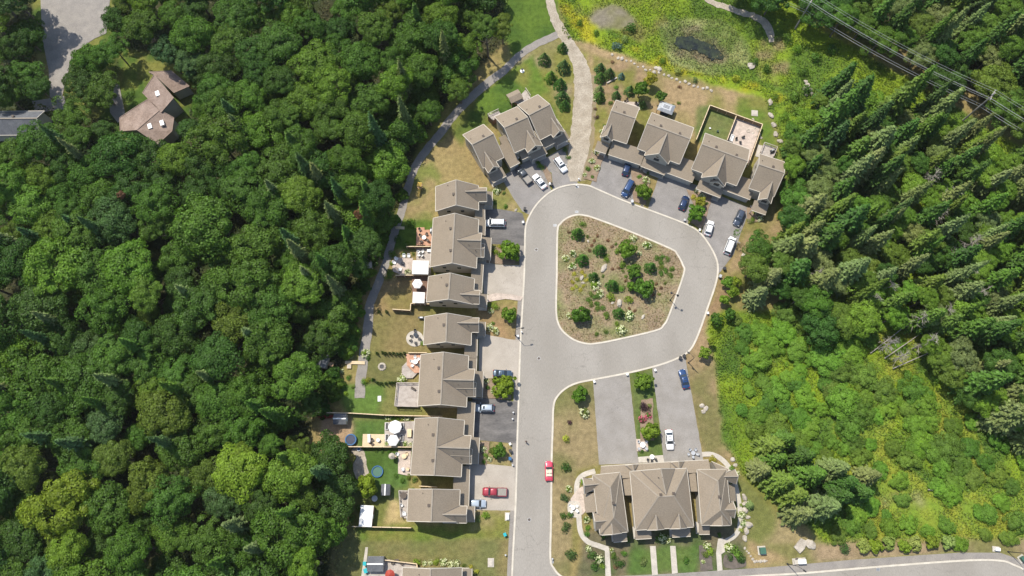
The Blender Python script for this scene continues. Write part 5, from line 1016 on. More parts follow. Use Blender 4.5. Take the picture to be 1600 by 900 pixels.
# ------------------------------------------------------------------ decks
def deck(label, q, z, m, rail=False, cat='deck', along=0):
    w3 = [P(*p, z) for p in q]; c = sum(w3, Vector()) / len(w3); c.z = 0; root = empty('wooden_deck', c); tag(root, label, cat)
    e = (w3[1] - w3[0]); ang = math.atan2(e.y, e.x) + (math.pi / 2 if along else 0); U = Vector((math.cos(ang), math.sin(ang), 0)); V = Vector((-U.y, U.x, 0)); poly = [((p - c).dot(U), (p - c).dot(V)) for p in w3]
    v0 = min(p[1] for p in poly); v1 = max(p[1] for p in poly); mb = MB(); n = max(2, int((v1 - v0) / .24)); st_ = (v1 - v0) / n
    for k in range(n):
        y = v0 + (k + .5) * st_; xs = []
        for i in range(len(poly)):
            (a, b), (a2, b2) = poly[i], poly[(i + 1) % len(poly)]
            if (b > y) != (b2 > y): xs.append(a + (y - b) * (a2 - a) / (b2 - b))
        if len(xs) >= 2:
            x0, x1 = min(xs), max(xs); A = [U * x0 + V * (y - st_ * .45), U * x1 + V * (y - st_ * .45), U * x1 + V * (y + st_ * .45), U * x0 + V * (y + st_ * .45)]
            dz = R_.uniform(-.008, .008); mb.hexa([(p.x, p.y, z - .06) for p in A], [(p.x, p.y, z + dz) for p in A])
    b = mb.build('deck_boards', M[m], root); b['kind'] = 'stuff'
    mb = MB(); qq = [(p - c) * .98 for p in w3]; mb.hexa([(p.x, p.y, 0) for p in qq], [(p.x, p.y, z - .08) for p in qq]); mb.build('deck_frame', M['woodbrown'], root)
    if rail:
        idx_ = rail if isinstance(rail, (list, tuple)) else range(len(w3))
        for i in idx_:
            a = w3[i] - c; b = w3[(i + 1) % len(w3)] - c; a.z = b.z = z; up = Vector((0, 0, 1)); mb = MB(); mb.beam(a + up, b + up, .14, .06); mb.beam(a + up * .15, b + up * .15, .06, .06); mb.build('railing', M[m], root)
            k = max(2, int((b - a).length / .35)); mb = MB()
            for s in range(k + 1): p = a.lerp(b, s / k); mb.beam(p, p + up * .98, .04 if s % 5 else .11, .04 if s % 5 else .11)
            mb.build('balusters', M[m], root)
    return root
deck('orange stained deck behind the wide house, set with round table', [(651,355.5),(663,355),(663.5,359),(677,359),(676,383.5),(650,383)], .6, 'woodred')
deck('grey deck with four white chairs beside the big white gazebo', [(650.5,388),(673.5,388),(673,428),(645,428),(646,407),(650.5,407)], .4, 'woodgrey')
deck('brown deck carrying the hexagonal umbrella and white canopy', [(644,431.5),(668.5,431.5),(667,474),(644,474)], .5, 'woodbrown', along=1)
deck('pinkish deck with round dining set behind the wide house', [(634.5,553),(657.5,553),(656,582),(648,583),(636,571)], .7, 'woodred', along=1)
deck('pale octagonal deck corner joined to the pinkish deck', ell(640,578,13,14,8,.39), .55, 'woodgrey')
deck('weathered grey deck with railing behind the wide house', [(621,599),(655,599),(654,636),(617.5,635)], 1.0, 'woodgrey', rail=(0, 2, 3), along=1)
deck('pine platform with loungers next to the lower white umbrella', [(567,678),(601,678.5),(600.5,698),(566,697.5)], .25, 'woodpale')
deck('grey brown deck under the pair of white umbrellas', [(601,660),(648,658),(643,697),(601,697)], .35, 'woodgrey', along=1)
deck('small grey deck with round dark table behind the lowest full house', [(624,766.5),(639,767),(636,810),(627,808)], .7, 'woodgrey', rail=(0, 3))
deck('pale deck at the bottom edge next to the grey shed', [(601,873),(652,882),(650,888),(628,888),(626,930),(565,930),(572,893),(598,893)], .4, 'woodgrey', along=1)
deck('small railed deck behind the rightmost upper right unit', [(1193,225),(1213,232),(1207,247),(1187,240)], .9, 'woodgrey', rail=(0, 1, 3))
deck('cluttered rear deck of the right tilted unit', [(803,160),(821,140),(829,152),(812,163)], 1.0, 'woodgrey', rail=(1,))
deck('small cluttered balcony deck on the middle tilted unit', [(762,181),(779,173),(783,178),(770,188)], 2.6, 'woodgrey', rail=(0, 3))
deck('narrow wooden boardwalk bridge crossing the footpath end', [(539,563.5),(570,564.5),(570,569.5),(539,568.5)], .35, 'woodpale', cat='boardwalk')
deck('short plank landing at the edge of the footpath', [(617,353),(632,354),(632,358),(618,357.5)], .2, 'woodpale', cat='boardwalk')
# ------------------------------------------------------------------ garden furniture and yard things
def at(q, z=0): p = P(*q, z); return (p.x, p.y, z)
def simple(name, label, cat, q, parts, rz=0, z=0, group=None):
    r = empty(name, at(q, z), rz); tag(r, label, cat, group)
    for nm, mb, m in parts: mb.build(nm, M[m], r)
    return r
def table(label, q, r=.6, top='glass', z=0): return simple('patio_table', label, 'table', q, [('table_top', MB().disc(0,0,r,.70,.74,18), top), ('pedestal', MB().tube([(0,0,0),(0,0,.7)], .05).disc(0,0,.3,0,.05,10), 'dark')], 0, z)
def chair(label, q, rz, m='whitep', z=0, group=None, s=1.0, nm='garden_chair'):
    return simple(nm, label, 'chair', q, [('seat', MB().box(-.27*s,.27*s,-.27*s,.27*s,.36,.43), m), ('backrest', MB().add([(-.27*s,.24*s,.43),(.27*s,.24*s,.43),(.27*s,.30*s,.43),(-.27*s,.30*s,.43),(-.25*s,.40*s,.92),(.25*s,.40*s,.92),(.25*s,.45*s,.92),(-.25*s,.45*s,.92)], [(0,3,2,1),(4,5,6,7),(0,1,5,4),(1,2,6,5),(2,3,7,6),(3,0,4,7)]), m),
        ('armrest', MB().box(-.33*s,-.26*s,-.25*s,.3*s,.60,.64), m), ('armrest', MB().box(.26*s,.33*s,-.25*s,.3*s,.60,.64), m)] + [('leg', MB().beam((x*s,y*s,0),(x*.9*s,y*.9*s,.37),.05,.05), m) for x in (-.25,.25) for y in (-.25,.25)], rz, z, group)
def umbrella(label, q, r, n, z=0, m='white'):
    p = P(*q, 2.4 + z); root = empty('patio_umbrella', (p.x, p.y, z)); tag(root, label, 'umbrella'); A = [(r * math.cos(k * 6.2832 / n), r * math.sin(k * 6.2832 / n)) for k in range(n)]
    for k in range(n):
        a, b = A[k], A[(k + 1) % n]; mb = MB(); mb.add([(*a, 2.2), (*b, 2.2), (0, 0, 2.75), (*a, 2.16), (*b, 2.16), (0, 0, 2.7)], [(0, 1, 2), (5, 4, 3), (0, 3, 4, 1), (1, 4, 5, 2), (2, 5, 3, 0)]); mb.build('canopy_panel', M[m], root)
        MB().beam((0, 0, 2.62), (a[0] * .97, a[1] * .97, 2.14), .03, .03).build('rib', M['dark'], root)
    MB().tube([(0,0,0),(0,0,2.75)], .035).build('pole', M['dark'], root); MB().disc(0,0,.3,0,.12,10).build('base', M['dark'], root); MB().cone(0,0,.06,2.7,2.9,8).build('finial', M['dark'], root)
def gazebo(label, q4, z=0, h=2.5, m='white', roofz=.35):
    w3 = [P(*p, h + z) for p in q4]; c = sum(w3, Vector()) / 4; c.z = z; root = empty('gazebo', c); tag(root, label, 'gazebo'); L = [p - Vector((c.x, c.y, z)) for p in w3]
    for k in range(4):
        a, b = L[k], L[(k + 1) % 4]; mb = MB(); d = Vector((0, 0, .04)); t = Vector((0, 0, h + roofz)); mb.add([a, b, t, a - d, b - d, t - d], [(0, 1, 2), (5, 4, 3), (0, 3, 4, 1), (1, 4, 5, 2), (2, 5, 3, 0)]); mb.build('canopy_panel', M[m], root)
        mb = MB(); mb.beam(a - Vector((0, 0, .1)), b - Vector((0, 0, .1)), .03, .2); mb.build('valance', M[m], root)
        i = Vector((a.x * .94, a.y * .94, 0)); MB().beam(i, i + Vector((0, 0, h)), .09, .09).build('post', M['whitep'], root)
gazebo('large square white gazebo on the grey deck', [(645,407),(670,407.5),(669,428.5),(644,428)], .4)
gazebo('smaller square white canopy below the hexagonal umbrella', [(645.5,456),(664,457),(663,473.5),(644.5,473)], .5)
umbrella('white hexagonal umbrella on the brown deck', (652,443), 1.32, 6, .5)
umbrella('upper of two white octagonal umbrellas over grey deck', (617,667), 1.6, 8, .35); umbrella('lower of two white umbrellas over grey deck', (614,688), 1.4, 6, .35)
umbrella('grey beige umbrella on the round paver patio', (612,712.5), .75, 8, 0, 'stone')
table('round white table on the orange deck', (663,372.5), .55, 'whitep', .6)
for k in range(4): a = k * 1.57 + .6; q = (663 + 6.5 * math.cos(a), 372.5 + 6.5 * math.sin(a)); chair(['dark chair right below the round table on the orange deck', 'dark chair left below the round table on the orange deck', 'dark chair left above the round table on the orange deck', 'dark chair right above the round table on the orange deck'][k], q, -a - 1.57, 'brownvent', .6)
chair('dark chair alone at the upper left of the orange deck', (656.5,360), .6, 'brownvent', .6)
table('small dark table amid four white chairs on grey deck', (658,397.5), .42, 'dark', .4)
for k, q in enumerate([(655,395),(660.5,394.5),(655,399.5),(659.5,400)]): chair(['upper left', 'upper right', 'lower left', 'lower right'][k] + ' white chair of four on the grey deck', q, [.8, -.8, 2.4, -2.4][k], 'whitep', .4, s=.95)
tag(simple('storage_box', 'x', 'box', (670.5,392.5), [('body', MB().box(-.45,.45,-.35,.35,0,.5), 'whitep'), ('lid', MB().box(-.48,.48,-.38,.38,.5,.56), 'whitep')], z=.4), 'white storage box against the wall on grey deck')
for k, (q, a) in enumerate([((631.5,401),0),((639,401),0),((620,405.5),.9),((617,411),1.3),((625.5,421.5),3.0)]): chair(['left white armchair above the small fire bowl', 'right white armchair above the small fire bowl', 'white armchair at the upper left of the fire bowl patio', 'white armchair at the left of the fire bowl patio', 'white armchair below the small fire bowl'][k], q, a, 'whitep', s=1.25)
def ring(label, q, r, m='stone', inner='dark', nm='fire_pit', cat='fire pit'):
    root = empty(nm, at(q)); tag(root, label, cat)
    for k in range(10): a = k * .6283; c = (r * math.cos(a), r * math.sin(a)); MB().disc(c[0], c[1], r * .34, 0, .28, 6).build('stone', M[m], root)
    MB().disc(0, 0, r * .75, 0, .1, 12).build('ash_bed', M[inner], root); return root
simple('fire_bowl', 'small dark round fire bowl on the paver patio', 'fire bowl', (630,412), [('bowl', MB().disc(0,0,.36,.12,.35,14), 'brownvent'), ('rim', MB().disc(0,0,.40,.33,.37,14), 'dark'), ('ash_bed', MB().disc(0,0,.28,.34,.39,12), 'stone'), ('stand', MB().disc(0,0,.25,0,.12,8), 'dark')])
ring('round stone fire pit in the hedged round lawn', (597,573), .75); ring('grey stone fire pit on the fenced paved yard', (1169,205), .4)
tag(simple('gravel_pad', 'x', 'pad', (597,573), [('pad', MB().disc(0,0,1.0,0,.05,16), 'slab')]), 'pale gravel disc under the stone fire pit')
# round patio set
table('rectangular dark table on the round white patio', (650,524), .55, 'glass'); 
for k, (q, a) in enumerate([((644,526),1.6),((643,533),1.9),((650,536),3.1),((655,530),-1.6),((649,518),0)]): chair(['upper left', 'lower left', 'bottom', 'right', 'topmost'][k] + ' dark chair on the round white patio', q, a, 'dark')
def grill(label, q, rz=0, z=0): simple('barbecue', label, 'barbecue', q, [('cart', MB().box(-.5,.5,-.28,.28,.1,.8), 'dark'), ('lid', MB().tube([(-.36,0,.85),(.36,0,.85)], .26, 10), 'galv'), ('side_shelf', MB().box(.5,.85,-.25,.25,.74,.78), 'dark'), ('side_shelf', MB().box(-.85,-.5,-.25,.25,.74,.78), 'dark')], rz, z)
grill('covered pale barbecue at the rear corner above the round patio', (659,497.5)); grill('barbecue on the orange deck beside the wall', (674,362), 1.5, .6); grill('barbecue on the small deck of the rightmost unit', (1206,237), .4, .9)
table('round grey table on the pinkish deck', (649.5,566), .6, 'galv', .7)
for k, (q, a) in enumerate([((644,565),1.5),((645,571.5),2.2),((654,562),-.7),((654.5,571),-2.2),((649,559),0)]): chair(['white chair left of the round grey table', 'white chair below left of the round grey table', 'white chair upper right of the round grey table', 'dark chair lower right of the round grey table', 'white chair above the round grey table'][k], q, a, 'dark' if k == 3 else 'whitep', .7)
simple('garden_bench', 'dark slanted bench on the weathered grey deck', 'bench', (646,608), [('seat', MB().box(-.6,.6,-.2,.2,.4,.46), 'brownvent'), ('backrest', MB().box(-.6,.6,.2,.26,.46,.85), 'brownvent'), ('leg', MB().box(-.55,-.48,-.2,.2,0,.4), 'dark'), ('leg', MB().box(.48,.55,-.2,.2,0,.4), 'dark')], -.5, 1.0)
simple('bean_board', 'white game board lying on the green lawn', 'game board', (593,623), [('board', MB().box(-.4,.4,-.65,.65,.1,.16), 'whitep'), ('frame', MB().box(-.36,.36,-.6,.6,0,.1), 'woodpale')], .05)
simple('garden_bench', 'pale cushioned bench on the grey deck by the wall', 'bench', (640,677), [('seat', MB().box(-.5,.5,-.95,.95,.35,.5), 'woodpale'), ('backrest', MB().box(.42,.52,-.95,.95,.5,.85), 'woodpale'), ('leg', MB().box(-.45,.45,-.9,-.8,0,.35), 'brownvent'), ('leg', MB().box(-.45,.45,.8,.9,0,.35), 'brownvent')], 0, .35)
for k, q in enumerate([(605,666),(629,666),(605,684),(628,685)]):
    simple('planter_bench', ['dark planter left of the upper white umbrella', 'dark planter right of the upper white umbrella', 'dark planter left of the lower white umbrella', 'dark planter right of the lower white umbrella'][k], 'planter', q, [('planter_box', MB().box(-.38,.38,-.8,.8,0,.5), 'whitep'), ('soil', MB().box(-.30,.30,-.72,.72,.5,.52), 'dark')], 0, .35)
simple('sun_lounger', 'white lounger on the pine platform', 'lounger', (577,685), [('mattress', MB().box(-.32,.32,-.55,.95,.3,.4), 'white'), ('backrest', MB().beam((0,-.5,.38),(0,-1.0,.75),.62,.07), 'white'), ('frame', MB().box(-.28,.28,-.9,.9,.1,.3), 'dark')], .1, .25)
table('small round grey table on the pine platform', (591.5,688), .42, 'galv', .25); chair('dark red chair in the middle of the pine platform', (582,688), .3, 'brownvent', .25); chair('dark red chair at the lower edge of the pine platform', (582,694), .8, 'brownvent', .25)
def shed(label, q, L, W, rz, roofm='roof_grey', stripe=True, hh=2.0, rise=.55):
    r = empty('garden_shed', at(q)); r.rotation_euler.z = rz; tag(r, label, 'shed'); MB().box(-L/2+.1,L/2-.1,-W/2+.1,W/2-.1,0,hh).build('wall', M['wall_cream'], r)
    for s in (-1, 1): MB().hexa([(-L/2,0,hh+rise-.08),(L/2,0,hh+rise-.08),(L/2,s*W/2,hh-.12),(-L/2,s*W/2,hh-.12)], [(-L/2,0,hh+rise),(L/2,0,hh+rise),(L/2,s*W/2,hh-.04),(-L/2,s*W/2,hh-.04)]).build('roof', M[roofm], r)
    for s in (-1, 1): MB().add([(s*(L/2-.1),-W/2+.1,hh-.05),(s*(L/2-.1),W/2-.1,hh-.05),(s*(L/2-.1),0,hh+rise-.1),(s*(L/2-.16),-W/2+.1,hh-.05),(s*(L/2-.16),W/2-.1,hh-.05),(s*(L/2-.16),0,hh+rise-.1)], [(0,1,2),(5,4,3),(0,3,4,1),(1,4,5,2),(2,5,3,0)]).build('gable', M['wall_cream'], r)
    if stripe: MB().box(-L/2,L/2,-.14,.14,hh+rise-.03,hh+rise+.05).build('ridge_cap', M['whitep'], r)
    MB().box(L/2-.1,L/2-.04,-.4,.4,.05,1.8).build('door', M['whitep'], r)
shed('dark grey shed with white ridge in the sandy yard', (534,656), 3.0, 2.5, 0); shed('dark grey shed with white ridge right of the loose yellow tree', (604.5,765.5), 2.5, 2.0, math.pi / 2); shed('dark grey shed with white ridge beside teal bins at the bottom', (589,880), 3.6, 3.2, 0)
shed('grey roofed shed in the forest shade left of the boardwalk', (507,566), 3.3, 2.4, 1.35, stripe=False); shed('pale roofed shed inside the left forest edge', (567,415), 5.5, 2.6, 0, 'woodgrey', False)
r = empty('lean_to_shed', at((575,806))); tag(r, 'white flat roofed shed with orange lower rim', 'shed'); MB().box(-1.3,1.3,-2.1,2.1,0,2.0).build('wall', M['wood'], r); MB().hexa([(-1.45,-2.3,2.0),(1.45,-2.3,2.0),(1.45,2.3,2.15),(-1.45,2.3,2.15)], [(-1.45,-2.3,2.1),(1.45,-2.3,2.1),(1.45,2.3,2.25),(-1.45,2.3,2.25)]).build('roof', M['whitep'], r); r.rotation_euler.z = -.06; MB().box(1.3,1.36,-.5,.4,.05,1.8).build('door', M['whitep'], r)
r = empty('covered_hot_tub', at((1038.5,175))); tag(r, 'grey hard topped gazebo over a hot tub behind the second unit', 'hot tub gazebo'); r.rotation_euler.z = -.4
MB().box(-1.1,1.1,-1.0,1.0,0,.9).build('tub', M['darkblue'], r); MB().hexa([(-2.1,-1.5,2.2),(2.1,-1.5,2.2),(2.1,1.5,2.2),(-2.1,1.5,2.2)], [(-1.3,-.8,2.75),(1.3,-.8,2.75),(1.3,.8,2.75),(-1.3,.8,2.75)]).build('canopy', M['galv'], r)
for y in (-.35, .0, .35): MB().box(-.85,.85,y-.08,y+.08,2.75,2.79).build('roof_louvre', M['roof_grey'], r)
for x in (-2, 2):
    for y in (-1.4, 1.4): MB().box(x-.06,x+.06,y-.06,y+.06,0,2.2).build('post', M['dark'], r)
r = empty('pergola', at((804,158))); tag(r, 'slanted shingled shelter roof behind the right tilted unit', 'shelter'); r.rotation_euler.z = .5
MB().hexa([(-1.8,-1.5,2.3),(1.8,-1.5,2.3),(1.8,0,2.9),(-1.8,0,2.9)], [(-1.8,-1.5,2.42),(1.8,-1.5,2.42),(1.8,0,3.02),(-1.8,0,3.02)]).build('roof', M['roof'], r); MB().hexa([(-1.8,1.5,2.3),(1.8,1.5,2.3),(1.8,0,2.9),(-1.8,0,2.9)], [(-1.8,1.5,2.42),(1.8,1.5,2.42),(1.8,0,3.02),(-1.8,0,3.02)]).build('roof', M['roof'], r)
for x in (-1.6, 1.6):
    for y in (-1.35, 1.35): MB().box(x-.06,x+.06,y-.06,y+.06,0,2.35).build('post', M['wood'], r)
# small pool, swings, canoe, play tower, bins
def torus(mb, R, r, z, n=24, m=6):
    vs = [((R + r * math.cos(b)) * math.cos(a), (R + r * math.cos(b)) * math.sin(a), z + r * math.sin(b)) for a in [k * 6.2832 / n for k in range(n)] for b in [j * 6.2832 / m for j in range(m)]]
    return mb.add(vs, [(i * m + j, i * m + (j + 1) % m, ((i + 1) % n) * m + (j + 1) % m, ((i + 1) % n) * m + j) for i in range(n) for j in range(m)])
simple('trampoline', 'round blue rimmed trampoline at the corner of the sandy yard', 'trampoline', (549,687.5), [('pad', torus(MB(), 1.22, .17, .72), 'blue'), ('jump_mat', MB().disc(0,0,1.12,.68,.72,20), 'darkblue')] + [('leg', MB().tube([(1.2*math.cos(a),1.2*math.sin(a),0),(1.2*math.cos(a),1.2*math.sin(a),.7)], .04), 'galv') for a in (0,1.57,3.14,4.71)])
simple('paddling_pool', 'curved blue pool edge half hidden by the yellow tree', 'pool', (590,737), [('pool_ring', torus(MB(), 1.25, .14, .3), 'blue'), ('pool_water', MB().disc(0,0,1.1,0,.2,18), 'green')]); simple('water_toy', 'bright blue tub by the fence gap', 'tub', (561,702), [('tub', MB().disc(0,0,.42,0,.35,12), 'blue'), ('rim', torus(MB(), .42, .05, .35, 14), 'whitep')])
simple('stool_table', 'round grey table beside the loose yellow tree', 'table', (586,779), [('table_top', MB().disc(0,0,.68,.55,.6,14), 'galv'), ('pedestal', MB().disc(0,0,.2,0,.55,8), 'dark')])
mb = MB(); 
for s in range(9):
    pass
def canoe():
    mb = MB(); n = 10; rings = []
    for i in range(n + 1):
        t = i / n; x = -2.1 + 4.2 * t; w = .42 * math.sin(math.pi * min(max(t, .03), .97)) ** .7; z = .34 + .12 * abs(2 * t - 1) ** 2; rings.append([(x, -w, z), (x, -w * .7, .1), (x, 0, .02), (x, w * .7, .1), (x, w, z), (x, w * .6, .16), (x, 0, .1), (x, -w * .6, .16)])
    return mb.add([p for r in rings for p in r], [(i * 8 + j, i * 8 + (j + 1) % 8, (i + 1) * 8 + (j + 1) % 8, (i + 1) * 8 + j) for i in range(n) for j in range(8)])
simple('canoe', 'red canoe lying beside the shed in the sandy yard', 'canoe', (511,651.5), [('hull', canoe(), 'red'), ('thwart', MB().box(-.05,.05,-.36,.36,.3,.34), 'wood'), ('thwart', MB().box(-1.05,-.95,-.28,.28,.3,.34), 'wood')], .05)
simple('play_tower', 'yellow roofed play tower with slide on the side lawn', 'play tower', (657,294), [('roof', MB().cone(0,0,.85,2.3,3.0,4,.78), 'yellow'), ('platform', MB().box(-.6,.6,-.6,.6,1.1,1.2), 'wood'), ('slide', MB().hexa([(-.3,-.6,1.1),(.3,-.6,1.1),(.3,-2.6,.15),(-.3,-2.6,.15)], [(-.3,-.6,1.18),(.3,-.6,1.18),(.3,-2.6,.23),(-.3,-2.6,.23)]), 'yellow')] + [('post', MB().box(x-.05,x+.05,y-.05,y+.05,0,2.35), 'wood') for x in (-.55,.55) for y in (-.55,.55)], -.15)
def bin_(label, q, m, rz=0, s=1): simple('wheeled_bin', label, 'bin', q, [('body', MB().hexa([(-.24*s,-.28*s,0),(.24*s,-.28*s,0),(.24*s,.28*s,0),(-.24*s,.28*s,0)], [(-.3*s,-.34*s,1*s),(.3*s,-.34*s,1*s),(.3*s,.34*s,1*s),(-.3*s,.34*s,1*s)]), m), ('lid', MB().box(-.33*s,.33*s,-.38*s,.38*s,1*s,1.07*s), m)], rz)
bin_('upper teal bin left of the bottom shed', (571,880), 'teal', 0, 1.1); bin_('lower teal bin left of the bottom shed', (573,891), 'teal', .4, 1.3)
for l, q, m in [('black bin at the kerb between two dark driveways', (797.5,705), 'dark'), ('white crate of recycling above the blue bin', (797,694), 'whitep'), ('blue recycling bin beside the feathery tree', (797,717), 'blue'), ('black bin at the left bend kerb', (820,328), 'dark'), ('black bin beside the white sedan driveway', (862,290), 'dark'), ('white recycling crate beside the black bin near the white sedan', (859,288.5), 'whitep'),
                ('white box at the kerb by the white minivan', (817,348.5), 'whitep'), ('grey bin at the eastern kerb bottom of driveway', (1124,433), 'galv'), ('black bin at the head of the eastern driveway', (1131,421), 'dark'), ('black bin left of the lower right driveway head', (1062,560), 'dark'), ('black bin at the lower right driveway head', (1068,557), 'dark'),
                ('white crate at the head of the first long driveway', (928,597), 'whitep'), ('small white crate at the head of the strip', (979.5,585.5), 'whitep'), ('white crate at the head of the second long driveway', (1023,579), 'whitep'), ('white crate on the kerb below the golden shrub', (1092.5,360.5), 'whitep'), ('grey box left of the white crate below the golden shrub', (1069,345), 'galv'), ('grey bin by the kerb at the first upper right driveway', (987,316.5), 'galv'),
                ('teal bin beside the lower left kerb', (789,835), 'teal'), ('pale blue tub by the lamp on the left kerb', (809,526), 'galv'), ('white box by the eastern kerb below the conifers', (1105,490), 'whitep')]: bin_(l, q, m, R_.uniform(-.5, .5), .75 if 'crate' in l or 'box' in l or 'tub' in l else 1)
def cabinet(label, q, w, d, h, m, rz=0, pad=True): simple('utility_cabinet', label, 'utility cabinet', q, [('cabinet', MB().box(-w/2,w/2,-d/2,d/2,.1,h), m), ('lid', MB().box(-w/2-.04,w/2+.04,-d/2-.04,d/2+.04,h,h+.06), m), ('pad', MB().box(-w/2-.3,w/2+.3,-d/2-.3,d/2+.3,0,.1), 'slab')], rz)
cabinet('white utility cabinet beside the lower right road', (1251,877), 1.7, .9, 1.0, 'whitep', .05); cabinet('smaller pale panel left of the white utility cabinet', (1243,878), .8, .9, .5, 'slab', .05); cabinet('dark green transformer on the stone edged plot', (1190,860), 1.2, 1.3, 1.1, 'green', .05); cabinet('small white pedestal beside the road at far right', (1556,858), 1.0, .6, .8, 'whitep', -.1)
cabinet('low pale hatch on the bottom lawn', (767,879), .8, 1.3, .2, 'slab'); cabinet('small white square on the upper right lawn', (1179,177), 1.1, 1.1, .12, 'slab', -.1); cabinet('white marker box by the lower left kerb', (793,807), .6, 1.2, .6, 'whitep'); cabinet('green box at the far right road bend', (1596,873), .9, .9, 1.0, 'green', .5)
table('round table on the small paver patio between driveways', (1003.5,695.5), .65, 'whitep')
for k, (q, a) in enumerate([((998,691),.8),((1009,691),-.8),((998,701),2.3),((1009,701),-2.3)]): chair(['upper left', 'upper right', 'lower left', 'lower right'][k] + ' chair round the table on the small paver patio', q, a, 'galv', s=.9)
table('round table on the slab patio against the garages', (1018,714), .55, 'whitep')
for k, q in enumerate([(1012,718),(1018,720),(1024,718)]): chair(['left', 'middle', 'right'][k] + ' dark chair on the slab patio against the garages', q, 3.1 + (k - 1) * .4, 'dark', s=.85)
table('glass table at the foot of the second long driveway', (1082,708), .5, 'galv')
for k in range(5): a = k * 1.2566 + .3; q = (1082 + 7 * math.cos(a), 708 + 6 * math.sin(a)); chair(['right lower', 'bottom', 'left', 'top', 'right upper'][k] + ' grey chair round the glass table on the driveway', q, -a - 1.57, 'galv', s=.9)
table('round white table on the brick patio at left end', (895,793), .5, 'whitep')
for k, q in enumerate([(891,790),(901,791),(893,799),(901,798)]): chair(['upper left', 'upper right', 'lower left', 'lower right'][k] + ' white chair on the brick patio at left end', q, [.8, -.8, 2.4, -2.4][k], 'whitep', s=.9)
table('round table on the terrace by the two umbrellas house', (632,713), .6, 'woodpale'); 
for k, q in enumerate([(636,710),(622,710),(618,714),(630,733),(637,733)]): chair(['pale chair right of the terrace table', 'grey chair left of the terrace table', 'grey chair by the beige umbrella', 'left chair low on the terrace', 'right chair low on the terrace'][k], q, k * 1.1, 'galv' if k % 2 else 'woodpale', s=1.1)
table('dark round covered table on the small grey deck', (631,774), .75, 'brownvent', .7); chair('white chair on the small grey deck', (628,790), .5, 'whitep', .7); chair('pale bench chair low on the small grey deck', (632,803), 0, 'whitep', .7, s=1.3)
chair('brown chair on the bottom deck left', (614,880), .3, 'brownvent', .4); chair('brown chair on the bottom deck right', (628,881), -.6, 'brownvent', .4); simple('fire_bowl', 'dark square table on the bottom deck', 'table', (620,876), [('table_top', MB().box(-.5,.5,-.35,.35,.45,.5), 'brownvent'), ('base', MB().box(-.3,.3,-.2,.2,0,.45), 'dark')], .1, .4); umbrella('small red umbrella at the bottom edge', (609,898), 1.1, 8, .4, 'red')
for k, (q, a) in enumerate([((1150,219),0),((1156,223),3.1),((1160,216),-1.2)]): chair(['left', 'middle', 'right'][k] + ' dark chair on the fenced paved yard', q, a, 'dark')
simple('sofa', 'white sofa in the corner of the fenced paved yard', 'sofa', (1143,217), [('seat', MB().box(-.9,.9,-.4,.4,.15,.42), 'white'), ('backrest', MB().box(-.9,.9,.3,.5,.42,.8), 'white'), ('armrest', MB().box(-1,-.85,-.4,.5,.15,.6), 'white'), ('armrest', MB().box(.85,1,-.4,.5,.15,.6), 'white')], 1.2)
for k, (q, a) in enumerate([((977,161),.5),((993,163),-.4),((996,168),-1.3),((980,158),.2)]): chair(['left', 'right', 'far right', 'upper left'][k] + ' dark chair on the pink patio behind the leftmost unit', q, a, 'brownvent')
simple('bird_bath', 'white bird bath on the shaded lawn by the footpath', 'bird bath', (816,111), [('pad', MB().disc(0,0,.6,0,.06,14), 'whitep'), ('pedestal', MB().tube([(0,0,0),(0,0,.8)], .1), 'dark'), ('basin', MB().disc(0,0,.32,.78,.86,12), 'dark')])
simple('toy_ball', 'white garden ornament left on the fenced grass yard', 'ornament', (1109,201), [('bowl', MB().disc(0,0,.25,0,.3,10), 'whitep'), ('rim', torus(MB(), .25, .04, .3, 12), 'galv')]); simple('planter_pot', 'dark pot right on the fenced grass yard', 'pot', (1121,206), [('pot', MB().disc(0,0,.28,0,.5,10), 'green'), ('soil', MB().disc(0,0,.23,.5,.52,10), 'dark')])
simple('log_bench', 'curved pale log bench among the young firs', 'bench', (956,127), [('seat', MB().beam((-1.6,-.3,.35),(1.6,.5,.35),.35,.12), 'woodgrey'), ('leg', MB().box(-1.2,-1.0,-.3,0,0,.3), 'woodgrey'), ('leg', MB().box(1.0,1.2,.2,.5,0,.3), 'woodgrey')], .3)
simple('stump_table', 'round pale table above the boardwalk', 'table', (548,556), [('table_top', MB().disc(0,0,.75,.6,.66,14), 'stone'), ('pedestal', MB().disc(0,0,.3,0,.6,10), 'stone')]); simple('planter_box', 'square pale planter below the boardwalk', 'planter', (546,573), [('planter_box', MB().box(-.5,.5,-.5,.5,0,.5), 'woodpale'), ('soil', MB().box(-.4,.4,-.4,.4,.5,.51), 'slab')]); chair('wooden chair beside the shaded forest shed', (519,570), 1.4, 'wood', s=1.6)
def leaning_log(label, a, b, za=.3, zb=.8, r=.14):
    p, q = P(*a, za), P(*b, zb); o = MB().tube([p, (p + q) / 2 + Vector((.2, .1, .1)), q], [r, r * .8, r * .4], 6).build('fallen_log', M['deadbark']); tag(o, label, 'log')
for k, (a, b) in enumerate([((1395,576),(1466,545)),((1382,560),(1440,520)),((1360,552),(1420,505)),((1285,522),(1300,512)),((1246,315),(1258,306)),((1229,300),(1234,288)),((1450,765),(1482,770))]):
    leaning_log(['long bleached trunk fallen across the meadow edge', 'thin bleached trunk fallen above the long one', 'topmost thin bleached trunk fallen by the spruces', 'short pale log at the spruce shade', 'pale log on the bank right of the rightmost unit', 'pale post lying beside the rightmost unit', 'pale log lying in the lower right meadow'][k], a, b, .5, 2.2 if k < 3 else .5)
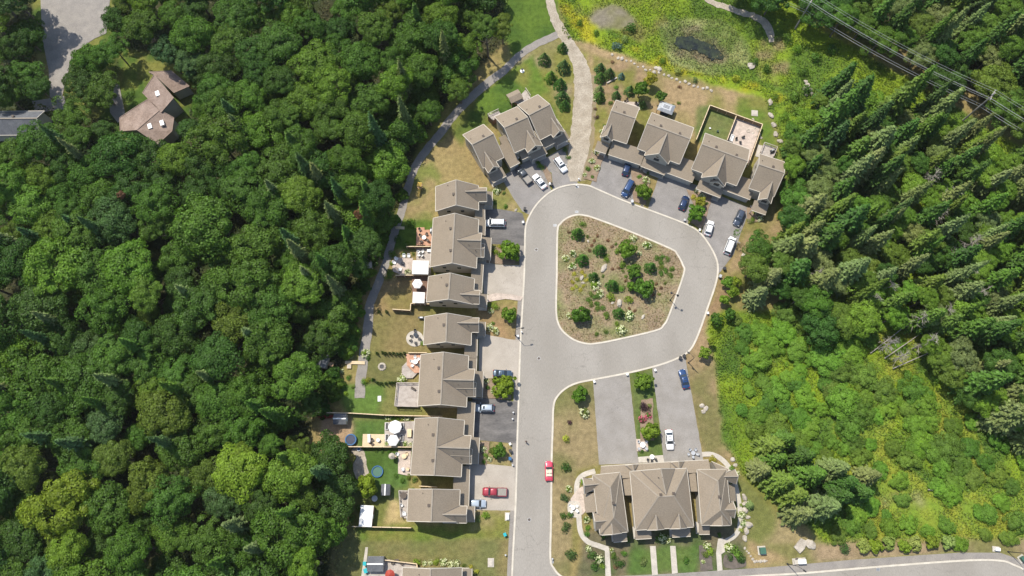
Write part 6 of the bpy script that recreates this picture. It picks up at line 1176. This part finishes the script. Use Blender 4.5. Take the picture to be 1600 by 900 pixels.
# lamps
def lamp(label, q, rz, h=6.0):
    r = empty('street_lamp', at(q)); r.rotation_euler.z = rz; tag(r, label, 'street lamp')
    MB().tube([(0,0,0),(0,0,h*.5),(0,0,h)], [.11,.09,.06], 8).build('pole', M['dark'], r); MB().disc(0,0,.2,0,.25,8).build('base', M['dark'], r); MB().tube([(0,0,h-.1),(.8,0,h+.35),(1.6,0,h+.3)], .05, 6).build('arm', M['dark'], r)
    hd = MB().hexa([(1.45,-.2,h+.15),(2.15,-.15,h+.15),(2.15,.15,h+.15),(1.45,.2,h+.15)], [(1.5,-.15,h+.36),(2.1,-.1,h+.3),(2.1,.1,h+.3),(1.5,.15,h+.36)]).build('lamp_head', M['dark'], r); MB().box(1.6,2.05,-.1,.1,h+.12,h+.16).build('lens', M['lampg'], hd)
lamp('street lamp beside the head of the lower right driveway', (1075.7,566.7), 2.4); lamp('street lamp by the white utility cabinet on the lower road', (1230,881), -.6); lamp('street lamp on the left kerb by the pale driveway', (805,524), .2); lamp('street lamp at the far right end of the lower road', (1575,862), -1.2)
r = empty('street_lamp', at((1047,469))); tag(r, 'twin headed lamp post on the island kerb', 'street lamp'); MB().tube([(0,0,0),(0,0,2.6),(0,0,5.4)], [.1,.08,.06], 8).build('pole', M['dark'], r); MB().disc(0,0,.22,0,.3,8).build('base', M['dark'], r); r.rotation_euler.z = -.4
for s in (-1, 1): MB().tube([(0,0,5.3),(s*.5,0,5.6),(s*.8,0,5.5)], .05, 6).build('arm', M['dark'], r); MB().cone(s*.8,0,.32,5.3,5.55,10).build('lamp_head', M['dark'], r)
for q, l in [((790,867),'white'),((863,873),'cream'),((801,727),'dark'),((801,655),'white'),((802,645),'pale'),((900,291),'small'),((904,281),'round white'),((815,519.5),'black'),((1075,441.5),'x')][:8]:
    simple('kerb_post', {'white': 'white bollard on the lawn by the lower left sidewalk', 'cream': 'grey drain post at the lower road corner', 'dark': 'dark post at the pale driveway corner', 'pale': 'upper small marker post by the dark driveway', 'small': 'grey marker at the top of the circle kerb', 'round white': 'round white marker where the gravel trail meets the road', 'black': 'black post on the left kerb by the brown lawn'}.get(l, 'marker post') if not (l == 'white' and q[1] < 700) else 'lower small marker post by the dark driveway', 'post', q, [('post', MB().disc(0,0,.14,0,.7,8), 'dark' if l in ('dark', 'black', 'cream', 'small') else 'whitep'), ('cap', MB().disc(0,0,.2,.7,.78,8), 'galv')])
for k, (q, l) in enumerate([((827,812),'round manhole cover on the lower main road'),((842,560),'round manhole cover near the mouth of the loop'),((1003,322),'round manhole cover on the upper arc of the loop'),((838,390),'round manhole cover on the left arm of the loop')]):
    simple('manhole_cover', l, 'manhole cover', q, [('frame', MB().disc(0,0,.40,.0,.022,16), 'galv'), ('lid', MB().disc(0,0,.33,.0,.03,16), 'brownvent')])
for k, (q, l) in enumerate([((902,292),'drain grate at the top kerb where the gravel trail ends'),((901,331),'drain grate at the top left rim of the island'),((867,352),'drain grate at the left rim of the island'),((862,878),'drain grate at the lower road corner'),((1372,890),'drain grate beside the lower right kerb')]):
    simple('drain_grate', l, 'drain', q, [('frame', MB().box(-.4,.4,-.3,.3,0,.022), 'galv')] + [('bar', MB().box(-.34+i*.14,-.28+i*.14,-.24,.24,.0,.034), 'dark') for i in range(5)])
# transmission line
def upole(label, base, h=13.5, rz=0):
    r = empty('power_pole', at(base)); r.rotation_euler.z = rz; tag(r, label, 'power pole'); MB().tube([(0,0,0),(0,0,h*.5),(0,0,h)], [.24,.2,.15], 8).build('pole', M['pole'], r); MB().box(-1.6,1.6,-.09,.09,h-1.2,h-1.0).build('crossarm', M['pole'], r)
    for x in (-1.5, 0, 1.5): MB().disc(x, 0 if x else .2, .09, h-1.0, h-.6, 8).build('insulator', M['whitep'], r)
    return r
A_, B_ = P(1242,45), P(1505,188); dv = (B_ - A_); La = math.atan2(dv.y, dv.x) + math.pi / 2; ends = [A_ - dv, A_, B_, B_ + dv]
upole('left power pole standing at the top edge of the meadow', (1242,45), 13.5, La); upole('right power pole rising out of the right forest', (1505,188), 13.5, La)
side = Vector((math.cos(La), math.sin(La), 0))
for k, (off, z) in enumerate([(-1.5, 12.9), (0, 13.7), (1.5, 12.9), (.2, 11.2), (.2, 10.4), (-.2, 8.2), (-.2, 7.4), (.2, 6.9)]):
    pts = []
    for a, b in zip(ends, ends[1:]):
        for s in range(10): t = s / 10; p = a.lerp(b, t) + side * off; p.z = z - 1.4 * 4 * t * (1 - t); pts.append(p)
    tag(MB().tube(pts, .026 if k < 5 else .036, 5).build('power_line', M['cable']), ['upper left', 'topmost', 'upper right', 'fourth', 'fifth', 'sixth', 'seventh', 'lowest'][k] + ' cable of the power line crossing the upper right forest', 'cable', 'cables of the power line')
# ------------------------------------------------------------------ vehicles (+x is the front)
def loft(sec):
    """sec: list of rings (same count)"""
    m = len(sec[0]); vs = [p for r in sec for p in r]; n = len(sec)
    fs = [(i * m + j, i * m + (j + 1) % m, (i + 1) * m + (j + 1) % m, (i + 1) * m + j) for i in range(n - 1) for j in range(m)] + [tuple(range(m))[::-1], tuple(range((n - 1) * m, n * m))]
    return MB().add(vs, fs)
def bodyring(x, w, zb, zs, zt): return [(x, -w*.94, zb), (x, -w, (zb+zs)*.5), (x, -w*.985, zs), (x, -w*.86, zt-.02), (x, -w*.45, zt+.02), (x, w*.45, zt+.02), (x, w*.86, zt-.02), (x, w*.985, zs), (x, w, (zb+zs)*.5), (x, w*.94, zb)]
KINDS = {  # L, W, H, cowl x, windshield top x, roof end x, rear glass bottom x (fractions of L from rear=0 to front=1), belt
 'sedan': (4.7, 1.84, 1.45, .72, .56, .30, .16, .93), 'hatch': (4.2, 1.80, 1.50, .74, .60, .17, .06, .95), 'suv': (4.7, 1.92, 1.72, .74, .62, .12, .04, 1.08), 'van': (5.1, 1.98, 1.76, .82, .68, .09, .03, 1.08), 'pickup': (5.7, 2.0, 1.85, .76, .65, .43, .40, 1.12), 'convertible': (4.5, 1.82, 1.28, .70, .60, .0, .0, .90)}
def car(kind, front, rear, pm, label, name=None):
    L, W, Hh, xc, xw, xr, xg, belt = KINDS[kind]; a, b = P(*front, .8), P(*rear, .8); d = a - b; c = (a + b) / 2; root = empty(name or {'pickup': 'pickup_truck', 'van': 'minivan', 'suv': 'parked_suv', 'convertible': 'convertible_car'}.get(kind, 'parked_car'), (c.x, c.y, .02), math.atan2(d.y, d.x)); tag(root, label, {'pickup': 'pickup truck', 'van': 'minivan', 'suv': 'car', 'convertible': 'car'}.get(kind, 'car'), 'vehicles around the turning circle')
    X = lambda f: (f - .5) * L; w = W / 2; secs = []
    prof = [(0, .80, .62), (.012, .90, .78), (.05, .97, belt*.94), (.12, 1, belt), (max(xg, .14), 1, belt), (.5, 1, belt), (xc, 1, belt), (.80, .99, belt*.95), (.90, .95, belt*.86), (.96, .86, belt*.76), (.99, .74, .62), (1, .66, .52)]
    if kind == 'pickup': prof = [(0, .93, 1.05), (.01, .97, belt), (.2, .98, belt), (.42, .98, belt), (.5, 1, belt), (xc, 1, belt), (.85, .99, belt*.97), (.94, .96, belt*.92), (.985, .86, .85), (1, .78, .62)]
    prof.sort()
    for f, ww, zt in prof: secs.append(bodyring(X(f), w * ww, .24, min(.72, zt - .05), zt))
    body = loft(secs).build('body', pm, root, True)
    if kind != 'convertible':
        zr = Hh; wr = w * .74; wb = w * .90
        def cab(name_, m, x0b, x0t, x1t, x1b, wb_, wt_, z0, z1, parent=root): return MB().hexa([(x0b,-wb_,z0),(x1b,-wb_,z0),(x1b,wb_,z0),(x0b,wb_,z0)], [(x0t,-wt_,z1),(x1t,-wt_,z1),(x1t,wt_,z1),(x0t,wt_,z1)]).build(name_, m, parent)
        cab('pillars', pm, X(xg), X(xr), X(xw), X(xc), wb, wr + .02, belt - .05, zr - .05)
        # rounded roof skin
        rr = []
        for f, k, dz in ((xr - .015, .86, -.09), (xr + .01, .96, -.03), (xr + .06, 1, .0), ((xr + xw) / 2, 1.02, .03), (xw - .05, 1, .0), (xw, .95, -.03), (xw + .02, .86, -.08)):
            x = X(f); q = wr * 1.04 * k; z = zr + dz; rr.append([(x, -q, z - .07), (x, -q * .96, z - .01), (x, -q * .5, z + .03), (x, q * .5, z + .03), (x, q * .96, z - .01), (x, q, z - .07)])
        loft(rr).build('roof', pm, root, True)
        def pane(nm, pts, off): # quad slab
            v = [Vector(p) for p in pts]; n = (v[1] - v[0]).cross(v[2] - v[0]).normalized(); n = n if n.dot(Vector(off)) > 0 else -n; return MB().hexa([p - n * .02 for p in v], [p + n * .022 for p in v]).build(nm, M['glass'], root)
        zt = zr - .08; k1, k2 = .92, .90
        pane('windshield', [(X(xc)-.03,-wb*k1,belt+.02),(X(xc)-.03,wb*k1,belt+.02),(X(xw)+.04,wr*k2,zt),(X(xw)+.04,-wr*k2,zt)], (1, 0, .5))
        pane('rear_window', [(X(xg)+.02,-wb*k1,belt+.02),(X(xg)+.02,wb*k1,belt+.02),(X(xr)-.03,wr*k2,zt),(X(xr)-.03,-wr*k2,zt)], (-1, 0, .5))
        for s in (-1, 1):
            xm = X((xr + xw) / 2 + .02); lo = lambda x: x
            pane('side_window', [(xm+.04,s*wb,belt+.03),(X(xc)-.28,s*wb,belt+.03),(X(xw)-.02,s*(wr+.03),zt),(xm+.04,s*(wr+.03),zt)], (0, s, .3))
            pane('side_window', [(X(xg)+.22,s*wb,belt+.03),(xm-.04,s*wb,belt+.03),(xm-.04,s*(wr+.03),zt),(X(xr)+.08,s*(wr+.03),zt)], (0, s, .3))
        if kind in ('suv', 'sedan') : MB().box(X(xw)-.95, X(xw)-.28, -.38, .38, zr+.03, zr+.045).build('sunroof', M['glass'], root)
        if kind in ('suv', 'van'):
            for s in (-1, 1): MB().beam((X(xr)+.15, s*wr*.88, zr+.07), (X(xw)-.2, s*wr*.88, zr+.07), .05, .05).build('roof_rail', M['dark'], root)
        if kind == 'pickup':
            MB().box(X(.03), X(.385), -w*.80, w*.80, belt-.03, belt+.035).build('bed_cover', M['asphalt'] if 'grey cover' in label else M['tyre'], root)
            for s in (-1, 1): MB().box(X(.02), X(.40), s*w*.9-.06, s*w*.9+.06, belt, belt+.07).build('bed_rail', pm, root)
    else:
        MB().box(X(.22), X(.585), -w*.76, w*.76, belt-.06, belt+.035).build('cabin_floor', M['seat'], root)
        for s in (-1, 1):
            MB().box(X(.42), X(.53), s*w*.38-.24, s*w*.38+.24, belt, belt+.12).build('seat', M['seat'], root); MB().box(X(.39), X(.42), s*w*.38-.24, s*w*.38+.24, belt, belt+.42).build('seat_back', M['seat'], root)
        MB().box(X(.26), X(.34), -w*.6, w*.6, belt, belt+.14).build('rear_seat', M['seat'], root); MB().box(X(.235), X(.26), -w*.6, w*.6, belt, belt+.3).build('seat_back', M['seat'], root)
        MB().hexa([(X(.69),-w*.82,belt),(X(.70),-w*.82,belt),(X(.70),w*.82,belt),(X(.69),w*.82,belt)], [(X(.605),-w*.66,belt+.38),(X(.615),-w*.66,belt+.38),(X(.615),w*.66,belt+.38),(X(.605),w*.66,belt+.38)]).build('windshield', M['glass'], root)
        MB().box(X(.585), X(.67), -w*.74, w*.74, belt-.02, belt+.06).build('dashboard', M['tyre'], root); torus(MB(), .17, .02, 0, 14, 5).build('steering_wheel', M['tyre'], root).location = (X(.56), w*.38, belt+.16)
    for s in (-1, 1):
        MB().box(X(xc)-.32, X(xc)-.14, s*(w+.1)-.1, s*(w+.1)+.1, belt+.0, belt+.15).build('mirror', pm, root)
        MB().box(X(.945), X(.975), s*w*.66-.2, s*w*.66+.2, belt*.62, belt*.76).build('headlight', M['lampg'], root); MB().box(X(.0)-.02, X(.03), s*w*.72-.13, s*w*.72+.13, .62, .85).build('taillight', M['tail'], root)
        for f in (.18, .81):
            q = MB().tube([(0,-.11,0),(0,.11,0)], .33, 14).build('wheel', M['tyre'], root); q.location = (X(f), s*(w-.10), .33); r_ = MB().tube([(0,-.02,0),(0,.02,0)], .21, 10).build('rim', M['rim'], q); r_.location = (0, s*.11, 0)
    MB().box(X(1)-.05, X(1)+.01, -w*.4, w*.4, .34, .5).build('number_plate', M['whitep'], root)
    return root
WH = paint('white_paint', (.78, .78, .77), 0); GR = paint('charcoal_paint', (.06, .07, .08)); NB = paint('navy_paint', (.016, .034, .09)); B2 = paint('blue_paint', (.022, .06, .16)); SL = paint('slate_blue_paint', (.05, .085, .13)); SV = paint('silver_blue_paint', (.42, .48, .54)); RD = paint('red_paint', (.32, .03, .045)); PK = paint('coral_red_paint', (.58, .06, .10)); DB = paint('dark_blue_grey_paint', (.055, .07, .10))
car('pickup', (808.5,261), (828.5,286), GR, 'charcoal pickup truck with grey cover on the tilted cluster driveway')
car('sedan', (834,272), (852,294), WH, 'white sedan with dark sunroof right of the charcoal pickup')
car('suv', (884.5,269), (867.5,245), WH, 'white car parked nearest the gravel trail')
car('hatch', (983,252), (976,274), NB, 'small navy blue hatchback close to the leftmost upper right garage')
car('van', (974,307.5), (988,281), B2, 'blue minivan beside the first upper right street tree')
car('hatch', (1073.5,305), (1064,328), NB, 'dark blue car alone on the second upper right driveway')
car('suv', (1149.5,352.5), (1160.5,328), DB, 'dark blue grey car by the rightmost upper right unit')
car('hatch', (1112,344), (1105,368), WH, 'white hatchback beside the golden leaved shrub tree')
car('van', (1147,368), (1134.5,399), WH, 'long white minivan at the end of the eastern driveway')
car('van', (760,348), (788.5,348.5), WH, 'white minivan parked level on the top dark driveway')
car('sedan', (799,584.5), (772,583), SL, 'dark slate blue car half under the yellow green tree')
car('suv', (743,637), (770.5,637.5), SV, 'silver blue car on the middle dark driveway')
car('pickup', (754.5,768), (791.5,769), RD, 'red pickup truck with grey cover on the lowest pale driveway')
car('hatch', (759,787), (731.5,786), SV, 'small silver white car tucked beside the red pickup truck')
car('convertible', (857.5,719.5), (858,752), PK, 'open topped coral red convertible parked on the right side of the road')
car('sedan', (1065,577), (1073,606.5), B2, 'dark blue sedan at the top of the second long driveway')
car('sedan', (1047.5,701.5), (1045,672.5), WH, 'white sedan near the garages on the second long driveway')
# ------------------------------------------------------------------ pedestrian
def skin(name, chains, m, parent, root_idx=0, sub=1):
    """chains: list of [(x,y,z,r)...]; a chain may start with an int index of an earlier vertex"""
    vs = []; rs = []; es = []
    for ch in chains:
        prev = None
        for p in ch:
            if isinstance(p, int): prev = p; continue
            vs.append(p[:3]); rs.append(p[3]); i = len(vs) - 1
            if prev is not None: es.append((prev, i))
            prev = i
    me = bpy.data.meshes.new(name); me.from_pydata(vs, es, []); o = link(name, me, m, parent); md = o.modifiers.new('skin', 'SKIN')
    for i, r in enumerate(rs): me.skin_vertices[0].data[i].radius = (r, r); me.skin_vertices[0].data[i].use_root = (i == root_idx)
    if sub: s = o.modifiers.new('sub', 'SUBSURF'); s.levels = sub; s.render_levels = sub
    return o
mskin = mat('skin', (.45, .27, .19)); mshirt = mat('dark_shirt', (.03, .035, .05)); mtr = mat('dark_trousers', (.05, .05, .06)); mhair = mat('hair', (.05, .03, .02)); mshoe = mat('shoes', (.1, .1, .1))
pr = empty('person', at((822,690.5)), -1.9); tag(pr, 'person in dark clothes walking down the middle of the road', 'person')
ch = [[(0,0,.95,.12),(0,0,1.10,.115),(0,0,1.28,.135),(0,0,1.43,.10),(0,0,1.50,.05),(0.01,0,1.58,.07),(0.01,0,1.68,.092),(0.0,0,1.75,.06)]]
ch += [[0,(0,s*.09,.88,.085),(s*.10,s*.10,.50,.055),(s*.22-.04,s*.10,.09,.04),(s*.22+.10,s*.11,.03,.035)] for s in (-1, 1)]
for s in (-1, 1):
    base = sum(len([p for p in c if not isinstance(p, int)]) for c in ch); ch.append([3,(0,s*.18,1.42,.06),(-s*.07,s*.24,1.16,.042),(-s*.02+.06,s*.25,.92,.03),(-s*.02+.09,s*.25,.85,.036)]); hnd = base + 3
    for k in range(4): ch.append([hnd, (.07+.022*k-s*.02, s*(.255), .80-.004*abs(k-1.5), .010), (.075+.022*k-s*.02, s*.245, .765-.004*abs(k-1.5), .008)])
    ch.append([hnd, (.06-s*.02, s*.215, .83, .011), (.065-s*.02, s*.20, .80, .009)])
skin('body', ch, mskin, pr)
skin('shirt', [[(0,0,.97,.145),(0,0,1.12,.135),(0,0,1.28,.15),(0,0,1.42,.115)],[3,(0,.18,1.42,.078),(-.04,.22,1.24,.06)],[3,(0,-.18,1.42,.078),(.04,-.22,1.24,.06)]], mshirt, pr)
skin('trousers', [[(0,0,.96,.14),(0,.09,.86,.10),(.10,.10,.50,.07),(.19,.10,.12,.055)],[0,(0,-.09,.86,.10),(-.10,-.10,.50,.07),(-.25,-.10,.12,.055)]], mtr, pr)
bm = bmesh.new(); bmesh.ops.create_uvsphere(bm, u_segments=14, v_segments=10, radius=.112)
for v in list(bm.verts):
    if v.co.z < -.02 and v.co.x > -.02: v.co.z = -.02; v.co.x *= .8
me = bpy.data.meshes.new('hair'); bm.to_mesh(me); bm.free(); o = link('hair', me, mhair, pr); o.location = (-.015, 0, 1.70)
for s in (-1, 1): MB().box(-.11,.17,-.05,.05,0,.08).build('shoe', mshoe, pr).location = (s*.22-.01, s*.105, 0); MB().disc(0,0,.012,0,.01,8).build('eye', mhair, pr).location = (.10, s*.032, 1.655)
MB().cone(0,0,.016,0,.03,6).build('nose', mskin, pr).location = (.10, 0, 1.62); MB().box(0,.01,-.022,.022,0,.008).build('mouth', mat('lips', (.4,.15,.13)), pr).location = (.095, 0, 1.59)
# ------------------------------------------------------------------ labels that single out every registered plant and stone
def band_name(x, y, region):
    if region == 'on the planted island':
        a = ('upper', 'middle', 'lower')[0 if y < 400 else 1 if y < 460 else 2]; b = ('left', 'centre', 'right')[0 if x < 925 else 1 if x < 985 else 2]; return f'{a} {b} of the planted island'
    if 'left forest' in region:
        a = ('top edge', 'upper part', 'middle', 'lower part', 'bottom edge')[min(4, max(0, int(y / 180)))]; b = ('far left', 'left', 'centre', 'right', 'path side')[min(4, max(0, int(x / 140)))]; return f'{a} of the left forest, {b}'
    if 'right forest' in region:
        a = ('top edge', 'upper part', 'middle', 'lower part')[min(3, max(0, int(y / 150)))]; b = ('left side', 'centre', 'right side', 'far right')[min(3, max(0, int((x - 1150) / 115)))]; return f'{a} of the right forest, {b}'
    if 'right meadow' in region:
        a = ('upper', 'middle', 'lower')[0 if y < 600 else 1 if y < 710 else 2]; b = ('left', 'centre', 'right')[0 if x < 1270 else 1 if x < 1420 else 2]; return f'{a} {b} of the right meadow'
    if 'back yards' in region:
        for lim, nm in ((440, 'beside the fire bowl patio'), (500, 'by the brown umbrella lawn'), (610, 'round the hedged fire pit lawn'), (662, 'along the sandy yard fence'), (702, 'below the two white umbrellas'), (770, 'in the yard with the yellow tree'), (999, 'by the white roofed shed')):
            if y < lim: return nm
    if 'left column' in region:
        for lim, nm in ((350, 'by the topmost dark driveway'), (440, 'by the street tree below the white minivan'), (540, 'on the brown lawn between pale driveways'), (640, 'under the yellow green street tree'), (740, 'on the feathery tree lawn'), (840, 'below the red pickup'), (999, 'along the bottom house wall')):
            if y < lim: return nm
    if 'lower row' in region and 'around' in region:
        if x < 905: return 'on the lawn strip beside the main road'
        if x < 985: return 'in the garden left of the slab walks'
        if y < 730: return 'in the strip between the long driveways'
        if x < 1090: return 'before the central hipped block'
        return 'round the rightmost hipped block'
    if 'upper right row' in region: return 'before the ' + ('second' if x < 1040 else 'third' if x < 1140 else 'rightmost') + ' upper right unit'
    if 'gravel trail' in region: return ('left' if x < 905 else 'right') + ' of the gravel trail' + (', upper part' if y < 130 else ', lower part')
    return region
ORD = ['first', 'second', 'third', 'fourth', 'fifth', 'sixth', 'seventh', 'eighth', 'ninth', 'tenth', 'eleventh', 'twelfth']
from collections import defaultdict
D_ = defaultdict(list)
for rec in REG: D_[(rec[1], band_name(rec[2], rec[3], rec[4]))].append(rec)
for (desc, place), L in D_.items():
    base = f'{desc}, {place}' if ',' not in place else f'{desc}, {place.replace(",", "")}'
    if len(L) == 1: L[0][0]['label'] = base; continue
    hx = max(r[2] for r in L) - min(r[2] for r in L); hy = max(r[3] for r in L) - min(r[3] for r in L); ax = 2 if hx >= hy else 3; L.sort(key=lambda r: r[ax])
    for i, r in enumerate(L):
        n = len(L)
        if n == 2: s = (('left one', 'right one') if ax == 2 else ('upper one', 'lower one'))[i]
        else: s = (('leftmost' if ax == 2 else 'topmost') if i == 0 else ('rightmost' if ax == 2 else 'lowest') if i == n - 1 else (f'{ORD[i]} from left' if i <= n // 2 and i < 12 else f'{ORD[n-1-i]} from right' if n - 1 - i < 12 else 'inner one') if ax == 2 else (f'{ORD[i]} from top' if i <= n // 2 and i < 12 else f'{ORD[n-1-i]} from bottom' if n - 1 - i < 12 else 'inner one'))
        r[0]['label'] = f'{base}, {s}'
bad = [r[0]['label'] for r in REG if len(r[0]['label'].replace(',', '').split()) > 16]
print('LABELS', len(REG), 'too long', len(bad), bad[:3])
for o in list(COL.objects):
    if o.parent is None and o.type in ('MESH', 'EMPTY') and 'kind' not in o and 'label' not in o: print('NOLABEL', o.name)
# ------------------------------------------------------------------ light summer haze
hz = MB().box(-420, 420, -300, 560, -1.6, 178).build('haze', None); tag(hz, kind='stuff')
m, t, b = noded('haze'); t.nodes.remove(b); v = t.nodes.new('ShaderNodeVolumePrincipled'); v.inputs['Color'].default_value = (1, .98, .93, 1); v.inputs['Density'].default_value = .00006; v.inputs['Anisotropy'].default_value = .2
t.links.new(v.outputs[0], t.nodes['Material Output'].inputs['Volume']); hz.data.materials.append(m)
